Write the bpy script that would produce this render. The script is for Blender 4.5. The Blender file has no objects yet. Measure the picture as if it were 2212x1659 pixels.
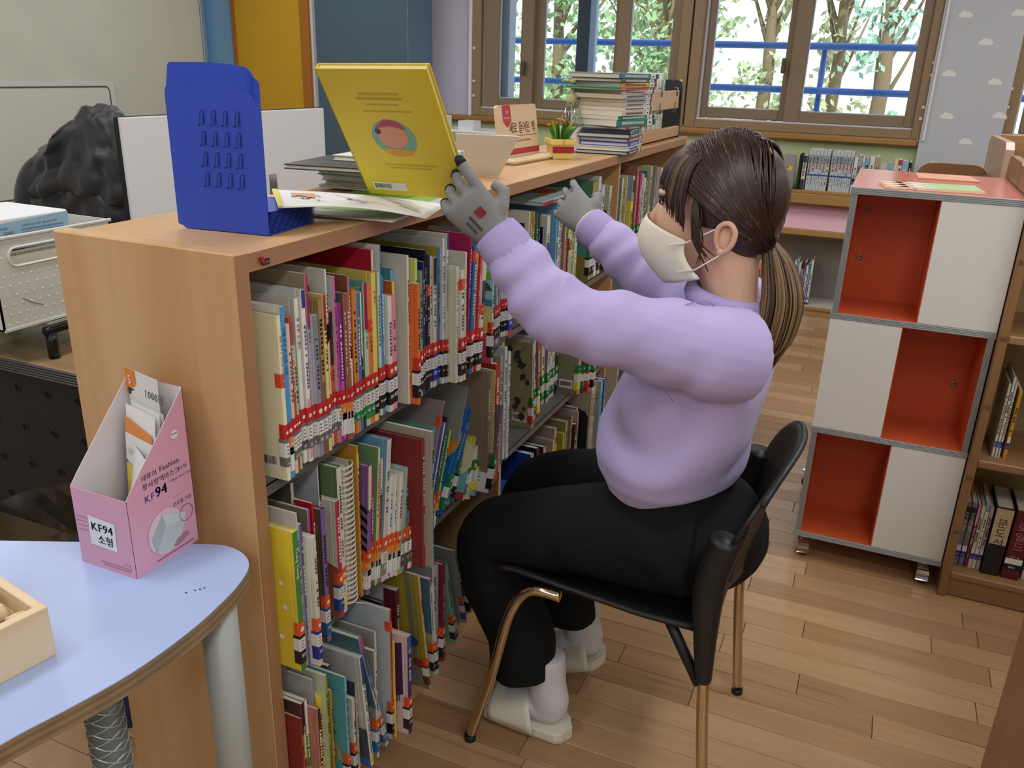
import bpy, bmesh, math, random, json
from math import sin, cos, pi, radians, sqrt
from mathutils import Vector, Matrix, Euler, noise
random.seed(11)
SC = bpy.context.scene
COL = SC.collection

# ---------------------------------------------------------------- camera
cam_d = bpy.data.cameras.new('camera')
cam = bpy.data.objects.new('camera', cam_d)
COL.objects.link(cam)
cam_d.sensor_width = 36.0
cam_d.lens = 29.675
cam_d.clip_start = 0.05
yaw, pit, rol = radians(-22.96122874), radians(20.54663684), radians(1.82995883)
fw = Vector((sin(yaw)*cos(pit), cos(yaw)*cos(pit), -sin(pit)))
rt0 = Vector((cos(yaw), -sin(yaw), 0))
up0 = rt0.cross(fw)
rt = cos(rol)*rt0 + sin(rol)*up0
up = -sin(rol)*rt0 + cos(rol)*up0
M = Matrix((rt, up, -fw)).transposed().to_4x4()
M.translation = Vector((0, 0, 1.4))
cam.matrix_world = M
SC.camera = cam

# ---------------------------------------------------------------- world, sun, ceiling lights, exposure
SC.view_settings.view_transform = 'Standard'
SC.view_settings.look = 'None'
SC.view_settings.gamma = 1.0
SC.view_settings.exposure = 0.0
SC.view_settings.use_curve_mapping = False
w = bpy.data.worlds.new('sky')
SC.world = w
w.use_nodes = True
wn = w.node_tree
bg = wn.nodes['Background']
bg.inputs['Color'].default_value = (0.86, 0.93, 1.0, 1)
bg.inputs['Strength'].default_value = 1.7
sun_d = bpy.data.lights.new('sun', 'SUN')
sun_d.energy = 4.0
sun_d.angle = radians(1.0)
sun_d.color = (1.0, 0.96, 0.88)
sun = bpy.data.objects.new('sun', sun_d)
COL.objects.link(sun)
sun.rotation_euler = (radians(48), 0, radians(18))     # from behind the building, onto the trees
LAMP_W = 15.5
for i, lx in enumerate((-3.6, -1.5, 0.6, 2.7)):
    for j, ly in enumerate((-1.6, 0.35, 2.3, 4.25)):
        ld = bpy.data.lights.new('ceiling_lamp_light', 'AREA')
        ld.shape = 'RECTANGLE'
        ld.size, ld.size_y = 0.3, 1.2
        ld.energy = LAMP_W
        ld.color = (0.98, 0.985, 1.0)
        lo = bpy.data.objects.new('ceiling_lamp_light', ld)
        COL.objects.link(lo)
        lo.location = (lx, ly, 2.605)

# ---------------------------------------------------------------- helpers
def lin(h):
    h = h.lstrip('#')
    o = []
    for k in (0, 2, 4):
        c = int(h[k:k+2], 16)/255.0
        o.append(c/12.92 if c <= 0.04045 else ((c+0.055)/1.055)**2.4)
    return o
_M = {}
def mat(hexc, rough=0.55, metal=0.0, spec=0.4, noise_amt=0.0, nscale=40, bump=0.0, bscale=200, coat=0.0, alpha=1.0, trans=0.0, emit=0.0, sheen=0.0):
    key = (hexc, rough, metal, spec, noise_amt, nscale, bump, bscale, coat, alpha, trans, emit, sheen)
    if key in _M: return _M[key]
    m = bpy.data.materials.new('m_'+hexc)
    m.use_nodes = True
    nt = m.node_tree
    b = nt.nodes['Principled BSDF']
    c = lin(hexc)
    b.inputs['Base Color'].default_value = (*c, 1)
    b.inputs['Roughness'].default_value = rough
    b.inputs['Metallic'].default_value = metal
    b.inputs['Specular IOR Level'].default_value = spec
    b.inputs['Coat Weight'].default_value = coat
    b.inputs['Alpha'].default_value = alpha
    b.inputs['Transmission Weight'].default_value = trans
    if sheen:
        b.inputs['Sheen Weight'].default_value = sheen
    if emit:
        b.inputs['Emission Color'].default_value = (*c, 1)
        b.inputs['Emission Strength'].default_value = emit
    if noise_amt or bump:
        tc = nt.nodes.new('ShaderNodeTexCoord')
    if noise_amt:
        n = nt.nodes.new('ShaderNodeTexNoise')
        n.inputs['Scale'].default_value = nscale
        n.inputs['Detail'].default_value = 3
        nt.links.new(tc.outputs['Object'], n.inputs['Vector'])
        r = nt.nodes.new('ShaderNodeMapRange')
        r.inputs[1].default_value = 0.3; r.inputs[2].default_value = 0.7
        r.inputs[3].default_value = 1-noise_amt; r.inputs[4].default_value = 1+noise_amt
        nt.links.new(n.outputs['Fac'], r.inputs[0])
        mx = nt.nodes.new('ShaderNodeVectorMath'); mx.operation = 'SCALE'
        mx.inputs[0].default_value = c
        nt.links.new(r.outputs[0], mx.inputs['Scale'])
        nt.links.new(mx.outputs[0], b.inputs['Base Color'])
    if bump:
        n2 = nt.nodes.new('ShaderNodeTexNoise')
        n2.inputs['Scale'].default_value = bscale
        n2.inputs['Detail'].default_value = 2
        nt.links.new(tc.outputs['Object'], n2.inputs['Vector'])
        bp = nt.nodes.new('ShaderNodeBump')
        bp.inputs['Strength'].default_value = bump
        bp.inputs['Distance'].default_value = 0.002
        nt.links.new(n2.outputs['Fac'], bp.inputs['Height'])
        nt.links.new(bp.outputs[0], b.inputs['Normal'])
    _M[key] = m
    return m

def wood(name, c1, c2, axis='x', rough=0.4, scale=1.0, spec=0.4, coat=0.0):
    """fine straight grain stretched along one object axis"""
    if name in _M: return _M[name]
    m = bpy.data.materials.new(name)
    m.use_nodes = True
    nt = m.node_tree
    b = nt.nodes['Principled BSDF']
    tc = nt.nodes.new('ShaderNodeTexCoord')
    mp = nt.nodes.new('ShaderNodeMapping')
    s = {'x': (1.2, 28, 28), 'y': (28, 1.2, 28), 'z': (28, 28, 1.2)}[axis]
    mp.inputs['Scale'].default_value = [k*scale for k in s]
    n = nt.nodes.new('ShaderNodeTexNoise')
    n.inputs['Scale'].default_value = 1.0
    n.inputs['Detail'].default_value = 5
    n.inputs['Distortion'].default_value = 0.6
    cr = nt.nodes.new('ShaderNodeValToRGB')
    cr.color_ramp.elements[0].position = 0.3
    cr.color_ramp.elements[1].position = 0.7
    cr.color_ramp.elements[0].color = (*lin(c1), 1)
    cr.color_ramp.elements[1].color = (*lin(c2), 1)
    L = nt.links.new
    L(tc.outputs['Object'], mp.inputs['Vector']); L(mp.outputs[0], n.inputs['Vector'])
    L(n.outputs['Fac'], cr.inputs['Fac']); L(cr.outputs['Color'], b.inputs['Base Color'])
    b.inputs['Roughness'].default_value = rough
    b.inputs['Specular IOR Level'].default_value = spec
    b.inputs['Coat Weight'].default_value = coat
    _M[name] = m
    return m

class MB:
    """collects geometry for one mesh object"""
    def __init__(s):
        s.v = []; s.f = []; s.m = []; s.cur = 0
    def add(s, vs, fs, mi=None):
        o = len(s.v)
        s.v += [tuple(p) for p in vs]
        s.f += [tuple(i+o for i in f) for f in fs]
        s.m += [s.cur if mi is None else mi]*len(fs)
    def box(s, x0, x1, y0, y1, z0, z1, b=0.0, mi=None, T=None):
        if b <= 0:
            vs = [(x, y, z) for x in (x0, x1) for y in (y0, y1) for z in (z0, z1)]
            fs = [(0,1,3,2), (4,6,7,5), (0,4,5,1), (2,3,7,6), (0,2,6,4), (1,5,7,3)]
        else:
            b = min(b, (x1-x0)*.45, (y1-y0)*.45, (z1-z0)*.45)
            vs = []; idx = {}
            for i in (0, 1):
                for j in (0, 1):
                    for k in (0, 1):
                        X = (x0, x1)[i]; Y = (y0, y1)[j]; Z = (z0, z1)[k]
                        bx = b if i == 0 else -b; by = b if j == 0 else -b; bz = b if k == 0 else -b
                        for a, p in enumerate(((X, Y+by, Z+bz), (X+bx, Y, Z+bz), (X+bx, Y+by, Z))):
                            idx[i,j,k,a] = len(vs); vs.append(p)
            fs = []
            def q(*t): fs.append(tuple(idx[u] for u in t))
            for i in (0, 1):
                q((i,0,0,0),(i,0,1,0),(i,1,1,0),(i,1,0,0)) if i == 0 else q((i,0,0,0),(i,1,0,0),(i,1,1,0),(i,0,1,0))
                q((0,i,0,1),(1,i,0,1),(1,i,1,1),(0,i,1,1)) if i == 0 else q((0,i,0,1),(0,i,1,1),(1,i,1,1),(1,i,0,1))
                q((0,0,i,2),(0,1,i,2),(1,1,i,2),(1,0,i,2)) if i == 0 else q((0,0,i,2),(1,0,i,2),(1,1,i,2),(0,1,i,2))
            for a in (0, 1):
                for c in (0, 1):
                    q((a,c,0,0),(a,c,1,0),(a,c,1,1),(a,c,0,1))
                    q((a,0,c,0),(a,1,c,0),(a,1,c,2),(a,0,c,2))
                    q((0,a,c,1),(1,a,c,1),(1,a,c,2),(0,a,c,2))
            for i in (0, 1):
                for j in (0, 1):
                    for k in (0, 1):
                        q((i,j,k,0),(i,j,k,1),(i,j,k,2))
        if T is not None: vs = [T @ Vector(p) for p in vs]
        s.add(vs, fs, mi)
    def prism(s, pts, z0, z1, mi=None, T=None, axis='z'):
        n = len(pts)
        def P(p, z): return {'z': (p[0], p[1], z), 'y': (p[0], z, p[1]), 'x': (z, p[0], p[1])}[axis]
        vs = [P(p, z0) for p in pts]+[P(p, z1) for p in pts]
        fs = [tuple(range(n-1, -1, -1)), tuple(range(n, 2*n))]
        fs += [(i, (i+1) % n, n+(i+1) % n, n+i) for i in range(n)]
        if T is not None: vs = [T @ Vector(p) for p in vs]
        s.add(vs, fs, mi)
    def quad(s, a, b, c, d, mi=None):
        s.add([a, b, c, d], [(0, 1, 2, 3)], mi)
    def poly(s, pts, mi=None):
        s.add(pts, [tuple(range(len(pts)))], mi)
    def lathe(s, prof, n=20, T=None, mi=None, cap=True):
        vs = []; fs = []
        for (r, z) in prof:
            for k in range(n):
                a = 2*pi*k/n; vs.append((r*cos(a), r*sin(a), z))
        for i in range(len(prof)-1):
            for k in range(n):
                k2 = (k+1) % n
                fs.append((i*n+k, i*n+k2, (i+1)*n+k2, (i+1)*n+k))
        if cap:
            fs.append(tuple(range(n-1, -1, -1))); fs.append(tuple((len(prof)-1)*n+k for k in range(n)))
        if T is not None: vs = [T @ Vector(p) for p in vs]
        s.add(vs, fs, mi)
    def tube(s, path, r, n=8, mi=None, closed=False, cap=True, squash=1.0):
        path = [Vector(p) for p in path]; N = len(path)
        rr = r if isinstance(r, (list, tuple)) else [r]*N
        t0 = (path[1]-path[0]).normalized()
        ref = Vector((0, 0, 1)) if abs(t0.z) < .9 else Vector((1, 0, 0))
        u = (ref-ref.dot(t0)*t0).normalized()
        vs = []
        for i in range(N):
            if closed: t = (path[(i+1) % N]-path[i-1]).normalized()
            else: t = (path[min(i+1, N-1)]-path[max(i-1, 0)]).normalized()
            u = (u-u.dot(t)*t)
            if u.length < 1e-6: u = t.orthogonal()
            u.normalize(); v = t.cross(u)
            for k in range(n):
                a = 2*pi*k/n
                vs.append(path[i]+(u*cos(a)*squash+v*sin(a))*rr[i])
        fs = []
        for i in range(N if closed else N-1):
            j = (i+1) % N
            for k in range(n):
                k2 = (k+1) % n
                fs.append((i*n+k, i*n+k2, j*n+k2, j*n+k))
        if cap and not closed:
            fs.append(tuple(range(n-1, -1, -1))); fs.append(tuple((N-1)*n+k for k in range(n)))
        s.add(vs, fs, mi)
    def ball(s, c, r, nu=12, nv=8, mi=None, sc=(1, 1, 1)):
        prof = [(max(r*sin(pi*i/nv), 1e-5), -r*cos(pi*i/nv)) for i in range(nv+1)]
        T = Matrix.Translation(c) @ Matrix.Diagonal((*sc, 1))
        s.lathe(prof, nu, T, mi, cap=False)
    def text(s, txt, size, T, mi=None, stack=False, align='l', track=0.0):
        glyph_run(s, txt, size, T, mi, stack, align, track)
    def build(s, name, mats, parent=None, smooth=False, loc=None):
        me = bpy.data.meshes.new(name)
        me.from_pydata(s.v, [], s.f)
        if not isinstance(mats, (list, tuple)): mats = [mats]
        for m in mats: me.materials.append(m)
        if len(mats) > 1: me.polygons.foreach_set('material_index', [min(i, len(mats)-1) for i in s.m])
        if smooth: me.polygons.foreach_set('use_smooth', [True]*len(me.polygons))
        me.update()
        o = bpy.data.objects.new(name, me)
        COL.objects.link(o)
        if parent is not None: o.parent = parent
        if loc is not None: o.location = loc
        return o

# glyphs: each character turned into a flat mesh once
_fc = bpy.data.curves.new('glyphs', 'FONT'); _fc.resolution_u = 2
_fo = bpy.data.objects.new('glyphs', _fc)
_G = {}
def glyph(ch):
    if ch in _G: return _G[ch]
    if ch == ' ':
        _G[ch] = ([], [], .3); return _G[ch]
    if _fo.name not in COL.objects: COL.objects.link(_fo)
    _fc.body = ch
    dg = bpy.context.evaluated_depsgraph_get(); dg.update()
    me = bpy.data.meshes.new_from_object(_fo.evaluated_get(dg))
    vs = [(v.co.x, v.co.y) for v in me.vertices]; fs = [tuple(p.vertices) for p in me.polygons]
    bpy.data.meshes.remove(me)
    x1 = max([p[0] for p in vs] or [.3])
    _G[ch] = (vs, fs, x1); return _G[ch]
def glyph_run(mb, txt, size, T, mi, stack, align, track):
    x = 0; y = 0; out = []
    for ch in txt:
        vs, fs, wd = glyph(ch)
        if stack:
            out.append((vs, fs, -wd/2, y)); y -= (1.02 if ch != ' ' else .45)
        else:
            out.append((vs, fs, x, 0)); x += wd+.07+track
    off = -x/2 if align == 'c' and not stack else 0
    for vs, fs, ox, oy in out:
        if vs: mb.add([T @ Vector(((p[0]+ox+off)*size, (p[1]+oy)*size, 0)) for p in vs], fs, mi)

def frame(o, xa, ya):
    """matrix whose local x,y run along xa,ya with origin o"""
    xa = Vector(xa).normalized(); ya = Vector(ya); ya = (ya-ya.dot(xa)*xa).normalized(); za = xa.cross(ya)
    m = Matrix((xa, ya, za)).transposed().to_4x4(); m.translation = Vector(o); return m

def tag(o, label=None, cat=None, group=None, kind=None):
    if label: o['label'] = label
    if cat: o['category'] = cat
    if group: o['group'] = group
    if kind: o['kind'] = kind
    return o
def empty(name, loc, label=None, cat=None, group=None, rz=0):
    o = bpy.data.objects.new(name, None); COL.objects.link(o)
    o.empty_display_size = .05
    o.location = loc; o.rotation_euler = (0, 0, rz)
    return tag(o, label, cat, group)
def copy_tree(o, parent=None):
    c = o.copy(); COL.objects.link(c)
    if parent is not None: c.parent = parent
    for ch in list(o.children): copy_tree(ch, c)
    return c
def rr_pts(w, h, r, n=4, x0=0, y0=0):
    """rounded rectangle outline, counter-clockwise"""
    out = []
    for (cx, cy, a0) in ((w-r, r, -pi/2), (w-r, h-r, 0), (r, h-r, pi/2), (r, r, pi)):
        for k in range(n+1):
            a = a0+pi/2*k/n; out.append((x0+cx+r*cos(a), y0+cy+r*sin(a)))
    return out
def circ(cx, cy, r, n=14, sx=1, sy=1):
    return [(cx+r*sx*cos(2*pi*k/n), cy+r*sy*sin(2*pi*k/n)) for k in range(n)]
WHITE = mat('e8e6e0', .6); BLACK = mat('17181a', .5)
# ================================================================ SETTING
XL, XR, YB, YF, ZC = -4.8, 3.6, 5.85, -3.0, 2.65
def struct(mb, name, m, parent=None, smooth=False):
    o = mb.build(name, m, parent, smooth)
    if parent is None: o['kind'] = 'structure'
    return o

# ---- floor: slab plus real strips
def plank_mat():
    m = bpy.data.materials.new('floor_strip'); m.use_nodes = True
    nt = m.node_tree; b = nt.nodes['Principled BSDF']; L = nt.links.new
    at = nt.nodes.new('ShaderNodeAttribute'); at.attribute_name = 'tone'
    tc = nt.nodes.new('ShaderNodeTexCoord'); mp = nt.nodes.new('ShaderNodeMapping')
    mp.inputs['Scale'].default_value = (3.0, 46, 1)
    ad = nt.nodes.new('ShaderNodeVectorMath'); ad.operation = 'ADD'
    sc = nt.nodes.new('ShaderNodeVectorMath'); sc.operation = 'SCALE'
    sc.inputs['Scale'].default_value = 13.0
    L(at.outputs['Color'], sc.inputs[0]); L(tc.outputs['Object'], ad.inputs[0]); L(sc.outputs[0], ad.inputs[1]); L(ad.outputs[0], mp.inputs['Vector'])
    n = nt.nodes.new('ShaderNodeTexNoise'); n.inputs['Scale'].default_value = 1; n.inputs['Detail'].default_value = 6; n.inputs['Distortion'].default_value = .7
    L(mp.outputs[0], n.inputs['Vector'])
    cr = nt.nodes.new('ShaderNodeValToRGB'); e = cr.color_ramp.elements
    e[0].position = .0; e[0].color = (*lin('8f6c4a'), 1); e[1].position = 1; e[1].color = (*lin('c2a17a'), 1)
    k = cr.color_ramp.elements.new(.5); k.color = (*lin('ad8a64'), 1)
    mx = nt.nodes.new('ShaderNodeMath'); mx.operation = 'MULTIPLY_ADD'; mx.inputs[1].default_value = .55
    sp = nt.nodes.new('ShaderNodeSeparateColor'); L(at.outputs['Color'], sp.inputs[0])
    ma = nt.nodes.new('ShaderNodeMath'); ma.operation = 'MULTIPLY'; ma.inputs[1].default_value = .62
    L(sp.outputs[0], ma.inputs[0]); L(n.outputs['Fac'], mx.inputs[0]); L(ma.outputs[0], mx.inputs[2])
    sb = nt.nodes.new('ShaderNodeMath'); sb.operation = 'SUBTRACT'; sb.inputs[1].default_value = .1
    L(mx.outputs[0], sb.inputs[0]); L(sb.outputs[0], cr.inputs['Fac'])
    # dark knots
    n2 = nt.nodes.new('ShaderNodeTexNoise'); n2.inputs['Scale'].default_value = .45; n2.inputs['Detail'].default_value = 2
    L(mp.outputs[0], n2.inputs['Vector'])
    r2 = nt.nodes.new('ShaderNodeMapRange'); r2.inputs[1].default_value = .66; r2.inputs[2].default_value = .8; r2.inputs[3].default_value = 0; r2.inputs[4].default_value = .55
    L(n2.outputs['Fac'], r2.inputs[0])
    m2 = nt.nodes.new('ShaderNodeMix'); m2.data_type = 'RGBA'
    m2.inputs[7].default_value = (*lin('5d4430'), 1)
    L(r2.outputs[0], m2.inputs[0]); L(cr.outputs[0], m2.inputs[6]); L(m2.outputs[2], b.inputs['Base Color'])
    b.inputs['Roughness'].default_value = .27; b.inputs['Specular IOR Level'].default_value = .5
    return m
PLANK = plank_mat()
fl = MB(); fl.box(XL, XR, YF, YB, -.12, -.004)
floor = struct(fl, 'floor', mat('3a2a1c', .7))
def strip(mb_or_none, x0, x1, y0, y1):
    g = .0007; c = .0012; z = 0.0
    vs = [(x0+g, y0+g, -.012), (x1-g, y0+g, -.012), (x1-g, y1-g, -.012), (x0+g, y1-g, -.012),
          (x0+g, y0+g, z-c), (x1-g, y0+g, z-c), (x1-g, y1-g, z-c), (x0+g, y1-g, z-c),
          (x0+g+c, y0+g+c, z), (x1-g-c, y0+g+c, z), (x1-g-c, y1-g-c, z), (x0+g+c, y1-g-c, z)]
    fs = [(8, 9, 10, 11)]
    for k in range(4):
        j = (k+1) % 4; fs += [(k, j, 4+j, 4+k), (4+k, 4+j, 8+j, 8+k)]
    return vs, fs
rng = random.Random(5)
far_v, far_f, far_t = [], [], []
row = 0; y = YF+.02
W = .0785
near = 0
while y < YB-.001:
    y1 = min(y+W, YB)
    x = XL+rng.uniform(-.5, 0)
    while x < XR:
        ln = rng.choice((.3, .45, .6, .6, .75, .9)); x1 = x+ln
        a, b_ = max(x, XL), min(x1, XR)
        if b_-a > .02:
            vs, fs = strip(None, a, b_, y, y1)
            t = rng.random(); t2 = rng.random()
            vis = (-1.35 < (a+b_)/2 < .6 and .75 < y < 3.0 and b_ > -1.2) or (-.6 < (a+b_)/2 < .2 and 3.0 <= y < 3.9)
            if vis and near < 300:
                near += 1
                me = bpy.data.meshes.new('floor_plank'); me.from_pydata(vs, [], fs); me.materials.append(PLANK)
                ca = me.color_attributes.new('tone', 'FLOAT_COLOR', 'POINT')
                ca.data.foreach_set('color', [t, t2, t, 1]*len(vs))
                o = bpy.data.objects.new('floor_plank', me); COL.objects.link(o); o.parent = floor
            else:
                k = len(far_v); far_v += vs; far_f += [tuple(i+k for i in f) for f in fs]; far_t += [t, t2, t, 1]*len(vs)
        x = x1
    y = y1; row += 1
me = bpy.data.meshes.new('distant_planks'); me.from_pydata(far_v, [], far_f); me.materials.append(PLANK)
ca = me.color_attributes.new('tone', 'FLOAT_COLOR', 'POINT'); ca.data.foreach_set('color', far_t)
o = bpy.data.objects.new('distant_planks', me); COL.objects.link(o); o.parent = floor; o['kind'] = 'stuff'

# ---- ceiling and walls
c = MB(); c.box(XL-.2, XR+.2, YF-.2, YB+.6, ZC, ZC+.2); struct(c, 'ceiling', mat('ecebe6', .8))
for i, lx in enumerate((-3.6, -1.5, 0.6, 2.7)):
    for j, ly in enumerate((-1.6, 0.35, 2.3, 4.25)):
        e = empty('ceiling_lamp', (lx, ly, ZC), 'long white ceiling lamp panel above the library floor', 'ceiling lamp', 'ceiling lamps')
        a = MB(); a.box(-.17, .17, -.62, .62, -.03, 0, .004); a.build('lamp_housing', mat('f0f0ee', .5), e)
WALLG = mat('b9bab8', .75, noise_amt=.02, nscale=60)
GREEN = mat('b2bd90', .7)
# window wall: green below the sill, pale grey above and on the column
wb = MB()
wb.cur = 0; wb.box(-3.22, .145, YB, YB+.25, 0, 1.02)
wb.cur = 1; wb.box(-3.22, -2.86, YB, YB+.25, 1.02, ZC); wb.box(-2.86, .16, YB, YB+.25, 2.35, ZC)
wb.cur = 2; wb.box(.575, XR, YB, YB+.25, 0, 1.02); wb.cur = 1; wb.box(.16, XR, YB, YB+.25, 2.35, ZC); wb.box(2.1, XR, YB, YB+.25, 1.02, 2.35)
struct(wb, 'wall_back', [GREEN, mat('b7b3c2', .7), GREEN])
# column with cloud wallpaper
cl = MB(); cl.box(.145, .57, YB-.06, YB+.25, 0, ZC)
colm = struct(cl, 'wall_column', mat('b6bac0', .7))
cm = mat('dadad6', .7)
ci = 0
for cx, cz in ((.26, 1.755), (.39, 1.612), (.235, 1.44), (.478, 1.402), (.268, 1.207), (.54, 1.222), (.394, 1.069), (.522, 1.764), (.25, .93), (.45, .88), (.36, 1.95), (.2, 2.1), (.48, 2.12)):
    m_ = MB()
    lobes = [(-.024, -.002, .012), (-.008, .006, .017), (.012, .004, .015), (.026, -.002, .011)]
    for lx, lz, r in lobes: m_.poly([(cx+lx+px_, YB-.0605-.0003*abs(lx), cz+lz+pz_) for px_, pz_ in circ(0, 0, r, 12)])
    m_.poly([(cx-.03, YB-.0608, cz-.013), (cx+.032, YB-.0608, cz-.013), (cx+.03, YB-.0608, cz+.002), (cx-.03, YB-.0608, cz+.002)])
    oo = m_.build('cloud_print', cm, colm)
# left wall with pillar and door recess
wl = MB(); wl.box(XL-.2, XL, YF, 5.3, 0, ZC)
struct(wl, 'wall_left', mat('7f9fb8', .7))
pl = MB(); pl.box(XL-.2, -4.68, 5.3, 5.75, 0, ZC)
struct(pl, 'wall_pillar', mat('6f9cc8', .7))
dw = MB(); dw.box(-4.68, -3.2, 5.5, 6.1, 0, ZC)
struct(dw, 'wall_door_side', mat('4d6270', .7))
rt_ = MB(); rt_.box(-3.2, -3.196, 5.5, YB, 0, ZC); struct(rt_, 'trim_4', mat('6d88a2', .7))  # return face of the door wall, light on it painted as paler blue
# yellow door with orange wood frame
d = MB(); d.box(-4.66, -4.06, 5.46, 5.50, 0, 2.1, .003)
door = struct(d, 'door_1', mat('c89a22', .5))
d = MB(); d.box(-4.06, -3.985, 5.44, 5.50, 0, 2.16, .004); d.box(-4.675, -4.66, 5.44, 5.50, 0, 2.16); d.box(-4.66, -4.06, 5.44, 5.5, 2.1, 2.16, .003)
d.build('door_frame', mat('a4671f', .45), door)
d = MB(); d.box(-3.985, -3.965, 5.47, 5.5, 0, 2.16); d.build('door_edge_trim', mat('c9ccd0', .5), door)
d = MB(); d.tube([(-4.14, 5.46, 1.0), (-4.14, 5.40, 1.0), (-4.24, 5.40, 1.0)], .011, 8); d.build('door_handle', mat('b8b8b4', .25, 1), door, True)
# walls out of view that close the room
wr = MB(); wr.box(XR, XR+.2, YF, YB+.2, 0, ZC); struct(wr, 'wall_right', mat('c9cbc4', .8))
wf = MB(); wf.box(XL-.2, XR+.2, YF-.2, YF, 0, ZC); struct(wf, 'wall_front', mat('c9cbc8', .8))

# ---- windows
FR = mat('8d7658', .45, noise_amt=.05, nscale=30)
FR2 = mat('83705a', .45)
ALU = mat('c9ccd6', .4)
def glass_mat():
    m = bpy.data.materials.new('window_glass'); m.use_nodes = True; nt = m.node_tree
    nt.nodes.remove(nt.nodes['Principled BSDF'])
    t = nt.nodes.new('ShaderNodeBsdfTransparent'); g = nt.nodes.new('ShaderNodeBsdfGlossy'); g.inputs['Roughness'].default_value = .02
    f = nt.nodes.new('ShaderNodeFresnel'); f.inputs['IOR'].default_value = 1.45
    t.inputs['Color'].default_value = (.95, .97, .97, 1)
    x = nt.nodes.new('ShaderNodeMixShader')
    nt.links.new(f.outputs[0], x.inputs[0]); nt.links.new(t.outputs[0], x.inputs[1]); nt.links.new(g.outputs[0], x.inputs[2])
    nt.links.new(x.outputs[0], nt.nodes['Material Output'].inputs['Surface'])
    return m
GLASS = glass_mat()
def ring(mb, x0, x1, z0, z1, y0, y1, wl_, wr_, wb_, wt_):
    mb.box(x0, x0+wl_, y0, y1, z0, z1, .004); mb.box(x1-wr_, x1, y0, y1, z0, z1, .004)
    mb.box(x0+wl_, x1-wr_, y0, y1, z0, z0+wb_, .004); mb.box(x0+wl_, x1-wr_, y0, y1, z1-wt_, z1, .004)
def window(n, x0, x1, xs, parts):
    Z0, Z1 = 1.065, 2.35
    a = MB(); ring(a, x0, x1, Z0, Z1, YB-.03, YB+.2, .07, .07, .055, .07)
    o = struct(a, 'window_%d' % n, FR)
    a = MB(); a.box(x0+.07, x0+.085, YB+.02, YB+.045, Z0+.055, Z1-.07); a.box(x0+.07, x1-.07, YB-.012, YB+.02, Z0+.055, Z0+.063); a.box(x1-.085, x1-.07, YB+.02, YB+.045, Z0+.055, Z1-.07)
    a.build('track', ALU, o)
    for (s0, s1, l, r, yy) in parts:
        a = MB(); ring(a, s0, s1, Z0+.063, Z1-.08, yy, yy+.04, l, r, .065, .07)
        sa = a.build('sash', FR2, o)
        g = MB(); g.box(s0+l, s1-r, yy+.017, yy+.023, Z0+.128, Z1-.15); g.build('pane', GLASS, sa)
        g = MB(); g.box(s0+l-.002, s0+l+.006, yy+.012, yy+.028, Z0+.128, Z1-.15); g.box(s0+l, s1-r, yy+.012, yy+.028, Z0+.126, Z0+.133); g.build('gasket', mat('b9c4d8', .5), sa)
    return o
w1 = window(1, -2.86, -1.30, None, [(-2.77, -2.40, .11, .095, YB+.0), (-2.44, -1.745, .10, .085, YB+.05), (-1.80, -1.37, .09, .06, YB+.0)])
w2 = window(2, -1.29, .165, None, [(-1.24, -.64, .075, .065, YB+.05), (-.665, .125, .095, .085, YB+.0)])
w3 = window(3, .555, 2.1, None, [(.66, 1.35, .09, .07, YB), (1.3, 2.03, .09, .07, YB+.05)])
# the outer window's dark mullion and pale edge
a = MB(); a.box(-2.12, -2.03, YB+.10, YB+.15, 1.13, 2.28, .004); a.build('outer_mullion', mat('3d4650', .5), w1)
a = MB(); a.box(-2.03, -1.985, YB+.10, YB+.15, 1.13, 2.28, .004); a.build('outer_sash_edge', mat('9fb4d8', .5), w1)
a = MB(); a.box(-2.78, -2.62, YB+.08, YB+.2, 1.13, 2.28, .004); a.build('outer_sash_edge', mat('9aa4b8', .5), w1)
# latches and fixing screws
for (o_, x, z) in ((w2, -.70, 1.46), (w1, -2.46, 1.40)):
    a = MB(); a.box(x-.012, x+.012, YB-.05, YB, z-.045, z+.045, .005); a.box(x-.008, x+.008, YB-.065, YB-.045, z+.01, z+.03, .003); a.box(x-.008, x+.008, YB-.065, YB-.045, z-.03, z-.01, .003)
    a.build('latch', mat('6a5d4c', .35, .4), o_)
for (o_, x, z) in ((w1, -1.335, 1.35), (w1, -1.335, 1.26), (w1, -2.84, 1.30), (w1, -2.84, 1.52), (w1, -2.84, 1.2), (w2, .145, 1.50), (w2, .145, 1.43), (w2, .135, 1.25), (w2, .13, 1.185), (w3, .572, 1.37), (w3, .572, 1.27), (w3, .572, 1.21)):
    a = MB(); a.lathe([(.011, 0), (.011, .004), (.006, .006), (.0001, .006)], 10, frame((x, YB-.031, z), (1, 0, 0), (0, 0, 1)))
    a.build('screw_cap', mat('d8d2c4', .4), o_, True)
# white caulk edges and the wooden sill trims
a = MB(); a.box(-2.885, -2.858, YB-.035, YB, 1.06, 2.4, .003); a.box(.157, .172, YB-.075, YB, 1.06, 2.4, .003); struct(a, 'trim_3', mat('d6d4d8', .6))
SILL = wood('sill_wood', '8a6338', 'a37a48', 'x', .45)
for i, (x0, x1) in enumerate(((-3.22, .145), (.575, 2.2))):
    a = MB(); a.box(x0, x1, YB-.05, YB+.02, 1.02, 1.065, .012); struct(a, 'trim_%d' % (i+1), SILL)

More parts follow.
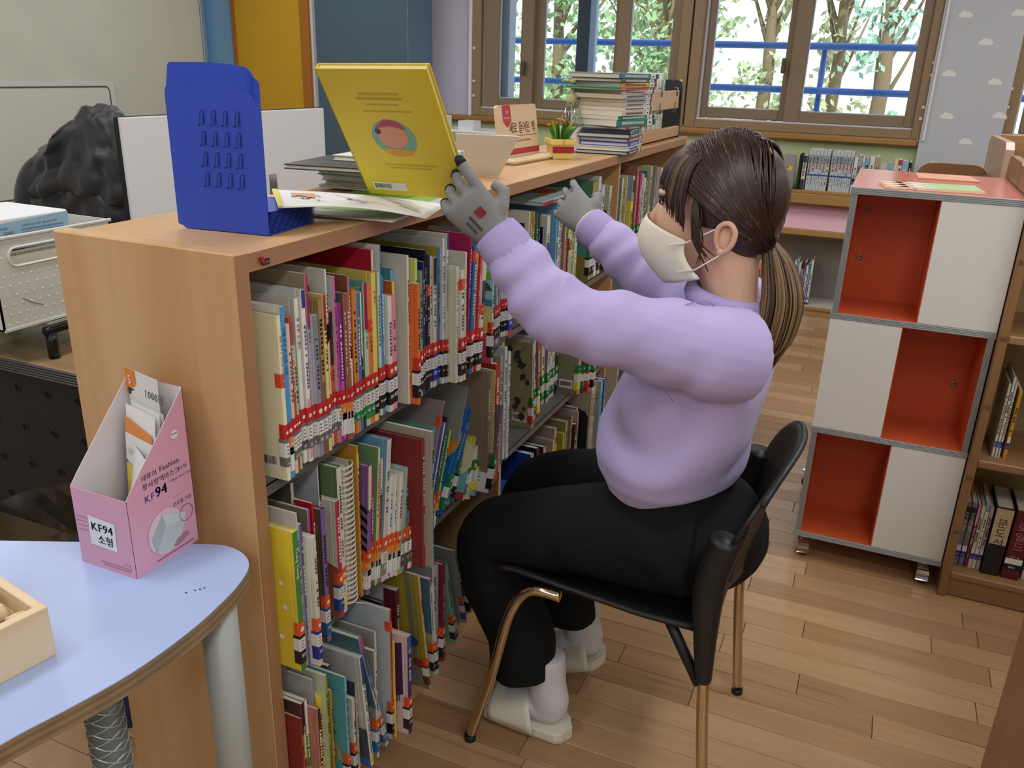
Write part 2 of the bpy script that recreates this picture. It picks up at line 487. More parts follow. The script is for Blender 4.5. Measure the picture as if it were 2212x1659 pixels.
# ---- outside: bright ground, blue railing, trees
a = MB(); a.box(-22, 14, 6.1, 30, -.5, -.3); tag(a.build('outdoor_ground', mat('e9e9e4', .9)), kind='structure')
r = empty('balcony_railing', (0, 7.4, -.3), 'blue pipe railing outside the library windows', 'railing')
RB = mat('2f62b8', .45)
for z in (1.625, 1.30):
    a = MB(); a.tube([(-9, 0, z+.3), (6, 0, z+.3)], .026, 10); a.build('rail', RB, r, True)
for i in range(8):
    a = MB(); x = -8.6+i*2.0; a.tube([(x, 0.05, 0), (x, 0.05, 1.95)], .022, 10); a.build('post', RB, r, True)
def tree(x, y, h, rad, n, hexc, seed, lab):
    rg = random.Random(seed)
    e = empty('tree', (x, y, -.3), lab, 'tree', 'trees beyond the railing')
    t = MB(); t.tube([(0, 0, 0), (.05, 0, h*.4), (-.05, .05, h*.75)], [.10, .075, .03], 8)
    for k in range(7):
        a_ = rg.uniform(0, 6.28); z0 = h*rg.uniform(.3, .6); t.tube([(0, 0, z0), (cos(a_)*rad*.4, sin(a_)*rad*.4, z0+.5), (cos(a_)*rad*.8, sin(a_)*rad*.7, z0+1.1)], [.035, .02, .008], 5)
    t.build('trunk', mat('7a6a50', .8), e, True)
    f = MB()
    cl_ = [(Vector((rg.gauss(0, .42)*rad, rg.gauss(0, .42)*rad, h*rg.uniform(.22, 1.0))), rad*rg.uniform(.22, .42)) for _ in range(26)]
    for _ in range(n):
        c_, rr = rg.choice(cl_)
        p = c_+Vector((rg.gauss(0, 1), rg.gauss(0, 1), rg.gauss(0, 1)))*rr*.5
        u = Vector((rg.uniform(-1, 1), rg.uniform(-1, 1), rg.uniform(-1, 1))).normalized(); v = u.orthogonal()
        s_ = rg.uniform(.035, .075)
        f.add([p-u*s_, p+v*s_*.45, p+u*s_, p-v*s_*.45], [(0, 1, 2, 3)])
    o = f.build('foliage', mat(hexc, .6), e); o['kind'] = 'stuff'
for k, (x, y, h, rad, n, c_, lab) in enumerate((
    (-3.9, 10.2, 4.6, 1.05, 2600, '8fae7c', 'leafy tree filling the leftmost window panes'),
    (-2.75, 11.0, 4.8, .95, 2400, '86a878', 'leafy green tree behind the dark window mullion'),
    (-3.3, 12.6, 5.4, 1.2, 2600, 'a3b48a', 'paler tree farther back beyond the left window'),
    (-1.6, 11.4, 4.6, .55, 700, 'a8b890', 'thin tree seen through the left pane of the middle window'),
    (-.85, 12.2, 4.8, .6, 750, 'b2ba8e', 'thin yellowish tree behind the latch of the middle window'),
    (-.25, 10.4, 4.3, .6, 1000, '8fb6a0', 'bluish green bush tree behind the right sliding pane'))):
    tree(x, y, h, rad, n, c_, 40+k, lab)
BOOKS = [
 ["top row, near bay","thick ivory hardback with barcode sticker","ivory hardback",-0.7758,0.9495,0.0075,0.2675,0.0,"e6e2bd","e8e3c0",{"tt":"깜깜 마녀는 안전을 너무 몰라","tc":"a33a3a","l":"A","n":"30","lc":"6c6c6c","bar":1,"tag":[0.62,"d8512c"]}],
 ["top row, near bay","thin sky blue hardback with white cover","sky blue spine",-0.7772,0.9591,0.0099,0.2779,0.0,"dcdfd8","4a97d6",{"tt":"나를 지키는 안전 수첩","tc":"1d3d6b","l":"B","n":"30","lc":"e08a3a"}],
 ["top row, near bay","slim pale grey paperback with green foot","pale grey spine",-0.7809,0.9755,0.0074,0.247,0.0,"d6d3c6","d2cbc0",{"tc":"54606a","l":"A","n":"30","lc":"6c6c6c"}],
 ["top row, near bay","slim red paperback edge","thin red spine",-0.7826,0.984,0.0062,0.2552,0.0,"c4432c","bf4630",{"l":"A","n":"30","lc":"6c6c6c"}],
 ["top row, near bay","short light green paperback","light green spine",-0.7837,0.9912,0.0064,0.2089,0.0,"ccd3bd","a5c19b",{"tc":"3b5a3b","l":"A","n":"30","lc":"6c6c6c"}],
 ["top row, near bay","white picture book with title in black brush letters","white brush-title spine",-0.7918,1.0115,0.0096,0.2768,0.0,"c9ccc4","e3e1d8",{"tt":"왜 하면 안 될까","tc":"2b2b2b","l":"A","n":"30","lc":"5a5a58"}],
 ["top row, near bay","slim white book turning pink at the foot","white and pink spine",-0.7869,1.0216,0.0097,0.2882,0.0,"d0d4d2","e9e4df",{"tc":"4a4f8a","l":"A","n":"30","lc":"6c6c6c","bands":[[0.02,0.38,"e59aa2"],[0.9,1,"2f3f8f"]]}],
 ["top row, near bay","tall taupe picture book with crimson spine top","crimson-topped lavender spine",-0.7877,1.0345,0.0077,0.3107,0.0,"9c907a","a9a2be",{"tt":"우리 옷 고운 옷 한복이 좋아요","tc":"3a3550","l":"A","n":"30","lc":"6c6c6c","bands":[[0.72,1,"b6344c"]]}],
 ["top row, near bay","small slate grey book with black and white cover","slate grey spine",-0.7829,1.0427,0.0124,0.2429,0.0,"c4cbcb","8b8b9c",{"tc":"40304a","l":"A","n":"30","lc":"6c6c6c","bands":[[0.66,1,"7a8b8f"]]}],
 ["top row, near bay","tan hardback with brown lower spine","tan and brown spine",-0.7821,1.0557,0.0111,0.2657,0.0,"9c8459","7d5f50",{"tc":"2d2018","l":"A","n":"30","lc":"6c6c6c","bands":[[0.48,1,"a08558"]]}],
 ["top row, near bay","pale yellow book with red top label","pale yellow spine",-0.7828,1.0701,0.0081,0.2709,0.0,"d3c169","e3d27e",{"tc":"4d4420","l":"A","n":"30","lc":"6c6c6c","bands":[[0.78,1,"a33040"]]}],
 ["top row, near bay","large white picture book with black leaf drawing","white leaf-drawing book",-0.7896,1.0892,0.0036,0.3069,0.0,"cfcfc8","dcdbd2",{"tc":"33332e","l":"A","n":"30","lc":"6c6c6c","art":"leafdark"}],
 ["top row, near bay","red orange book with black capsule title","red orange spine",-0.7906,1.0949,0.0097,0.2399,0.0,"d9d2c4","cf4a2b",{"tc":"7c1f18","l":"A","n":"30","lc":"6c6c6c","bands":[[0.6,0.98,"1c1a1b"]]}],
 ["top row, near bay","magenta pink book with grey cover","magenta pink spine",-0.7859,1.105,0.0055,0.2929,0.0,"b9bcb8","cc5ca8",{"tc":"5a1f53","l":"A","n":"30","lc":"6c6c6c"}],
 ["top row, near bay","short violet book with dark purple spine","violet spine",-0.7834,1.111,0.0103,0.2452,0.0,"c965b0","8b2a8a",{"tc":"e9d0ea","l":"B","n":"30","lc":"e0863a","bands":[[0.02,0.45,"c05fb0"]]}],
 ["top row, near bay","rust red paperback with grey cover","rust red spine",-0.7796,1.1218,0.005,0.2626,0.0,"57545a","b0572f",{"tc":"ecd9c8","l":"B","n":"30","lc":"e0863a"}],
 ["top row, near bay","slim copper paperback","copper spine",-0.777,1.1273,0.0069,0.2606,0.0,"8d8683","a8552f",{"tc":"f0e0d0","l":"B","n":"30","lc":"e0863a"}],
 ["top row, near bay","tall brown picture book with mauve spine","mauve spine",-0.781,1.1377,0.0061,0.2879,0.0,"7f4b3a","a86aa0",{"tc":"e8d8e8","l":"A","n":"40","lc":"2a8a9a","bands":[[0.02,0.5,"d8d4c8"],[0.5,0.62,"17151a"]]}],
 ["top row, near bay","orange hardback with brown foot","orange spine",-0.7825,1.1516,0.0104,0.2608,0.0,"cf7f30","d5832f",{"tc":"3a1e10","l":"A","n":"40","lc":"27884a"}],
 ["top row, near bay","royal blue paperback","royal blue spine",-0.7819,1.1635,0.0074,0.2517,0.0,"d9d7d0","3f72b9",{"tc":"dfe8f4","l":"A","n":"40","lc":"27884a"}],
 ["top row, near bay","white and black paperback with yellow lettering","black spine with yellow letters",-0.7842,1.1757,0.006,0.2519,0.0,"d9d7d0","1c1e22",{"tc":"e3c33a","l":"A","n":"40","lc":"27884a","bands":[[0.55,1,"d8dad8"]]}],
 ["top row, near bay","slim dark green paperback","dark green spine",-0.7882,1.1827,0.0051,0.2565,0.0,"6f9f93","15683f",{"tc":"d8e8d8","l":"A","n":"40","lc":"27884a"}],
 ["top row, near bay","mint green book with crimson upper spine","mint and crimson spine",-0.7843,1.1882,0.0113,0.2655,0.0,"5c9a86","b7d0b6",{"tt":"시의 100쪽의 저절로","tc":"38433a","l":"C","n":"40","lc":"27884a","bands":[[0.68,1,"a51a4c"]]}],
 ["top row, near bay","orange maths story book","orange maths spine",-0.7827,1.2,0.0116,0.2576,0.0,"e4b98a","d9783c",{"tt":"수학동화","tc":"3c1a12","l":"C","n":"40","lc":"27884a","tag":[0.72,"d94a22"]}],
 ["top row, near bay","large pale yellow hardback with jacket","large yellow hardback",-0.7827,1.2128,0.0124,0.2768,0.0,"cfc163","e5d271",{"tt":"수세기","tc":"5a4a18","l":"C","n":"40","lc":"1d1d1f"}],
 ["top row, near bay","large crimson hardback with white spine","crimson hardback",-0.7901,1.2262,0.0061,0.3141,0.0,"a61f38","dcd9d0",{"tc":"777777","l":"C","n":"80","lc":"1d1d1f"}],
 ["top row, near bay","pale green hardback","pale green spine",-0.7883,1.2403,0.006,0.2723,0.0,"b9cd86","c6dacb",{"tc":"2d3b56","l":"C","n":"80","lc":"1d1d1f"}],
 ["top row, near bay","tall white book with bright blue spine","bright blue spine",-0.7868,1.2468,0.0039,0.3188,0.0,"d8d6cc","4b9ad3",{"tc":"22406a","l":"C","n":"80","lc":"1d1d1f"}],
 ["top row, near bay","slim cobalt paperback","cobalt spine",-0.7882,1.2512,0.0068,0.2629,0.0,"4f8ad0","4380cc",{"tc":"dbe8f6","l":"C","n":"80","lc":"1d1d1f"}],
 ["top row, near bay","thick mint white book with railway drawing","mint white spine",-0.7819,1.2636,0.012,0.2228,0.0,"d7e2cc","ddd4cb",{"tc":"5a504a","l":"C","n":"80","lc":"1d1d1f","art":"rail"}],
 ["top row, near bay","slim pink paperback in plastic jacket","pink jacketed spine",-0.7831,1.2786,0.0132,0.2212,0.0,"d98aa4","e08aa6",{"tc":"8a2a55","l":"C","n":"80","lc":"1d1d1f"}],
 ["top row, near bay","short brown orange book with yellow spine","yellow spine on orange cover",-0.7903,1.2928,0.0077,0.2442,0.0,"b5611f","e9d23a",{"tc":"5a4a10"}],
 ["top row, near bay","tall teal hardback with pale blue spine","teal hardback",-0.7987,1.3015,0.0107,0.2626,0.0,"3f8f92","6fb3d6",{}],
 ["top row, near bay","tall grey white hardback","grey white hardback",-0.7706,1.3131,0.006,0.2908,0.0,"c7c7be","dededa",{"tc":"555555"}],
 ["top row, near bay","large white book with wide orange spine","wide orange spine",-0.7534,1.3196,0.0088,0.2386,0.0,"d8dad2","e0703a",{"tc":"2a1712","l":"C","n":"80","lc":"1d1d1f","wrap":0.028}],
 ["top row, near bay","lime scribbled book in plastic jacket","lime scribbled spine",-0.763,1.3289,0.0082,0.2821,0.0,"c5d070","cfd67f",{}],
 ["top row, near bay","sage green paperback","sage green spine",-0.7699,1.3576,0.0107,0.2525,0.0,"7ea67b","76a073",{"tc":"22301f","l":"C","n":"80","lc":"1d1d1f"}],
 ["top row, near bay","short indigo paperback","indigo spine",-0.7753,1.3788,0.0068,0.2663,0.0,"22247a","2a2c86",{"tc":"c8c8e8","l":"C","n":"80","lc":"1d1d1f"}],
 ["top row, near bay","tall midnight blue hardback","midnight blue hardback",-0.7795,1.3942,0.006,0.2851,0.0,"15163a","17182c",{"tc":"d6cf6a","l":"C","n":"80","lc":"1d1d1f"}],
 ["top row, near bay","black book with orange year tag","black tagged spine",-0.7778,1.4007,0.0096,0.2734,0.0,"24262c","1f2128",{"tc":"c8c8b0","l":"C","n":"80","lc":"1d1d1f","tag":[0.75,"d8512c"]}],
 ["top row, near bay","slim white book with blue cover","white spine on blue cover",-0.7765,1.4108,0.005,0.2714,0.0,"2c4d8c","dcd8d0",{"tc":"7a2f2f","l":"C","n":"80","lc":"1d1d1f"}],
 ["top row, near bay","cream book with black square spine top","cream black-topped spine",-0.773,1.4162,0.0136,0.2667,0.0,"cfc9b8","d3cbbd",{"tc":"4b4b4b","l":"C","n":"80","lc":"24309a","bands":[[0.8,1,"1d1c1e"]]}],
 ["top row, near bay","olive yellow picture book with blue spine","olive cover with blue spine",-0.7731,1.4344,0.0087,0.2834,0.0,"a7a02f","2f6fb4",{"tc":"1b3760","l":"C","n":"80","lc":"24309a"}],
 ["top row, near bay","tall white book with dark brush stroke","white brush-stroke book",-0.7664,1.4436,0.0074,0.3008,0.0,"ccd2d4","dcdcd8",{"tc":"555248","l":"C","n":"80","lc":"1d1d1f","art":"brush"}],
 ["top row, near bay","tall white book with pale aqua spine","pale aqua spine",-0.7621,1.4515,0.0073,0.3088,0.0,"c9cec9","bfd3d4",{"tc":"4d5f6a","l":"C","n":"80","lc":"1d1d1f","bands":[[0.9,1,"4a4a8a"]]}],
 ["top row, near bay","thick cream green unlettered book","thick cream green block",-0.7441,1.4592,0.01,0.2438,0.0,"dadfc8","d4d6c4",{"tc":"8a8a80"}],
 ["top row, near bay","white book with orange year tag","white tagged spine",-0.7384,1.4698,0.0136,0.2352,0.0,"d9d9d4","d6d3c9",{"tc":"4d4d46","l":"C","n":"80","lc":"1d1d1f","tag":[0.88,"d8512c"]}],
 ["top row, near bay","pale yellow and white book","pale lemon spine",-0.7367,1.4839,0.0058,0.2701,0.0,"c9cac0","dfe0b4",{"tc":"5c5c40","l":"C","n":"80","lc":"1d1d1f"}],
 ["top row, near bay","tall magenta hardback","magenta hardback",-0.7479,1.5127,0.006,0.2982,0.0546,"9b1f58","a5265f",{"tc":"e8b4cc","l":"C","n":"80","lc":"1d1d1f"}],
 ["top row, near bay","deep blue hardback","deep blue spine",-0.7434,1.5192,0.0145,0.2736,0.0697,"31649c","2f66a4",{"tc":"b8cfe6","l":"C","n":"80","lc":"1d1d1f","tag":[0.92,"d8512c"]}],
 ["top row, near bay","orange and yellow striped slim book","yellow striped spine",-0.7449,1.5341,0.0077,0.2552,0.0755,"d8712c","e3a92c",{"tc":"7c3a10","l":"C","n":"80","lc":"1d1d1f"}],
 ["top row, near bay","slim scarlet paperback","scarlet spine",-0.7409,1.5423,0.006,0.2507,0.0774,"b5283a","c0304a",{"tc":"f0dada","l":"C","n":"80","lc":"1d1d1f"}],
 ["top row, near bay","cream book with navy ribbon spine","cream navy-ribbon spine",-0.738,1.5488,0.0169,0.2443,0.0902,"d8d3c4","d5c4b4",{"tc":"4a4a70","l":"C","n":"80","lc":"1d1d1f","bands":[[0.6,0.8,"2a2c66"]],"tag":[0.55,"d8512c"]}],
 ["top row, near bay","picture book with palm beach cover","palm beach cover",-0.7317,1.6053,0.0081,0.2173,0.0,"8cc6d8","8fd0cc",{"l":"C","n":"80","lc":"1d1d1f","art":"beach"}],
 ["top row, near bay","slim slate paperback","first slate spine",-0.7812,1.7282,0.0077,0.25,0.0,"7d8490","6f7683",{"tc":"dddddd","l":"C","n":"80","lc":"1d1d1f"}],
 ["top row, near bay","slim silver grey paperback","silver grey spine",-0.782,1.74,0.0081,0.25,0.0,"b9bcc0","b3b6b8",{"tc":"444444","l":"C","n":"80","lc":"1d1d1f"}],
 ["top row, near bay","slim grey violet paperback","grey violet spine",-0.7833,1.7541,0.0082,0.25,0.0,"8f8fae","8c8ab0",{"tc":"eeeeee","l":"C","n":"80","lc":"1d1d1f"}],
 ["top row, near bay","white paperback with black eighty label","white eighty-label spine",-0.7933,1.7941,0.0066,0.25,0.0,"d6d4cd","d9d6cf",{"tc":"444444","l":"C","n":"80","lc":"1d1d1f"}],
 ["top row, near bay","slim oatmeal paperback","oatmeal spine",-0.7898,1.8012,0.0114,0.25,0.0,"cfc8ba","cdc6b8",{"tc":"444444","l":"C","n":"80","lc":"1d1d1f"}],
 ["top row, near bay","bright red paperback","bright red spine",-0.7825,1.8131,0.022,0.25,0.0,"d6d2ca","c22a2c",{"tc":"f4d8d0","l":"C","n":"80","lc":"24309a"}],
 ["middle row, near bay","yellow dotted picture book with green spine","yellow dotted book",-0.7537,0.9235,0.0127,0.2637,0.0,"e2c93b","39813f",{"tt":"Young Young","tc":"e8efdf","l":"D","n":"80","lc":"1a1a1c","art":"dots"}],
 ["middle row, near bay","grey book in cloudy plastic jacket","first cloudy jacket",-0.7556,0.9365,0.003,0.2913,0.0,"b5b5ae","c4c4be",{}],
 ["middle row, near bay","grey book with blue and red spine patch","blue-patch grey book",-0.7524,0.9398,0.006,0.2705,0.0,"b4b2ab","55508f",{}],
 ["middle row, near bay","worn white paperback with dog-eared spine","worn white paperback",-0.7345,0.9461,0.0094,0.2478,0.0,"d6dacd","c9c2b4",{"tc":"3d3d3a","l":"D","n":"80","lc":"24309a"}],
 ["middle row, near bay","stone village picture book","stone village spine",-0.7714,0.9852,0.006,0.2689,0.0,"7d7565","a79cae",{"tc":"3a3040","l":"D","n":"80","lc":"1a1a1c","bands":[[0.8,1,"b04a9a"]],"art":"stones"}],
 ["middle row, near bay","dark olive hardback with tree picture","dark olive hardback",-0.8063,0.9917,0.007,0.306,0.0,"51493a","b7a79a",{"tc":"544a40","art":"olive"}],
 ["middle row, near bay","slim red hardback behind the stone village book","slim red hardback",-0.7721,0.9992,0.0053,0.2739,0.0,"b01f30","b5222f",{"tc":"f0d8d8"}],
 ["middle row, near bay","forest picture book with purple spine","purple forest spine",-0.7592,1.005,0.0103,0.2616,0.0,"4f4a38","7a5aa4",{"tc":"2a1c40","l":"D","n":"80","lc":"255a9a","art":"stones"}],
 ["middle row, near bay","white picture book with crowd of cyclists","crowd picture book",-0.8073,1.066,0.006,0.306,0.0,"b4bcc6","e2e2dd",{"tc":"2b2b2b","bands":[[0.78,1,"1f2024"]],"tag":[0.7,"d8512c"],"art":"crowd"}],
 ["middle row, near bay","cream and brown book with crimson spine","crimson spine on cream cover",-0.7789,1.0725,0.0117,0.2393,0.0,"d2cfc0","b53150",{"tc":"f2d8dc","l":"D","n":"70","lc":"1f4f9c","art":"brownhill"}],
 ["middle row, near bay","large green book with off-white spine","off-white spine on green cover",-0.7824,1.0861,0.0135,0.297,0.0,"5f7f57","d5d2c6",{"tc":"4c5a4c","l":"D","n":"30","lc":"e0d050"}],
 ["middle row, near bay","grey book with pink spine","pink topped spine",-0.7992,1.1007,0.006,0.2523,0.0,"bfbfb6","dc8ca8",{"tc":"7a3350"}],
 ["middle row, near bay","SPIRAL",-0.783,1.1072,0.03,0.29],
 ["middle row, near bay","tall amber book in torn plastic jacket","amber jacketed spine",-0.7816,1.1463,0.0055,0.3147,0.0,"b98730","c98d38",{"tc":"3a2a10","bands":[[0.82,0.95,"e9dc3c"]]}],
 ["middle row, near bay","striped purple book with cream spine top","striped purple book",-0.7752,1.1538,0.0117,0.2652,0.0706,"7d5a8c","7c64a2",{"tc":"d8d0a0","l":"E","n":"30","lc":"4d4a45","bands":[[0.67,1,"d6d4b4"],[0.65,0.67,"1b1b1b"]],"art":"stripes"}],
 ["middle row, near bay","slim magenta paperback in the middle row","slim magenta spine",-0.7849,1.1819,0.006,0.2331,0.0727,"b03068","ad2b66",{"tc":"f0c8d8","l":"E","n":"30","lc":"e0672c"}],
 ["middle row, near bay","green book with white upper spine","white over green spine",-0.7792,1.1884,0.0061,0.2849,0.093,"6d8f63","b4d19b",{"tc":"3c4b60","l":"E","n":"30","lc":"e0672c","bands":[[0.52,1,"d9d9d2"]]}],
 ["middle row, near bay","red orange book with cream spine top","red orange cream-topped spine",-0.7771,1.195,0.0074,0.2597,0.0909,"e0c88a","bf4f2c",{"tc":"4a1a10","l":"E","n":"30","lc":"e0672c","bands":[[0.72,1,"d9d8b6"],[0.7,0.72,"1b1b1b"]]}],
 ["middle row, near bay","light blue picture book with stone spine","light blue picture book",-0.7729,1.2029,0.0141,0.2935,0.1189,"6f9ec2","d0c8bb",{"tc":"4d545c","l":"D","n":"30","lc":"8a8a84"}],
 ["middle row, near bay","white series book with blue title","white blue-title series book",-0.7697,1.2175,0.0089,0.2166,0.1134,"d7d9da","d9d9d6",{"tc":"2a5cb0","l":"E","n":"30","lc":"e0672c","bands":[[0.02,0.25,"c04aa0"]]}],
 ["middle row, near bay","white series book with green title","white green-title series book",-0.7651,1.2269,0.0069,0.2173,0.114,"d8dbd4","dadcd3",{"tc":"3a8a50","l":"E","n":"30","lc":"e0672c"}],
 ["middle row, near bay","white series book with red title","white red-title series book",-0.7598,1.2343,0.0107,0.2167,0.13,"dcd9cf","dbd9d2",{"tc":"b02a4a","l":"E","n":"30","lc":"e0672c","bands":[[0.02,0.3,"e0a23a"]]}],
 ["middle row, near bay","misty teal picture book with red spine top","misty teal book",-0.7566,1.2455,0.0098,0.2643,0.1615,"a9c8bd","86a8ae",{"tc":"2a2f33","l":"D","n":"30","lc":"5a5a58","bands":[[0.68,1,"b13a2c"]],"art":"mist"}],
 ["middle row, near bay","grey book with maroon spine","maroon spine",-0.7531,1.2558,0.0115,0.255,0.2022,"7a7f7c","6d2c30",{"tc":"e0d0c8","l":"D","n":"30","lc":"5a5a58"}],
 ["middle row, near bay","slim cream white book","cream white spine",-0.7513,1.2678,0.0126,0.239,0.2121,"dcd9cb","e0ddd0",{"tc":"3a3a34","l":"D","n":"30","lc":"5a5a58"}],
 ["middle row, near bay","large brick red hardback","brick red hardback",-0.7247,1.2814,0.01,0.2832,0.0,"7c2c28","8a322c",{}],
 ["middle row, near bay","large taupe picture book with dog-eared corner","taupe picture book",-0.7095,1.2924,0.008,0.2992,0.0,"a49f91","8d98a0",{"tc":"2b2b2b"}],
 ["middle row, near bay","slim sea green hardback","sea green hardback",-0.7815,1.3626,0.0092,0.2512,0.2841,"6a9a92","6c9694",{"tc":"2f4540","l":"E","n":"30","lc":"c9cf50"}],
 ["middle row, near bay","large mauve grey hardback with red spine top","mauve grey hardback",-0.7794,1.3734,0.006,0.3028,0.3344,"968a8c","a8989c",{"tc":"55484c","l":"E","n":"30","lc":"5a5a58","bands":[[0.6,0.98,"9c2a2c"]],"tag":[0.85,"d8512c"]}],
 ["middle row, near bay","slim white book with blue edge","blue-edged white spine",-0.7763,1.3799,0.0055,0.2549,0.3684,"3f74b8","d3d3cf",{"tc":"4a4a4a","l":"E","n":"30","lc":"e0672c"}],
 ["middle row, near bay","slim navy book with purple stripe","navy purple spine",-0.774,1.3859,0.0073,0.2648,0.3734,"20284e","5d4a5c",{"tc":"c8c8d8","l":"E","n":"30","lc":"e0672c"}],
 ["middle row, near bay","slim lime and teal book","lime and teal spine",-0.7735,1.406,0.0083,0.2306,0.3779,"2f8a72","a9b53a",{"tc":"2a3a1a","l":"E","n":"30","lc":"e0672c"}],
 ["middle row, near bay","large blue picture book with orange fruit leaning over","blue fruit picture book",-0.795,1.4895,0.0089,0.2689,0.6228,"1f64b0","1e5aa0",{"tc":"c8d8ee","l":"F","n":"40","lc":"1e7a3a","art":"fruit"}],
 ["middle row, near bay","olive grey hardback with blue violet spine","blue violet spine",-0.8024,1.5369,0.0077,0.2788,0.3576,"8f9585","7f8fc0",{"tc":"333344","l":"F","n":"40","lc":"1e7a3a"}],
 ["middle row, near bay","deep teal hardback","deep teal hardback",-0.7982,1.5489,0.0094,0.2919,0.4414,"1f7280","26707e",{"tc":"b8d8d8","l":"F","n":"40","lc":"17181a"}],
 ["middle row, near bay","yellow picture book with ruler and egg cover","yellow ruler picture book",-0.7813,1.5724,0.0091,0.2826,0.4423,"cfc23a","d8c7b0",{"l":"F","n":"50","lc":"1f6fb4","art":"ruler"}],
 ["middle row, near bay","white book with black zebra doodles","zebra doodle book",-0.7757,1.5819,0.0165,0.2647,0.4529,"d9d8d2","d4d0c8",{"l":"F","n":"50","lc":"e3d23a","art":"zebra"}],
 ["middle row, near bay","slim light blue book in plastic","light blue plastic spine",-0.7715,1.6044,0.0169,0.225,0.4339,"7fbfe0","6fb5de",{"l":"F","n":"50","lc":"e3d23a"}],
 ["middle row, near bay","tall plum hardback with glossy spine","plum hardback",-0.7371,1.6235,0.0131,0.2163,0.2729,"6a5263","6a4f63",{"l":"F","n":"50","lc":"17181a","art":"plum"}],
 ["middle row, near bay","brown hardback behind the ruler book","brown middle-row hardback",-0.7521,1.6376,0.0119,0.3021,0.0,"8f7d66","7f6a55",{}],
 ["middle row, near bay","olive cream book with yellow spine","olive cream spine",-0.7427,1.6505,0.0061,0.3049,0.0,"b0ad80","c9a84a",{}],
 ["middle row, near bay","red book with dotted white spine lettering","red dotted-title spine",-0.7551,1.6855,0.022,0.306,0.0,"a9332c","b5382e",{"tc":"f0e0d8"}],
 ["middle row, near bay","taupe slim book","taupe slim spine",-0.7691,1.7432,0.0127,0.306,0.0,"9a8f7a","a99f90",{"tc":"444444"}],
 ["middle row, near bay","tall grey white book with pale edge","pale-edged grey book",-0.7883,1.8117,0.014,0.306,0.0,"b9c2c6","c4c4bc",{"tc":"444444"}],
 ["middle row, near bay","slim white book with blue marks","blue-marked white spine",-0.7846,1.8266,0.0138,0.29,0.0,"b5b8b4","c9cbc8",{"tc":"333355"}],
 ["middle row, middle bay","olive beige picture book with climbing leaves","climbing leaf picture book",-0.797,2.0335,0.0112,0.2581,-0.0602,"9d9a74","b3ad92",{"l":"G","n":"60","lc":"c8322c","art":"vine","bar":1}],
 ["middle row, middle bay","white book with green sixty label","white spine beside leaf book",-0.8183,2.1019,0.0117,0.2525,-0.0755,"cfd0c8","d3d4cc",{"l":"F","n":"40","lc":"1e7a3a"}],
 ["middle row, middle bay","slim grey blue and red book","grey blue red spine",-0.8124,2.1142,0.0177,0.2444,-0.0856,"5f7080","b04038",{"l":"F","n":"40","lc":"e3d23a"}],
 ["middle row, middle bay","tall cream book with curled mark","cream curled-mark book",-0.8392,2.211,0.022,0.1996,-0.0673,"c6c199","c4bd96",{"tc":"2a2a20","l":"F","n":"40","lc":"1e7a3a"}],
 ["middle row, middle bay","slim lavender and cream book","lavender cream spine",-0.8335,2.2373,0.0159,0.25,0.0,"8a86b0","cfcab8",{"l":"F","n":"40","lc":"1e7a3a"}],
 ["middle row, middle bay","white paperback with blue label","white blue-label spine",-0.839,2.2682,0.018,0.25,0.0,"d0d0c6","cdcdc2",{"l":"F","n":"60","lc":"2a5a9a"}],
 ["middle row, middle bay","slim ash white paperback","ash white spine",-0.8365,2.2867,0.021,0.25,0.0,"c4c6c4","c8c9c4",{"l":"F","n":"60","lc":"1e7a3a"}],
 ["middle row, middle bay","slim black book with white stripe","black white-stripe spine",-0.8393,2.3203,0.022,0.25,0.0,"1d2020","22282a",{"l":"F","n":"60","lc":"15171a"}],
 ["middle row, middle bay","large olive book with barcode on back","large olive barcode book",-0.7735,2.3473,0.0075,0.25,0.0,"84846a","a5a58c",{"l":"F","n":"80","lc":"e3d23a","bar":1}],
 ["middle row, middle bay","slim white book with yellow label","yellow-label white spine",-0.7708,2.3553,0.0105,0.25,0.0,"b9b99f","c9c9b4",{"l":"F","n":"80","lc":"e3d23a"}],
 ["middle row, middle bay","dark red book with green label","dark red spine",-0.7624,2.3663,0.0113,0.25,0.0,"6d2c30","7a2f38",{"l":"F","n":"80","lc":"1e7a3a"}],
 ["middle row, middle bay","crimson paperback with red label","crimson red-label spine",-0.7502,2.3781,0.0168,0.25,0.0,"b03038","c03a40",{"l":"F","n":"80","lc":"c8322c"}],
 ["middle row, middle bay","white paperback with black and green label","white black-label spine",-0.7389,2.3953,0.022,0.25,0.0,"c9c9bd","cdcdc0",{"l":"F","n":"80","lc":"15171a"}],
 ["bottom row, near bay","dark red slim book by the end panel","dark red end book",-0.765,0.9235,0.0036,0.2393,0.0,"8a2c28","8c2a2a",{"tc":"d8b050"}],
 ["bottom row, near bay","brown book with yellow patch","brown yellow-patch spine",-0.765,0.9274,0.0081,0.2666,0.0,"4c2e2a","8c3030",{"tc":"e0d0b0","bands":[[0.75,1,"241c1c"],[0.55,0.75,"c9b264"]]}],
 ["bottom row, near bay","green book with white spine top","green white-topped spine",-0.765,0.9357,0.0082,0.267,0.0,"cfcfc6","39803f",{"tc":"e8efdf","bands":[[0.72,1,"d9d9d2"]]}],
 ["bottom row, near bay","salmon book with dark brown title block","salmon book",-0.745,0.9442,0.0094,0.2488,0.0,"b87a68","bb8474",{"tc":"e8ddd4","bands":[[0.5,1,"3d2424"]]}],
 ["bottom row, near bay","silver grey book with blue spine top","silver grey book",-0.76,0.9539,0.0052,0.2998,0.0,"a8a9a8","aba2a4",{"tc":"5a5a70","bands":[[0.7,1,"6a8ec4"]]}],
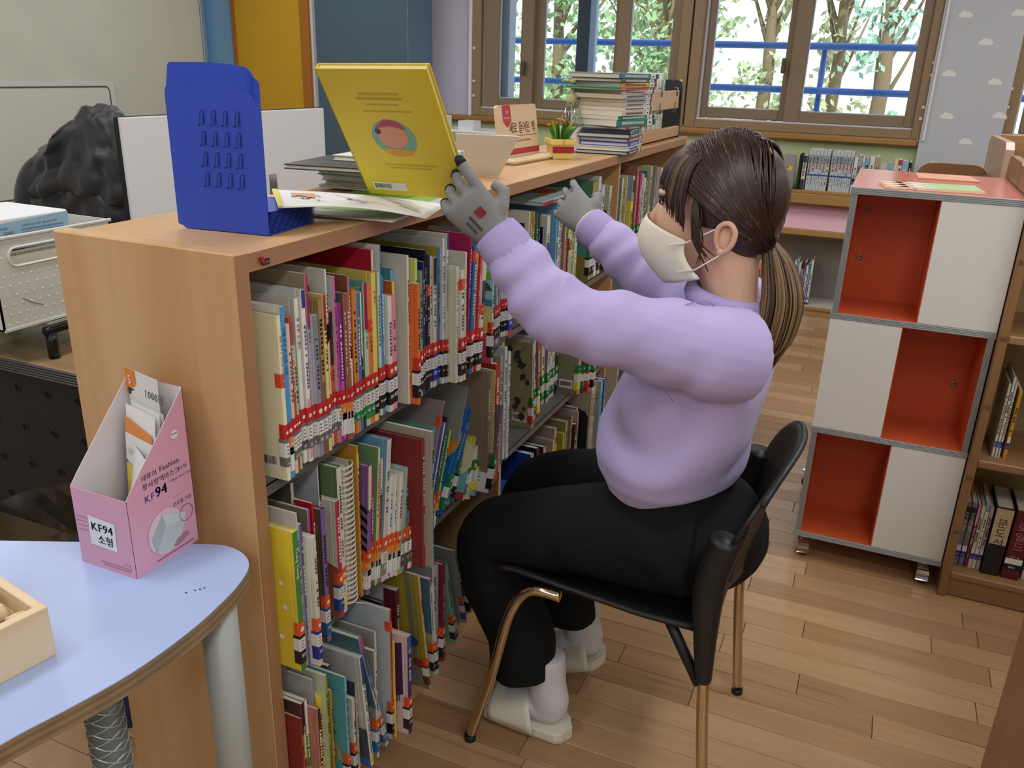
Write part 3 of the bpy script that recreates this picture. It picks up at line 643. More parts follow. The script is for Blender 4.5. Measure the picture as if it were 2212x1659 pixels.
 ["bottom row, near bay","short yellow paperback","short yellow spine",-0.755,0.9594,0.0118,0.2603,0.0,"e0d63a","d9c932",{"tc":"8a2a1a"}],
 ["bottom row, near bay","white and leaf green picture book","leaf green spine",-0.745,0.9715,0.0069,0.3003,0.0,"c9d0b8","7aa043",{"tc":"20330f","art":"greenfoot"}],
 ["bottom row, near bay","grass green paperback","grass green spine",-0.775,0.9787,0.0093,0.28,0.0,"b9bdb0","7fae45",{"tc":"2a4a1a"}],
 ["bottom row, near bay","slim orange paperback","slim orange spine",-0.76,1.0036,0.0052,0.2394,0.0,"d0a050","c9963c",{"tc":"3a2a10"}],
 ["bottom row, near bay","teal picture book with hat-wearing character","teal character book",-0.735,1.014,0.006,0.2684,0.0,"58a3a8","78b1d4",{"tc":"2c4a6c","l":"D","n":"80","lc":"1a1a1c","art":"hat"}],
 ["bottom row, near bay","dark plum hardback","dark plum hardback",-0.775,1.0205,0.0084,0.2744,0.0,"3a2a2c","57404a",{}],
 ["bottom row, near bay","white paperback with red and blue title","white red-blue title spine",-0.74,1.0414,0.0081,0.197,0.0,"cfcfc9","cfc6bb",{"tc":"4a3a3a","l":"D","n":"80","lc":"1a1a1c"}],
 ["bottom row, near bay","slate navy hardback with white spine","slate navy hardback",-0.75,1.0667,0.0067,0.2456,0.0,"3d4c58","cdc3b6",{"tc":"8a5a5a"}],
 ["bottom row, near bay","slim black white-edged book","black white-edged book",-0.765,1.0739,0.0093,0.1934,0.0,"20201f","c9bfb4",{"tc":"222222"}],
 ["bottom row, near bay","white paperback with blue spine top and yellow foot","white blue-topped leaning book",-0.7343,1.0871,0.0103,0.278,-0.0957,"c4c8c8","dddcd3",{"tc":"2a3a3a","bands":[[0.76,1,"2a4a90"],[0.02,0.08,"e3cf3f"]],"art":"bluefoot","bar":1}],
 ["bottom row, near bay","white book with grey cover","grey covered white spine",-0.735,1.111,0.0081,0.2559,0.0,"8f8c82","cfc5ba",{"tc":"4a4a4a","l":"D","n":"80","lc":"2a6ab0"}],
 ["bottom row, near bay","white spine book in smoky plastic","smoky plastic white spine",-0.75,1.1367,0.006,0.2784,0.0,"a2a39f","d0cdc6",{"tc":"44444a"}],
 ["bottom row, near bay","landscape picture book leaning right","landscape leaning book",-0.7351,1.1432,0.0107,0.328,-0.253,"6f8f8c","b8c2cc",{"tc":"3a3a4a","l":"D","n":"80","lc":"2a6ab0","bands":[[0.88,1,"b84a9a"],[0.55,0.88,"5f7fb0"]],"art":"landscape"}],
 ["bottom row, near bay","large white picture book with red spine","large white red-spined book",-0.7335,1.1659,0.007,0.3133,0.0,"b9c3ca","b83226",{"tc":"7a1a12","l":"D","n":"80","lc":"1a1a1c","tag":[0.88,"d8512c"],"art":"seller"}],
 ["bottom row, near bay","slim yellow book by the red spine","slim yellow edge",-0.7302,1.1734,0.003,0.2381,0.0,"e0c93a","e3cd48",{}],
 ["bottom row, near bay","pink picture book with purple ink splash","purple splash book",-0.7099,1.1914,0.0132,0.2415,0.0,"d6bdc2","4a2c72",{"tc":"d8cfe6","l":"D","n":"90","lc":"2e2624","bands":[[0.84,1,"2a6cc0"]],"art":"splash"}],
 ["bottom row, near bay","purple hardback low in the row","low purple hardback",-0.8,1.2438,0.0095,0.2599,0.0,"3a2440","5a3a78",{}],
 ["bottom row, near bay","grey white book with maroon spine","maroon banded book",-0.775,1.2575,0.0127,0.2887,0.0,"b4b8b4","5c1f28",{"tc":"d8c8c8","wrap":0.03}],
 ["bottom row, near bay","short white paperback with violet spine","violet white paperback",-0.79,1.3215,0.006,0.2028,0.0,"c8cac8","7a70b0",{}],
 ["bottom row, near bay","yellow picture book with grey stripes leaning","yellow striped leaning book",-0.7368,1.328,0.006,0.3246,-0.1413,"a89a30","d8bd9a",{"tc":"b03a3a","l":"D","n":"90","lc":"6a2c2c","bands":[[0.8,1,"d99aa0"],[0.68,0.8,"4a3a80"]],"art":"ystripe"}],
 ["bottom row, near bay","small black paperback","small black paperback",-0.8,1.3345,0.012,0.2373,0.0,"1d1d1d","222020",{"tc":"bbbbbb"}],
 ["bottom row, near bay","lavender landscape book","lavender landscape book",-0.7488,1.3718,0.0082,0.2688,-0.0807,"8a8ca0","c9c4c6",{"tc":"5a4a5a","l":"D","n":"80","lc":"1a1a1c","bands":[[0.93,1,"a04a90"]],"art":"landscape"}],
 ["bottom row, near bay","white bottom-row book with small title","white small-title spine",-0.7459,1.3805,0.0082,0.2506,-0.0852,"c9c9c0","d3d0c6",{"tc":"555555","l":"D","n":"80","lc":"1a1a1c"}],
 ["bottom row, near bay","grey white jacketed hardback","jacketed grey hardback",-0.765,1.3959,0.0194,0.2683,0.0,"8d918f","c9c9c4",{"tc":"555555"}],
 ["bottom row, near bay","slim lavender paperback","slim lavender spine",-0.765,1.4158,0.006,0.2605,0.0,"b9aec0","b4aac4",{"tc":"404040","l":"D","n":"80","lc":"2a3a8a"}],
 ["bottom row, near bay","dark red hardback","dark red bottom-row spine",-0.755,1.4223,0.013,0.26,0.0,"7a2028","7d242c",{"tc":"c8a0a0","l":"D","n":"80","lc":"1a1a1c"}],
 ["bottom row, near bay","mint green leaning hardback","mint leaning hardback",-0.7578,1.4947,0.0166,0.2524,-0.236,"7fb59a","86b8b0",{"tc":"3a5a4a","l":"D","n":"80","lc":"1a1a1c"}],
 ["bottom row, near bay","tall grey hardback behind the mint book","tall grey bottom-row hardback",-0.83,1.5471,0.0118,0.1985,0.0,"a2a39a","c4c4bb",{}],
 ["bottom row, near bay","large grey book with blue spine leaning","blue spine leaning book",-0.7704,1.5762,0.0041,0.2523,-0.2648,"a4a7a8","3f69a8",{"l":"D","n":"70","lc":"2450a8"}],
 ["bottom row, near bay","dark green brown book","dark green brown book",-0.7979,1.5808,0.0142,0.2268,-0.2152,"2c4a44","6a4a34",{"tc":"c8a878"}],
 ["bottom row, near bay","slim black yellow book","black yellow spine",-0.7781,1.6204,0.0149,0.1131,-0.3178,"3a3a2c","c9b83a",{"l":"D","n":"80","lc":"1a1a1c"}],
 ["top row, middle bay","white bordered navy book","white bordered navy cover",-0.8,1.9662,0.0055,0.2798,0.0,"d5d4cb","d8d6cc",{"art":"navyblock"}],
 ["top row, middle bay","slim olive paperback","slim olive spine",-0.8,1.9736,0.0131,0.2788,0.0,"8a8a3c","8d8c3e",{}],
 ["top row, middle bay","slim khaki book with red tag","khaki red-tag spine",-0.8,1.9905,0.014,0.2752,0.0,"96884a","948748",{"tag":[0.9,"c8482c"]}],
 ["top row, middle bay","emerald green paperback","emerald spine",-0.8,2.0175,0.0105,0.2687,0.0,"2c7a5c","1f6f50",{}],
 ["top row, middle bay","black book with orange tag","black orange-tag spine",-0.8,2.0305,0.0106,0.2656,0.0,"17191a","1b1d1e",{"tag":[0.6,"d8512c"]}],
 ["top row, middle bay","white book with navy square cover","navy square cover book",-0.8,2.0941,0.022,0.2511,0.0,"c9cac4","cdcec8",{"art":"navyblock","bands":[[0.02,0.7,"4a4a92"]]}],
 ["top row, middle bay","large sky blue hardback","large sky blue hardback",-0.8,2.1663,0.0175,0.2711,0.0,"6fa6c8","7ab4d6",{}],
 ["top row, middle bay","white book with speckled lettering","white speckled spine",-0.8,2.1846,0.0134,0.2718,0.0,"c9cbc6","cfd0ca",{"tc":"3a5a4a"}],
 ["top row, middle bay","slim rose grey paperback","rose grey spine",-0.8,2.1986,0.0125,0.2715,0.0,"b79f9a","b79a94",{}],
 ["top row, middle bay","orange and taupe paperback","orange taupe spine",-0.8,2.2386,0.0162,0.2711,0.0,"9a8f80","c9c3b6",{"bands":[[0.02,0.6,"d8704a"]]}],
 ["top row, middle bay","slim yellow and black book","yellow black spine",-0.8,2.261,0.0164,0.273,0.0,"b3a030","1d1a22",{"bands":[[0.6,1,"d2bf3a"]]}],
 ["top row, middle bay","slim white book with orange tag","white orange-tag slim spine",-0.8,2.2802,0.0155,0.2536,0.0,"c9cac4","c9cac4",{"tag":[0.55,"d8512c"]}],
 ["top row, middle bay","grey lime paperback","grey lime spine",-0.8,2.2962,0.0217,0.2703,0.0,"a9a79a","b2b75a",{"tag":[0.85,"d8512c"]}],
 ["top row, middle bay","rough white plastic book","rough white plastic spine",-0.8,2.3247,0.022,0.2701,0.0,"b9bdb4","c4c8be",{}],
 ["top row, middle bay","large green gradient hardback","large green gradient hardback",-0.8,2.4674,0.0217,0.3009,0.0,"4f8a62","a09a5c",{"art":"greengrad","l":"F","n":"50","lc":"17181a"}],
 ["top row, middle bay","slim khaki green book","khaki green slim spine",-0.8,2.4945,0.022,0.299,0.0,"9a9358","968f52",{"l":"F","n":"50","lc":"17181a"}],
 ["top row, middle bay","tall white hardback behind photo spine","tall white hardback edge",-0.8,2.5219,0.022,0.3104,0.0,"b9c1c2","cdd2d2",{}],
 ["top row, middle bay","white book with photo strip spine","photo strip spine",-0.8,2.5616,0.022,0.2811,0.0,"c9cccc","c4c6c6",{"l":"F","n":"50","lc":"5a1f22","bands":[[0.5,0.62,"8fae3c"],[0.62,0.72,"b9c98a"],[0.3,0.4,"7a6a62"]]}],
 ["top row, far bay","pale cream book behind bookend","pale cream bookend book",-0.8,2.6397,0.022,0.2714,0.0,"b5b4a0","c4c2ac",{}],
 ["top row, far bay","large grey blue picture book","large grey blue picture book",-0.8,2.7765,0.0133,0.2814,0.0,"6f8f97","d0d0cc",{"art":"tealcloud"}],
 ["top row, far bay","olive gold hardback","olive gold hardback",-0.8,2.7945,0.022,0.2797,0.0,"8f8430","9a8f2c",{"l":"F","n":"50","lc":"24309a"}],
 ["top row, far bay","tall cream paperback","tall cream spine",-0.8,2.835,0.006,0.284,0.0,"c9c6b4","cbc8b6",{"l":"F","n":"50","lc":"24309a"}],
 ["top row, far bay","slim dark red paperback","slim dark red spine",-0.8,2.8415,0.0045,0.2413,0.0,"a0342a","a8342a",{}],
 ["top row, far bay","lemon yellow slim book","lemon slim spine",-0.785,2.8466,0.022,0.1962,0.0,"c9bd3a","d0c43f",{}],
 ["top row, far bay","book with black and white photo spine","black and white photo spine",-0.8,2.9059,0.022,0.2753,0.0,"8fa0b0","b9bcb8",{"bands":[[0.8,0.95,"17191a"],[0.6,0.75,"d2d2cc"],[0.45,0.55,"15171a"],[0.02,0.4,"3f5f9a"]],"l":"F","n":"50","lc":"24309a"}],
 ["top row, far bay","tall brown paperback","tall brown spine",-0.8,2.9549,0.022,0.3011,0.0,"96614a","9a664e",{"l":"F","n":"50","lc":"24309a"}],
 ["top row, far bay","slim hot pink paperback","hot pink spine",-0.8,3.0037,0.022,0.2776,0.0,"b8376a","bd3c70",{"l":"F","n":"50","lc":"24309a"}],
 ["top row, far bay","slim pale lavender paperback","pale lavender far spine",-0.8,3.0326,0.022,0.271,0.0,"b9bac4","b9bccb",{"l":"F","n":"50","lc":"24309a"}],
 ["top row, far bay","slim ivory paperback","slim ivory far spine",-0.8,3.0638,0.0184,0.2542,0.0,"cfcdbf","d0cebf",{"l":"F","n":"50","lc":"24309a"}],
 ["top row, far bay","dark teal hardback with ribbon","dark teal ribbon spine",-0.8,3.0827,0.022,0.2742,0.0,"1f6a5a","226c66",{}],
 ["top row, far bay","tall cream hardback by the end panel","tall cream end hardback",-0.8,3.1448,0.022,0.2886,0.0,"b6b68f","b9b992",{"l":"F","n":"50","lc":"24309a"}],
 ["top row, far bay","grey paperback with red spine top","grey red-top spine",-0.8,3.2206,0.022,0.2821,0.0,"8f8f88","a9a9a4",{"bands":[[0.85,1,"b04a4a"]],"l":"F","n":"50","lc":"24309a"}],
 ["top row, far bay","white paperback at far end","white far-end spine",-0.8,3.3023,0.022,0.2688,0.0,"c9c9c4","cfcfca",{"l":"F","n":"50","lc":"24309a"}],
 ["middle row, far bay","slim grey book behind the green framed one","slim grey framed neighbour",-0.8,2.9714,0.006,0.2816,0.0,"8f8f96","9a9aa4",{}],
 ["middle row, far bay","book with green framed cover","green framed book",-0.8,2.9779,0.0162,0.2774,0.0,"b9bdb4","cfd2cc",{"art":"greenframe"}],
 ["middle row, far bay","large red picture book with dark bird and navy top","red picture book",-0.8,3.2001,0.022,0.25,0.0,"9a3524","b9b4c4",{"art":"birdred","bands":[[0.95,1,"d0cfd6"]]}],
 ["middle row, far bay","tan hardback on the middle row","tan far hardback",-0.8,3.2406,0.022,0.2534,0.0,"b89a6a","c4a878",{}],
 ["middle row, far bay","slim scarlet hardback on the middle row","scarlet far spine",-0.8,3.3176,0.022,0.2163,0.0,"b82a2e","c23034",{}],
 ["middle row, far bay","white and blue slim book","white blue far spine",-0.8,3.4121,0.022,0.1708,0.0,"c9c9c4","4f86b4",{}],
 ["bottom row, middle bay","large royal blue hardback","large royal blue hardback",-0.82,2.0973,0.022,0.2303,0.0,"20429a","b9b27a",{}],
 ["bottom row, middle bay","black hardback","black bottom-row hardback",-0.82,2.1419,0.022,0.2313,0.0,"1a1a18","24221c",{}],
 ["bottom row, middle bay","black and cream slim book","black cream slim spine",-0.82,2.1984,0.022,0.2123,0.0,"1d1d1b","b4a88a",{}],
 ["bottom row, middle bay","cream framed book","cream framed book",-0.82,2.2827,0.0093,0.2007,0.0,"b5aca0","c4b8ac",{}],
 ["bottom row, middle bay","small red and yellow book","red yellow small spine",-0.82,2.2968,0.019,0.1834,0.0,"b0352c","c9a83a",{}],
 ["bottom row, middle bay","white book with dark corner","dark-corner white book",-0.83,2.3204,0.0158,0.2253,0.0,"a9a698","b9b6aa",{}],
 ["bottom row, middle bay","mustard yellow book","mustard spine",-0.82,2.3751,0.0133,0.1895,0.0,"a99e2a","b3a83c",{}],
 ["bottom row, middle bay","tall sage olive book","tall sage olive book",-0.82,2.3953,0.022,0.2219,0.0,"8d9062","a2a67c",{}],
 ["bottom row, middle bay","tall taupe hardback with tan spine","tan edged taupe hardback",-0.81,2.4198,0.0108,0.236,0.0,"877868","b8925c",{}],
 ["bottom row, middle bay","slim dark brown book","slim dark brown spine",-0.8,2.4311,0.022,0.2027,0.0,"2a211e","2c2220",{}],
 ["bottom row, middle bay","slim pale book leaning on bookend","pale bookend-leaning spine",-0.8,2.4576,0.0053,0.2406,0.0,"b4aca0","b9b0a4",{}],
 ["bottom row, middle bay","tall greyish pink hardback","greyish pink hardback",-0.81,2.4634,0.0177,0.2485,0.0,"8f8478","b08a78",{"tag":[0.8,"d8512c"]}],
 ["bottom row, far bay","cream book with printed back text","cream printed-back book",-0.8,2.5911,0.0154,0.29,0.0,"b0ab90","b9b49a",{}],
 ["bottom row, far bay","white taped paperback","white taped spine",-0.8,2.6104,0.022,0.29,0.0,"b9b6a6","bdb9a8",{}],
 ["bottom row, far bay","slim tan book","slim tan bottom spine",-0.8,2.6423,0.0189,0.285,0.0,"9a8468","a58a66",{}],
 ["bottom row, far bay","pale blue book by the bookend","pale blue bottom spine",-0.79,2.6617,0.022,0.28,0.0,"7fa9b8","86b4c4",{}],
 ["bottom row, far bay","cobalt slim book","cobalt bottom spine",-0.79,2.7001,0.0218,0.275,0.0,"2f5aa8","3060ac",{}],
 ["bottom row, far bay","cream picture book with small figures","small-figure cream book",-0.785,2.8411,0.022,0.28,0.0,"b4ae98","b9b49e",{"bar":1}],
]
# ================================================================ LONG LOW BOOKCASE
BEECH = wood('beech_z', 'bd9464', 'cda678', 'z', .38, .55)
BEECH_Y = wood('beech_y', 'bd9464', 'cda678', 'y', .36, .55)
EDGE = wood('beech_edge', '9a7250', 'aa8160', 'y', .4, .5)
EDGEZ = wood('beech_edge_z', '9a7250', 'aa8160', 'z', .4, .5)
STEEL = mat('6e6d6b', .4, .3)
bc = empty('low_bookcase', (-.97, 2.29, 0), 'long beech low bookcase packed with picture books in three rows', 'bookcase')
def at(mb, name, m, parent, smooth=False):
    o = mb.build(name, m, parent, smooth); o.location = -Vector(parent.location) if parent.parent is None else Vector((0, 0, 0)); return o
SX, SXB = -.796, -1.141
a = MB(); a.cur = 0; a.box(SXB, SX, .893, .921, 0, 1.15, .0025)
ep = at(a, 'end_panel', [BEECH], bc)
a = MB(); a.box(SX-.001, SX+.0006, .8945, .9205, .002, 1.147); at(a, 'edge_band', [EDGEZ], bc)
a = MB(); a.box(SXB, SX, 3.668, 3.69, 0, 1.15, .0025); at(a, 'end_panel', [BEECH], bc)
a = MB(); a.box(SXB+.012, SX-.002, .921, 3.668, 1.118, 1.1465, .0025); at(a, 'top_board', BEECH_Y, bc)
a = MB(); a.box(SX-.003, SX-.0014, .9212, 3.668, 1.1195, 1.1455); at(a, 'edge_band', EDGE, bc)
a = MB(); a.box(SXB, SXB+.012, .921, 3.668, .06, 1.118); at(a, 'back_panel', mat('8f7a5c', .6), bc)
a = MB(); a.box(SX-.04, SX-.02, .921, 3.668, 0, .085); at(a, 'kick_plate', BEECH_Y, bc)
for z in (.785, .448, .105):
    for y0, y1 in ((.921, 1.838), (1.852, 2.755), (2.769, 3.668)):
        a = MB(); a.box(SXB+.012, SX-.003, y0, y1, z-.004, z); a.box(SX-.006, SX-.003, y0, y1, z-.022, z, .001); a.box(SXB+.012, SXB+.016, y0, y1, z-.02, z)
        at(a, 'shelf', STEEL, bc)
for y in (1.838, 2.755):
    a = MB(); a.box(SXB+.012, SX-.012, y, y+.014, 0, 1.118, .001); at(a, 'divider', BEECH, bc)
# maker's badge on the fascia
a = MB()
a.cur = 0; a.box(SX+.0005, SX+.004, .945, .951, 1.130, 1.138); a.cur = 1
a.text('FURSYS', .0062, frame((SX+.0012, .9515, 1.1262), (0, 1, 0), (0, 0, 1)), 1)
a.cur = 2; a.box(SX-.001, SX+.001, .9505, .9665, 1.1245, 1.1325)
at(a, 'badge', [mat('b3262c', .4), mat('c8c8c8', .3, .8), mat('1b1b1b', .4)], bc)

# ---------------------------------------------------------------- books
PAGE = mat('d9d5c8', .8); PAGE2 = mat('c9c2b0', .8)
def hexlum(h): r, g, b = lin(h); return .3*r+.6*g+.1*b
def squiggles(mb, z0, z1, T, rg, width, mi):
    """rows of unreadable print: short thin bars"""
    z = z1
    while z > z0:
        l = rg.uniform(.003, .006)
        if rg.random() < .8:
            mb.add([T @ Vector(p) for p in ((-width/2, z-l, 0), (width/2, z-l, 0), (width/2*rg.uniform(.3, 1), z, 0), (-width/2*rg.uniform(.4, 1), z, 0))], [(0, 1, 2, 3)], mi)
        z -= l+rg.uniform(.0015, .003)
def make_book(name, x, y, z, h, t, tilt, face, spine, o, seed, label, cat, group, depth=None, near=True, hard=None, yaw=0):
    rg = random.Random(seed)
    d = depth or min(rg.uniform(.19, .235)*max(.8, h/.27), SX-SXB-.025+(x-SX))
    if hard is None: hard = t > .0085
    gl = rg.uniform(.22, .5)
    fm, sm = mat(face, gl), mat(spine, gl)
    b = .0022 if hard else .0005
    b = min(b, t*.3)
    wrap = o.get('wrap', .0)
    hw = t/2; q = min(.0012, t*.25)
    jn = .0009 if hard else 0
    near_side = [(-d, -hw)]
    if wrap: near_side += [(-wrap, -hw)]
    if hard: near_side += [(-.0105, -hw), (-.009, -hw+jn), (-.0075, -hw)]
    near_side += [(-q, -hw), (0, -hw+q)]
    far_side = [(0, hw-q), (-q, hw)]
    if hard: far_side += [(-.0075, hw), (-.009, hw-jn), (-.0105, hw)]
    far_side += [(-d, hw)]
    inner = [(-d, hw-b), (-b, hw-b), (-b, -hw+b), (-d, -hw+b)]
    pts = near_side+far_side+inner
    n = len(pts)
    mb = MB()
    vs = [(p[0], p[1]+hw, 0) for p in pts]+[(p[0], p[1]+hw, h) for p in pts]
    fs = []; ms = []
    lim = -max(wrap, q)-1e-6
    for i in range(n):
        j = (i+1) % n
        fs.append((i, j, n+j, n+i))
        mid = (pts[i][0]+pts[j][0])/2
        outer = i < len(near_side)+len(far_side)-1
        nearf = i < len(near_side)
        ms.append(1 if outer and ((nearf and min(pts[i][0], pts[j][0]) >= lim) or (not nearf and mid > -q*1.01)) else 0)
    fs.append(tuple(range(n-1, -1, -1))); ms.append(0)
    fs.append(tuple(range(n, 2*n))); ms.append(0)
    mb.v = vs; mb.f = fs; mb.m = ms
    r = mb.build(name, [fm, sm])
    r.location = (x, y, z)
    r.rotation_euler = (-tilt, 0, yaw)
    tag(r, label, cat, group)
    # pages
    p = MB(); e_ = .0025 if hard else .0003
    p.box(-d+.003, -b-.0005, b, t-b, e_, h-e_)
    p.build('pages', PAGE if rg.random() < .7 else PAGE2, r)
    if not near: return r
    # printed spine: coloured bands, year tag, title
    fr = frame((0.0003, hw, 0), (0, 1, 0), (0, 0, 1))
    mats = []; sp = MB()
    def mi(hx, rough=.35):
        m_ = mat(hx, rough)
        if m_ not in mats: mats.append(m_)
        return mats.index(m_)
    yb0, yb1 = -hw+q*.6, hw-q*.6
    def band(z0, z1, hx, off=.0, wrapn=0.0):
        k = mi(hx)
        sp.add([fr @ Vector(v_) for v_ in ((yb0, z0, off), (yb1, z0, off), (yb1, z1, off), (yb0, z1, off))], [(0, 1, 2, 3)], k)
        if wrapn:
            yy = -.0003-off
            sp.add([(.0003+off-q*.3, q*.3, z0), (.0003+off-q*.3, q*.3, z1), (-q, yy, z1), (-q, yy, z0)], [(0, 1, 2, 3)], k)
            sp.add([(-q, yy, z0), (-q, yy, z1), (-wrapn, yy, z1), (-wrapn, yy, z0)], [(0, 1, 2, 3)], k)
    for (a0, a1, hx) in o.get('bands', []): band(a0*h, min(a1*h, h-.0004), hx)
    tc = o.get('tc') or ('2c2c2e' if hexlum(spine) > .25 else 'd8d4c8')
    has_lab = 'l' in o
    lo_, hi_ = (.115 if has_lab else .03), h-.03
    if 'tag' in o:
        tz, hx = o['tag']; band(tz*h-.011, tz*h+.011, hx, .0003, .012)
        g = max(.0042, min(t*.45, .007)); k = mi('f0ece4'); sp.text('20', g, frame((.0009, hw-g*.5, tz*h-g*.35), (0, 1, 0), (0, 0, 1)), k)
        hi_ = min(hi_, tz*h-.016) if tz > .7 else hi_
    tt = o.get('tt')
    F_ = frame((.0007, hw, 0), (0, 1, 0), (0, 0, 1))
    if tt:
        if ord(tt[0]) < 200:
            g = min(t*.75, .012); k = mi(tc)
            sp.text(tt, g, frame((.0007, hw-g*.35, hi_), (0, 0, -1), (0, 1, 0)), k)
        else:
            g = min(t*.72, (hi_-lo_)/(len(tt)*1.03)); k = mi(tc)
            sp.text(tt, g, frame((.0007, hw, hi_-g), (0, 1, 0), (0, 0, 1)), k, stack=True)
    else:
        k = mi(tc); zz = hi_-rg.uniform(0, .02)
        ln = rg.uniform(.07, .12); squiggles(sp, max(lo_, zz-ln), zz, F_, rg, t*rg.uniform(.4, .62), k)
        if zz-ln-.02 > lo_+.02: squiggles(sp, lo_+.005, zz-ln-.02, F_, rg, t*.3, k)
    if mats: sp.build('spine_print', mats, r)
    # call number sticker
    if has_lab:
        mats2 = []; sp2 = MB(); keep = (mats, sp); mats, sp = mats2, sp2
        L_ = o['l']; lc = o.get('lc', '1d1d1f'); z0 = .012
        tagc = {'A': 'c42a2a', 'B': 'c42a2a', 'C': 'cc3128', 'D': 'dd5a2a', 'E': 'dd5a2a', 'F': '1f7a3c', 'G': '1f7a3c'}[L_]
        wr_ = min(.013, d*.3)
        band(z0+.028, z0+.052, 'dfe0dc', .0006, wr_)
        band(z0+.058, z0+.083, tagc, .0006, wr_*.8)
        if L_ in 'BE': band(z0+.040, z0+.058, 'e08a3a', .0007, wr_); zn = z0+.043; band(z0, z0+.04, 'dfe0dc', .0006, wr_)
        else: band(z0+.052, z0+.058, lc if L_ != 'A' else '77777a', .0006, wr_); band(z0+.012, z0+.028, lc, .0006, wr_); zn = z0+.015; band(z0+.002, z0+.012, lc, .0006, wr_) if L_ in 'CDFG' else None
        k = mi('f2f0ea'); k2 = mi(tagc)
        rr = min(.006, t*.36)
        cz_ = z0+.069
        sp.add([(.0012, hw+px_, cz_+pz_) for px_, pz_ in circ(0, 0, rr, 10)], [tuple(range(10))], k)
        dig = {'A': '1', 'B': '1', 'C': '1', 'D': '2', 'E': '2', 'F': '6', 'G': '6'}[L_]
        sp.text(dig, rr*1.5, frame((.0015, hw-rr*.42, cz_-rr*.55), (0, 1, 0), (0, 0, 1)), k2)
        g = min(.0125, max(t*.8, .006))
        sp.text(o.get('n', '80'), g, frame((.0013, hw-g*.52, zn), (0, 1, 0), (0, 0, 1)), k)
        k3 = mi('4a4a4a')
        for q_ in range(3):
            zz = z0+.033+q_*.006
            sp.add([(.0011, hw-t*.3, zz), (.0011, hw+t*.3*rg.uniform(.2, 1), zz), (.0011, hw+t*.3*rg.uniform(.2, 1), zz+.002), (.0011, hw-t*.3, zz+.002)], [(0, 1, 2, 3)], k3)
        sp2.build('call_number_sticker', mats2, r)
        mats, sp = keep
    # near cover art
    art = o.get('art')
    am = []; ar = MB()
    def ai(hx, rough=.4):
        m_ = mat(hx, rough)
        if m_ not in am: am.append(m_)
        return am.index(m_)
    lay = [0]
    def P(pts_, hx):   # points in cover plane: u from spine towards fore edge, v up
        lay[0] += 1; yy = -.0003-.00012*lay[0]
        ar.add([(-u_, yy, v_) for u_, v_ in pts_], [tuple(range(len(pts_)))], ai(hx))
    def line(pts_, w_, hx):
        lay[0] += 1; yy = -.0003-.00012*lay[0]; k_ = ai(hx)
        for (u0, v0), (u1, v1) in zip(pts_, pts_[1:]):
            l_ = math.hypot(u1-u0, v1-v0) or 1e-6; nx, ny = -(v1-v0)/l_*w_/2, (u1-u0)/l_*w_/2
            ar.add([(-(u0+nx), yy, v0+ny), (-(u1+nx), yy, v1+ny), (-(u1-nx), yy, v1-ny), (-(u0-nx), yy, v0-ny)], [(0, 1, 2, 3)], k_)
    def leaf(u_, v_, l_, a_, hx, w_=.42):
        P([(u_+l_*cos(a_)*s1-l_*w_*sin(a_)*s2, v_+l_*sin(a_)*s1+l_*w_*cos(a_)*s2) for s1, s2 in ((0, 0), (.35, .5), (.7, .35), (1, 0), (.7, -.35), (.35, -.5))], hx)
    if o.get('bar'):
        P(rr_pts(.045, .028, .003, 2, .016, .016), 'e4e2da')
        u_ = .02
        while u_ < .056:
            w_ = rg.choice((.0006, .0012, .0018)); P([(u_, .024), (u_+w_, .024), (u_+w_, .038), (u_, .038)], '2a2a2a'); u_ += w_+rg.choice((.0007, .0012))
    if art == 'dots':
        for u_, v_, r_ in ((.05, .20, .006), (.03, .165, .005), (.06, .13, .006), (.025, .12, .005), (.055, .095, .004), (.075, .15, .022), (.085, .06, .018), (.035, .06, .005)): P(circ(u_, v_, r_), 'ece6d6')
    elif art == 'leafdark':
        for k_ in range(5): leaf(.03, .17+.02*k_, .06, 2.2-.35*k_, '1f2620', .6)
    elif art == 'rail':
        line([(.012, .125), (.03, .14), (.07, .145)], .0012, '33312c'); line([(.012, .113), (.03, .128), (.07, .133)], .0012, '33312c')
        for k_ in range(6): line([(.014+.009*k_, .112+.003*k_), (.013+.009*k_, .146)], .001, '33312c')
    elif art == 'brush': leaf(.02, .09, .07, 1.75, '2a2320', .22); leaf(.022, .13, .012, 0, 'b07a2a', 1)
    elif art == 'beach':
        P([(0, 0), (.06, 0), (.06, .07), (0, .07)], 'bf4a62'); P([(0, .07), (.06, .06), (.06, .13), (0, .13)], 'd3c27c'); P([(0, .13), (.06, .13), (.06, .145), (0, .145)], '3f7f94')
        leaf(.0, .165, .05, 2.6-3.14+1.0, '4c5238', .35); P([(0, .19), (.06, .185), (.06, .205), (0, .205)], '74b53a')
    elif art == 'olive':
        leaf(.06, .09, .10, 1.6, '7a6428', .5); line([(.06, .0), (.062, .15)], .006, '2e2820'); line([(.062, .1), (.09, .16)], .004, '2e2820')
    elif art == 'stones':
        for _ in range(12):
            u_, v_ = rg.uniform(.01, .09), rg.uniform(.02, h*.9); r_ = rg.uniform(.008, .016)
            P([(u_+r_*cos(k_*.9)*rg.uniform(.7, 1.2), v_+r_*.8*sin(k_*.9)*rg.uniform(.7, 1.1)) for k_ in range(7)], rg.choice(('8d8674', '6a6656', 'a39c88', '4a4638', '5e6a44')))
    elif art == 'crowd':
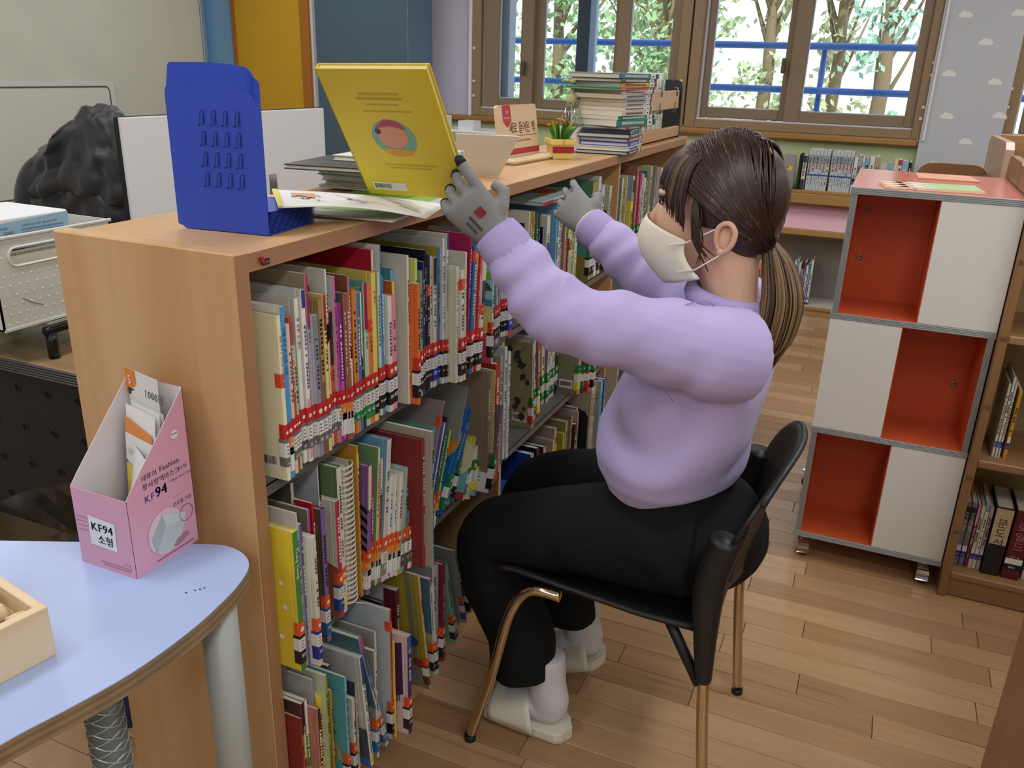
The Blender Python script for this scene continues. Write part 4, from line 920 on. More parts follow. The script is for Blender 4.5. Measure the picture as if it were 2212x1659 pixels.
        for _ in range(46):
            u_ = rg.uniform(.01, .13); v_ = .085+rg.uniform(0, .035)*(1-abs(u_-.06)*4)
            hx = rg.choice(('2e2a26', 'c6a02a', '3a5a9a', '8a2f2a', '5a6a3a', '1f1d1b', 'c9b08a'))
            P(circ(u_, v_, rg.uniform(.003, .0055), 7), hx); line([(u_, v_), (u_+rg.uniform(-.006, .006), v_-.012)], .003, hx)
    elif art == 'stripes':
        for k_ in range(9): P([(.0, .018+k_*.02), (.022, .032+k_*.02), (.022, .024+k_*.02), (.0, .008+k_*.02)], '1f1722')
    elif art == 'brownhill': P([(0, 0), (.12, 0), (.12, .15), (.0, .105)], '9c5636'); P(circ(.04, .06, .009), 'cfc6b0')
    elif art == 'mist':
        for k_ in range(14): v_ = rg.uniform(.08, h*.97); line([(.005, v_), (.1, v_+rg.uniform(-.004, .004))], .003, rg.choice(('b9d2c6', '9cbfb2', 'c6d9cf', '8fb3a8')))
        P([(0, 0), (.1, 0), (.1, .06), (0, .1)], '8fb0a0')
    elif art == 'fruit':
        P(circ(.055, .175, .052, 20), 'd8892f'); line([(.012, .21), (.042, .195)], .009, '2f8a3a')
    elif art == 'ruler':
        for k_ in range(26):
            v_ = h-.02-k_*.007
            if v_ > .1: line([(.035, v_), (.035-(.016 if k_ % 5 == 0 else .008), v_)], .0008, '4a4420')
        P([(0, 0), (.06, 0), (.06, .018), (0, .018)], 'a8423a'); P([(0, .018), (.06, .018), (.06, .075), (0, .07)], '6fb0a8'); P(circ(.028, .1, .034, 16, 1, 1.25), 'dccfa2')
    elif art == 'zebra':
        for k_ in range(7): line([(.004+.004*k_, .07+.02*k_), (.02+.002*k_, .10+.022*k_), (.008+.005*k_, .13+.02*k_)], .0035, '3a3d55')
    elif art == 'plum':
        P([(.004, .004), (.05, .004), (.05, .052), (.004, .052)], 'd9dad8'); line([(.014, .20), (.03, .205), (.04, .19), (.03, .18), (.016, .195)], .003, 'd8d4dc'); P(circ(.032, .19, .004), 'b04a3a')
        T_ = frame((-.05, -.0022, .03), (1, 0, 0), (0, 0, 1)); ar.text('KC', .016, T_, ai('2a2a2a'))
    elif art == 'vine':
        line([(.02, .245), (.05, .215), (.03, .18), (.015, .15)], .0015, '3a3f2c'); line([(.06, .03), (.04, .07), (.025, .1)], .0014, '3a3f2c')
        for u_, v_, l_, a_ in ((.03, .2, .03, .4), (.05, .21, .026, 2), (.022, .165, .024, -1), (.045, .185, .03, 2.8), (.018, .15, .02, -2), (.06, .225, .022, 1), (.05, .07, .022, 2.5), (.035, .085, .02, .2), (.06, .06, .02, 3), (.03, .05, .03, 4.7), (.022, .068, .016, 4.9)): leaf(u_, v_, l_, a_, '383d2a', .7)
        P(circ(.045, .205, .006), '54607c')
    elif art == 'greengrad': P([(0, 0), (.16, 0), (.16, .09), (0, .07)], '8f7a34'); P([(0, .07), (.16, .09), (.16, .15), (0, .16)], '4f8a80')
    elif art == 'navyblock': P([(.012, .02), (.1, .02), (.1, h-.03), (.012, h-.03)], '22285e')
    elif art == 'greenframe': P([(.01, .02), (.09, .02), (.09, h-.02), (.01, h-.02)], '1f5a5a'); P([(.02, .03), (.08, .03), (.08, h-.035), (.02, h-.035)], 'c2b890'); P([(.024, .14), (.045, .14), (.045, .22), (.024, .22)], 'c29a3a')
    elif art == 'birdred':
        P([(0, h-.03), (.2, h-.03), (.2, h), (0, h)], '1f2458'); P(circ(.05, .12, .03, 12, 1, 1), '4a2a30'); P(circ(.05, .165, .014, 12, 1, 1.3), 'b9b6a8'); leaf(.05, .18, .03, 1.2, '3a3a3a'); P([(.02, 0), (.12, 0), (.12, .09), (.02, .09)], '8a6038')
    elif art == 'hat':
        P([(.05, .14), (.024, .132), (.036, .168)], '7a4a3a'); P(circ(.048, .118, .015, 12, 1, 1.2), 'a87a3f'); line([(.036, .115), (.022, .098), (.018, .075)], .007, 'd0a044')
        for k_ in range(4): line([(.05-.006*k_, .068-.004*k_), (.046-.006*k_, .056-.004*k_)], .003, '20242a')
        line([(.06, .03), (.04, .03), (.028, .045), (.034, .06)], .0014, '2e3a3a'); line([(.01, .235), (.05, .238), (.09, .25)], .0008, '2e4a50')
    elif art == 'greenfoot': P([(0, 0), (.08, 0), (.08, .06), (.02, .07), (0, .05)], '6a8a34')
    elif art == 'bluefoot': P([(0, 0), (.1, 0), (.1, .05), (.03, .1), (0, .1)], '4c565a'); P([(0, 0), (.1, 0), (.1, .03), (0, .022)], '2f6ab0')
    elif art == 'landscape':
        P([(0, 0), (.16, 0), (.16, .14), (0, .12)], 'a2ac7a'); P([(0, .12), (.16, .14), (.16, h), (0, h)], '4c7482'); leaf(.03, .19, .09, .5, 'b3ab84', .6); leaf(.08, .2, .07, 0, 'c2b98f', .5)
    elif art == 'seller':
        T_ = frame((-.155, -.0012, .235), (1, 0, -.02), (0, 0, 1)); ar.text('스테디셀러!', .0165, T_, ai('26272a')); ar.text('국내 출간', .0105, frame((-.155, -.0012, .215), (1, 0, -.02), (0, 0, 1)), ai('26272a'))
    elif art == 'splash':
        P([(.014, .225), (.03, .22), (.035, .17), (.06, .16), (.06, .10), (.04, .085), (.012, .10)], '4a2a5a'); P([(.03, .215), (.055, .21), (.05, .12), (.034, .13)], 'd6bdc2')
        for k_ in range(9): line([(.02+.005*k_, .1), (.022+.005*k_, .08-.003*(k_ % 3))], .002, '4a2a5a')
    elif art == 'ystripe':
        P([(0, 0), (.2, 0), (.2, .06), (0, .075)], '7a7a72'); line([(.028, h), (.028, .05)], .012, '76786e'); line([(.014, h), (.014, .05)], .006, '8a8a4a')
        P(circ(.03, .135, .014, 12), '2f4a80'); P(circ(.022, .075, .014, 8), '8a2f38')
    elif art == 'tealcloud':
        for _ in range(7): P(circ(rg.uniform(.03, .16), rg.uniform(.06, .24), rg.uniform(.01, .022), 9, 1.5, .7), rg.choice(('7f9ea4', '60838c', '89a6aa')))
    if am: ar.build('cover_art', am, r)
    return r

SHELFZ = {'top': .785, 'middle': .448, 'bottom': .105}
SHELF_BOOKS = []
prev = {}
def short_label(desc, row, prev_s):
    rw = row.split(',')[0]
    base = desc.split()
    if prev_s: t = prev_s.split()[-4:]; lab = base+['just', 'right', 'of', 'the']+t+['on', rw]
    else: lab = base+['first', 'on', 'the']+row.replace(',', '').split()
    if len(' '.join(lab).replace('-', ' ').split()) > 15: lab = base+['on']+row.replace(',', '').split()
    return ' '.join(lab[:14])
for k, rec in enumerate(BOOKS):
    row = rec[0]; rk = row.split()[0]; z = SHELFZ[rk]
    if rec[1] == 'SPIRAL':
        x, y, t, h = rec[2:]
        sp_ = empty('spiral_notebook', (x, y, z), 'thick cream notebook with white double wire spiral in the middle row', 'notebook')
        a = MB()
        for q_ in range(22): yy = .002+q_*(t-.004)/22; a.box(-.2, -.012-abs(q_-11)*.0004, yy, yy+(t-.004)/22*.7, .002, h-.004-abs(q_-11)*.0008)
        a.build('pages', mat('d3cdb9', .8), sp_)
        a = MB(); a.box(-.203, -.010, 0, .0012, 0, h); a.box(-.203, -.010, t-.0012, t, 0, h); a.build('cover', mat('c9c6b8', .5), sp_)
        wm = mat('e4e2da', .3)
        for q_ in range(27):
            zz = .006+q_*(h-.012)/26
            a = MB()
            for dz in (0, .0028):
                a.tube([(-.014, t*.5+cos(th_)*t*.62, 0) if False else (-.012+sin(th_)*.016, t*.5-cos(th_)*t*.60, zz+dz+.0022*sin(th_*.5)) for th_ in [pi*u_/10 for u_ in range(11)]], .0009, 5)
            a.build('wire_loop', wm, sp_, True)
        a = MB(); a.tube([(0, t*.5, .002), (.01, t*.8, -.002), (.012, t*1.05, -.008), (.006, t*1.15, -.014)], .0009, 5); a.build('wire_loop', wm, sp_, True)
        continue
    _, desc, s_, x, y, t, h, tilt, face, spine, o = rec
    lab = short_label(desc, row, prev.get(row))
    prev[row] = s_
    b_ = make_book('book', x, y, z, h, t, tilt, face, spine, o, 100+k, lab, 'book', 'picture books in the %s of the low bookcase' % row.split(',')[0])
    SHELF_BOOKS.append(b_)
# book lying flat across the tops in the middle bay, spine to the viewer
def flat_book(name, c, L_, D_, t, rz, cover, spine, label, group, cat='book', rx=0.0, ry=0.0, bands=None, pages=None, hard=True, tc=None, seed=1, sticker=None):
    """book lying on a cover: local x along spine, -y side is the spine, z up"""
    rg = random.Random(seed)
    mb = MB(); b = .0022 if hard else .0006
    mb.cur = 0; mb.box(-L_/2, L_/2, 0, D_, 0, b, .0005); mb.box(-L_/2, L_/2, 0, D_, t-b, t, .0005)
    mb.cur = 1; mb.box(-L_/2, L_/2, -.0006, b, 0.0002, t-.0002, .0005)
    r = mb.build(name, [mat(cover, .4), mat(spine, .35)])
    r.location = c; r.rotation_euler = (rx, ry, rz); tag(r, label, cat, group)
    p = MB(); e_ = .003 if hard else .0004; p.box(-L_/2+e_, L_/2-e_, b, D_-.003, b, t-b); p.build('pages', mat(pages or 'd9d5c8', .8), r)
    s_ = MB(); ms = []
    for (u0, u1, hx) in (bands or []):
        ms.append(mat(hx, .4)); s_.quad((-L_/2+u0*L_, -.0011, .0008), (-L_/2+u1*L_, -.0011, .0008), (-L_/2+u1*L_, -.0011, t-.0008), (-L_/2+u0*L_, -.0011, t-.0008), len(ms)-1)
    if tc:
        ms.append(mat(tc, .4)); u_ = -L_*.38
        while u_ < L_*.18:
            l_ = rg.uniform(.003, .007); s_.quad((u_, -.0014, t*.3), (u_+l_, -.0014, t*.25), (u_+l_*.9, -.0014, t*.72), (u_+l_*.1, -.0014, t*.7), len(ms)-1); u_ += l_+.0025
    if sticker:
        ms.append(mat('dcdcd6', .4)); s_.quad((L_*.27, -.0015, .0006), (L_*.4, -.0015, .0006), (L_*.4, -.0015, t-.0006), (L_*.27, -.0015, t-.0006), len(ms)-1)
        ms.append(mat(sticker, .4)); s_.quad((L_*.4, -.0015, .0006), (L_*.46, -.0015, .0006), (L_*.46, -.0015, t-.0006), (L_*.4, -.0015, t-.0006), len(ms)-1)
        ms.append(mat('33343a', .4)); s_.quad((L_*.31, -.0018, t*.3), (L_*.36, -.0018, t*.3), (L_*.36, -.0018, t*.6), (L_*.31, -.0018, t*.6), len(ms)-1)
    if ms: s_.build('spine_print', ms, r)
    return r
fb = flat_book('book', (-.795, 2.19, 1.068), .30, .21, .011, pi/2, 'a3bcc2', 'cfd2cd', 'pale teal picture book lying flat across upright books on top row', 'picture books in the top row of the low bookcase', bands=[(.0, .26, 'b02a3a'), (.74, .80, 'c42a2a')], tc='55585a', seed=3, rx=0)
a = MB(); a.add([(.02+px_*1.4, .07+pz_, .0116) for px_, pz_ in circ(0.02, 0, .035, 14)], [tuple(range(14))], 0); a.add([(-.02+px_*1.3, .05+pz_, .0118) for px_, pz_ in circ(0, 0, .018, 12)], [tuple(range(12))], 1)
a.build('cover_art', [mat('c4552f', .4), mat('c9b04a', .4)], fb)
# bookends standing between the books
def bookend(x, y, z, h, d, lab, n, shape='round'):
    e = empty('bookend', (x, y, z), lab, 'bookend', 'black steel bookends among the shelved books')
    a = MB()
    if shape == 'round': pts = [(0, 0), (0, h-.02), (-.004, h-.006), (-.02, h), (-d, h), (-d, 0)]
    else: pts = [(0, 0), (0, h*.75), (-.012, h*.82), (-d*.62, h*.97), (-d*.72, h*1.08), (-d, h*1.1), (-d, 0)]
    a.prism([(p[0], p[1]) for p in pts], 0, .0016, axis='y'); a.build('upright', mat('2a2b2b', .45, .3), e)
    a = MB(); a.box(-d, 0, .0016, .09, .0002, .0014); a.build('foot', mat('2a2b2b', .45, .3), e)
bookend(-.80, 2.625, .785, .20, .13, 'black rounded steel bookend beside photo strip book, top row', 1)
bookend(-.80, 2.565, .105, .24, .19, 'black sloping steel bookend holding leaning books in bottom row', 2, 'slope')
bookend(-.80, 3.48, .448, .2, .13, 'black steel bookend near far end of middle row', 3)
# books lying in a pile at the start of the middle bay, bottom row
for k, (t, cv, pg, off) in enumerate(((.012, 'c9c9c2', 'cfcac0', .0), (.014, 'b0602f', 'd0c8b8', .004), (.020, 'b98a2f', 'c99a3a', -.004), (.014, 'd0cdc2', 'd0ccbe', .002), (.050, 'bdb8ab', 'c8c2b2', -.01), (.016, '8c2f28', 'c4beb0', .004), (.012, '2f4f9a', 'cfcabc', .01))):
    z = .105+.020+sum((.012, .014, .020, .014, .050, .016, .012)[:k])+.0006*k
    nm = ['white book lying lowest in the bottom row pile', 'rust orange book second from the bottom of the lying pile', 'gold edged book lying in the bottom row pile', 'pale cream book lying on the gold edged one', 'thick grey block book lying in the bottom row pile', 'brick red book lying on the thick grey one', 'slim blue book lying on top of the bottom row pile'][k]
    flat_book('book', (-.80+off, 1.955, z), .17, .22, t, pi/2, cv, cv, nm, 'books lying flat in the bottom row', pages=pg, seed=k)
a = MB(); a.box(-1.1, -.79, 1.875, 2.035, .1055, .1248, .002); t_ = a.build('wooden_block', BEECH_Y); tag(t_, 'beech support block under the lying pile of books', 'block')
# ================================================================ THINGS ON TOP OF THE BOOKCASE
ZT = 1.1475
BLUE = mat('2f4bb8', .5, bump=.15, bscale=900)
BLUE_SHADE = mat('2941a4', .5)  # bookend blue darkened to paint the shade on the louver flaps
def blue_bookend(k):
    labs = ['blue steel bookend at the front of the nested stack, slotted face showing'] + ['blue steel bookend nested behind the slotted front one']*13
    e = empty('blue_bookend', (-1.0135, 1.0195, ZT+.0004), labs[k], 'bookend', 'blue bookends nested in a stack', rz=radians(5.8))
    if k: e['label'] = 'blue steel bookend nested behind the slotted front one'
    e.location = Vector((-1.0135, 1.0195, ZT+.0004))+Vector((-.101, .995, 0))*.0011*k+Vector((.0022*(k > 0)-.0004*k, 0, .0025*k))
    a = MB(); W_, H_ = .164, .2125
    pts = [(.012, 0), (W_, 0), (W_, H_-.026)]
    pts += [(W_-.003, H_-.021), (W_-.009, H_-.018), (W_-.012, H_-.012), (W_-.02, H_-.004), (W_-.045, H_-.001), (W_*.5, H_+.0012), (.02, H_), (.006, H_-.0005), (.0015, H_-.004), (0, H_-.012), (0, .006), (.004, .0045), (.010, .003)]
    a.prism([(p[0]*(1 if k == 0 else .965), p[1]) for p in pts], 0, .0008, axis='y'); a.build('upright_plate', BLUE, e)
    a = MB(); a.box(.012, W_*(1 if k == 0 else .985), .0008, .135, 0, .0008); a.build('base_plate', BLUE, e)
    if k == 0:
        me = None
        for i in range(4):
            for j in range(4):
                if me is None:
                    b = MB()
                    path = [(-.0065, -.0105), (-.0035, -.0105), (-.0015, -.008), (-.001, -.003), (-.0005, .003), (.0005, .008), (.0025, .0105), (.0065, .0105)]
                    for (x0, z0), (x1, z1) in zip(path, path[1:]):
                        l_ = math.hypot(x1-x0, z1-z0); nx, nz = -(z1-z0)/l_*.0009, (x1-x0)/l_*.0009
                        b.add([(x0+nx, -.0004, z0+nz), (x1+nx, -.0004, z1+nz), (x1-nx, -.0004, z1-nz), (x0-nx, -.0004, z0-nz)], [(0, 1, 2, 3)], 0)
                    b.add([(-.001, -.0005, -.008), (.0005, -.0003, .008), (.0025, -.0003, .0098), (.0066, -.0018, .0098), (.0045, -.0028, -.0085), (-.001, -.001, -.0095)], [(0, 1, 2, 3, 4, 5)], 1)
                    o_ = b.build('louver', [mat('141d4f', .6), BLUE_SHADE], e); me = o_.data  # dark line painted for the slit, flap coloured as if shaded
                else:
                    o_ = bpy.data.objects.new('louver', me); COL.objects.link(o_); o_.parent = e
                o_.location = (.060+.0205*i+.002*(3-j)*0, 0, .168-.0302*j)
for k in range(14): blue_bookend(k)
# loose drawing sheet draped over bookend bases
def sheet(name, A, B, C_, D, nu, nv, curl, m, label, cat):
    mb = MB(); A, B, C_, D = map(Vector, (A, B, C_, D))
    for j in range(nv+1):
        for i in range(nu+1):
            u, v = i/nu, j/nv
            p = (A*(1-u)+B*u)*(1-v)+(D*(1-u)+C_*u)*v
            p = p+Vector((0, 0, curl(u, v))); mb.v.append(tuple(p))
    for j in range(nv):
        for i in range(nu):
            q = j*(nu+1)+i; mb.f.append((q, q+1, q+nu+2, q+nu+1)); mb.m.append(0)
    o = mb.build(name, m, None, True); tag(o, label, cat)
    sm = o.modifiers.new('thick', 'SOLIDIFY'); sm.thickness = .0012; sm.offset = -1
    return o, lambda u, v: (A*(1-u)+B*u)*(1-v)+(D*(1-u)+C_*u)*v+Vector((0, 0, curl(u, v)))
sh, SP = sheet('drawing_sheet', (-.855, 1.068, 1.186), (-.715, 1.285, 1.158), (-.735, 1.40, 1.160), (-.99, 1.222, 1.186), 14, 6, lambda u, v: .008*sin(pi*u)*(1-.5*v)-.006*u*u*(1-v), mat('e9e9e6', .45), 'white sheet of line drawings draped over the blue bookend bases', 'paper')
a = MB()
def on(u, v, e=.0014): return SP(u, v)+Vector((0, 0, e))
def ink(pts, wd, mi):
    for (u0, v0), (u1, v1) in zip(pts, pts[1:]):
        p, q = on(u0, v0, .0016), on(u1, v1, .0016); d_ = (q-p).normalized(); n_ = Vector((-d_.y, d_.x, 0))*wd
        a.quad(p+n_, q+n_, q-n_, p-n_, mi)
a.cur = 0
for k in range(6): a.quad(on(0, k/6), on(.03, k/6), on(.03, (k+1)/6), on(0, (k+1)/6), 0)
for k in range(8):
    a.quad(on(.10+.022*k, .55+.06*sin(k), .0015), on(.125+.022*k, .55+.06*sin(k), .0015), on(.125+.022*k, .78, .0015), on(.10+.022*k, .78, .0015), 1) if k < 6 else None
ink([(.09, .52), (.13, .46), (.2, .5), (.27, .55), (.24, .7)], .0008, 2); ink([(.15, .48), (.17, .42), (.2, .44), (.19, .5)], .0022, 2); ink([(.22, .35), (.26, .36), (.25, .3), (.29, .31)], .0009, 2)
ink([(.36, .75), (.44, .6), (.5, .5), (.56, .45), (.62, .5)], .0008, 2); ink([(.42, .52), (.5, .42), (.56, .32), (.5, .3)], .0012, 3); ink([(.48, .42), (.62, .38), (.68, .4)], .0008, 3); ink([(.43, .55), (.46, .5)], .003, 3)
ink([(.66, .72), (.74, .6), (.8, .5), (.9, .35)], .0009, 2); ink([(.7, .66), (.72, .58), (.78, .55)], .0007, 4); ink([(.76, .45), (.86, .3), (.93, .22)], .0014, 5); ink([(.62, .86), (.8, .85)], .0011, 4)
a.build('drawing', [mat('d9d23f', .5), mat('cf9f78', .6), mat('2c2c2e', .6), mat('5a6a9c', .6), mat('a0927a', .6), mat('6c6c6c', .6)], sh)
gb = flat_book('book', (-.885, 1.50, ZT), .32, .21, .004, 0, 'b9bdb8', 'b9bdb8', 'thin pale book with lime green cover under the drawing sheet', 'books being sorted on the bookcase top', hard=False, seed=8)
gb.rotation_euler = (0, 0, radians(98)); gb.location = (-.775, 1.395, ZT+.0003)
a = MB(); a.quad((-.10, .02, .0044), (.14, .02, .0044), (.14, .2, .0044), (-.10, .2, .0044)); a.build('cover_art', mat('7fb23a', .4), gb)
# pile of books behind the yellow book, spines to the aisle
rgs = random.Random(4); z = ZT+.0004
for k, (t, L_, D_, cv, spn, lab, ox, oy, rz) in enumerate((
    (.004, .22, .20, 'd58a5a', 'd58a5a', 'thin orange book at the bottom of the sorting pile', 0, .03, 3),
    (.006, .27, .21, 'd3d2c6', 'cfcfc4', 'cream paperback just above the thin orange book', .0, .0, 1),
    (.007, .26, .20, 'b9bd9a', 'b9bd9a', 'pale olive book in the sorting pile', .002, .0, 2),
    (.011, .27, .20, 'd0cfc4', 'c9c9c2', 'ivory hardback in the middle of the sorting pile', -.004, .0, -1),
    (.012, .27, .21, '7fb4d8', '86bde0', 'light blue hardback under the black one in the sorting pile', -.003, .0, 0),
    (.006, .28, .21, '8f8a7a', '8d9088', 'slim grey book under the black hardback', .004, .0, 2),
    (.010, .33, .24, '222322', '262726', 'wide black hardback second from top of the sorting pile', -.012, -.03, 9),
    (.011, .25, .20, 'dad9d2', '9fc3dc', 'white hardback on top of the sorting pile', .0, .03, 6))):
    b_ = flat_book('book', (-.885+ox, 1.64+oy, z), L_, D_, t, radians(90+rz), cv, spn, lab, 'books being sorted on the bookcase top', tc='44484c', seed=20+k, sticker='86b6d6' if k in (4, 7) else '8a8a88')
    z += t+.0004
# leaning beige board book (its cover stands open)
a = MB(); Tb = frame((-.955, 1.935, ZT+.004), (.98, .0, .02), (-.5, -.12, .86))
lb = empty('leaning_cover', (-.93, 1.93, ZT), 'beige book board standing open behind the sorting pile', 'book')
a = MB(); a.prism([(-.02, 0), (.085, 0), (.15, .105), (-.02, .102)], 0, .0025, T=frame((0-.025, .0, .001), (1, 0, 0), (0.0, -.28, 1))); a.build('board', mat('cdc3ae', .5), lb)
a = MB(); a.prism([(-.02, .1005), (.148, .1035), (.15, .105), (-.02, .102)], -.0003, .0028, T=frame((0-.025, .0, .001), (1, 0, 0), (0.0, -.28, 1))); a.build('board_edge', mat('ece9df', .5), lb)
# "Newly arrived books" sign
MAPLE = wood('maple_x', 'd5bb95', 'e0c9a6', 'x', .45, .6)
RED = mat('b5333a', .45)
sg = empty('wooden_sign', (-.982, 2.33, ZT), 'pale wooden sign announcing newly arrived books, with red ribbon mark', 'sign')
sd = (Vector((-.976, 2.451, 0))-Vector((-.992, 2.205, 0))).normalized()
sg.rotation_euler.z = math.atan2(sd.y, sd.x)
a = MB(); a.box(-.135, .135, -.05, .05, 0, .016, .006); a.build('base', MAPLE, sg)
lean = Matrix.Translation((0, .004, .013)) @ Matrix.Rotation(radians(-8), 4, 'X')
a = MB(); a.prism(rr_pts(.246, .142, .010, 4, -.123, 0), -.005, .005, axis='y', T=lean); pl_ = a.build('panel', MAPLE, sg)
def sface(u, v, e=.0006): return lean @ Vector((u, -.005-e, v))
FS = frame(sface(0, 0, .0008), (1, 0, 0), lean.to_3x3() @ Vector((0, 0, 1)))
a = MB()
a.cur = 0
a.add([FS @ Vector(p) for p in ((-.093, .141, 0), (-.044, .141, 0), (-.044, .098, 0), (-.0685, .080, 0), (-.093, .098, 0))], [(4, 3, 2, 1, 0)])
a.add([FS @ Vector(p) for p in ((-.122, .006, 0), (.122, .006, 0), (.122, .022, 0), (-.122, .022, 0))], [(0, 1, 2, 3)])
a.add([FS @ Vector(p) for p in ((-.052, .0555, 0), (.113, .0555, 0), (.113, .0572, 0), (-.052, .0572, 0))], [(0, 1, 2, 3)])
T1 = FS @ Matrix.Translation((-.060, .066, 0)) @ Matrix.Diagonal((1.08, 1.4, 1, 1)); a.text('새로 들어온 책', .0245, T1, 1)
a.text('Newly Arrived Books', .0108, FS @ Matrix.Translation((-.034, .040, 0)), 1)
# little leaf emblem and library name on the ribbon
for sx in (-1, 1): a.add([FS @ Vector((-.0665+sx*p[0], .121+p[1], .0003)) for p in ((.001, -.004), (.008, .001), (.0075, .007), (.003, .006))], [(0, 1, 2, 3)], 2)
a.text('공공도서관', .0052, FS @ Matrix.Translation((-.0845, .106, .0003)), 2) if False else None
for k in range(5): a.add([FS @ Vector((-.085+k*.007+p[0], .1045+p[1], .0003)) for p in ((0, 0), (.005, 0), (.005, .0045), (.0005, .004))], [(0, 1, 2, 3)], 2)
a.build('lettering', [RED, mat('2f2a26', .5), mat('d9a9a0', .5)], pl_)
# flower pot
fp = empty('flower_pot', (-.917, 2.475, ZT), 'little yellow square pot of artificial orange flowers beside the sign', 'flower pot', rz=radians(38))
YEL = mat('dfc873', .5)
a = MB(); s0, s1 = .030, .036
def sq(r, z): return [(-r, -r, z), (r, -r, z), (r, r, z), (-r, r, z)]
def loftq(levels):
    vs = [p for r, z in levels for p in sq(r, z)]; n_ = len(levels)
    fs = [(i*4+k, i*4+(k+1) % 4, (i+1)*4+(k+1) % 4, (i+1)*4+k) for i in range(n_-1) for k in range(4)]+[(3, 2, 1, 0)]
    a.add(vs, fs)
loftq([(.0275, 0), (.029, .001), (.033, .040), (.0375, .041), (.0385, .043), (.0385, .055), (.037, .057), (.034, .057), (.033, .045), (.002, .045)])
a.build('pot', YEL, fp)
a = MB(); a.box(-.0322, -.0315+.066, -.0332, -.0318, .018, .036, .0005); a.box(-.0008, .0008, -.0392, -.0380, .041, .056); a.build('ribbon_label', mat('9c2028', .5), fp)
rg = random.Random(9)
a = MB()
for k in range(46):
    an = rg.uniform(0, 6.28); r0 = rg.uniform(0, .02); ln = rg.uniform(.045, .085); sp = rg.uniform(.1, .6)
    b0 = Vector((cos(an)*r0, sin(an)*r0, .045)); d_ = Vector((cos(an)*sp, sin(an)*sp, 1)).normalized(); sd_ = d_.cross(Vector((sin(an), -cos(an), .3))).normalized()*.0042
    m_ = b0+d_*ln*.55; t_ = b0+d_*ln+Vector((cos(an), sin(an), -.3))*ln*.25*sp
    a.add([b0-sd_*.4, b0+sd_*.4, m_+sd_, t_, m_-sd_], [(0, 1, 2, 4), (4, 2, 3)], rg.choice((0, 0, 1)))
o_ = a.build('leaves', [mat('3f7f34', .5), mat('86b83c', .5)], fp); o_['kind'] = 'stuff'
for k, (fx, fy, fz) in enumerate(((-.018, -.012, .098), (.0, -.02, .106), (.018, -.006, .100), (.03, .004, .094), (-.004, .012, .108), (-.034, .01, .092), (.024, .02, .09))):
    a = MB()
    a.tube([(fx*.3, fy*.3, .045), (fx*.8, fy*.8, fz-.012), (fx, fy, fz)], .0012, 5, 2)
    for q in range(6):
        an = q*pi/3+k; u_ = Vector((cos(an), sin(an), .45)); v_ = Vector((-sin(an), cos(an), 0))
        c_ = Vector((fx, fy, fz)); a.add([c_, c_+u_*.007+v_*.0055, c_+u_*.014, c_+u_*.007-v_*.0055], [(0, 1, 2, 3)], 0)
    a.ball((fx, fy, fz+.003), .0035, 6, 4, 1)
    a.build('flower', [mat('e2502f', .5), mat('f0b03a', .5), mat('4f8a3a', .5)], fp)
# pump bottle
pb = empty('pump_bottle', (-.968, 2.705, ZT), 'clear hand sanitiser bottle with olive pump behind the flower pot', 'bottle')
CLEAR = mat('f4f7f6', .06, trans=1.0, spec=.5)
def thin_glass(col, rough=.03, k=.12):
    m = bpy.data.materials.new('thin_clear'); m.use_nodes = True; nt = m.node_tree; nt.nodes.remove(nt.nodes['Principled BSDF'])
    t = nt.nodes.new('ShaderNodeBsdfTransparent'); t.inputs['Color'].default_value = (*lin(col), 1)
    g = nt.nodes.new('ShaderNodeBsdfGlossy'); g.inputs['Roughness'].default_value = rough
    f = nt.nodes.new('ShaderNodeLayerWeight'); f.inputs['Blend'].default_value = k*2.2
    x = nt.nodes.new('ShaderNodeMixShader'); nt.links.new(f.outputs['Facing'], x.inputs[0]); nt.links.new(t.outputs[0], x.inputs[1]); nt.links.new(g.outputs[0], x.inputs[2])
    nt.links.new(x.outputs[0], nt.nodes['Material Output'].inputs['Surface']); return m
TG = thin_glass('eef4f0')
a = MB(); a.lathe([(.036, 0), (.038, .003), (.038, .075), (.036, .10), (.029, .125), (.018, .146), (.0145, .152), (.0145, .158)], 24); a.build('bottle_body', TG, pb, True)
a = MB(); a.lathe([(.0383, .006), (.0386, .008), (.0386, .078), (.0383, .08)], 24, cap=False); a.build('label_sleeve', mat('d8cfd2', .5), pb, True)
OL = mat('a5a274', .4)
a = MB(); a.lathe([(.0175, .152), (.0178, .154), (.0178, .176), (.013, .178), (.008, .18), (.0065, .2), (.006, .212), (.011, .213), (.011, .221), (.0001, .223)], 18); a.tube([(0, 0, .217), (-.03, 0, .219), (-.036, 0, .214)], .0045, 8); a.build('pump_head', OL, pb, True)
a = MB(); a.tube([(0, 0, .155), (.004, 0, .01)], .0025, 6); a.build('dip_tube', mat('dadfd8', .3), pb)
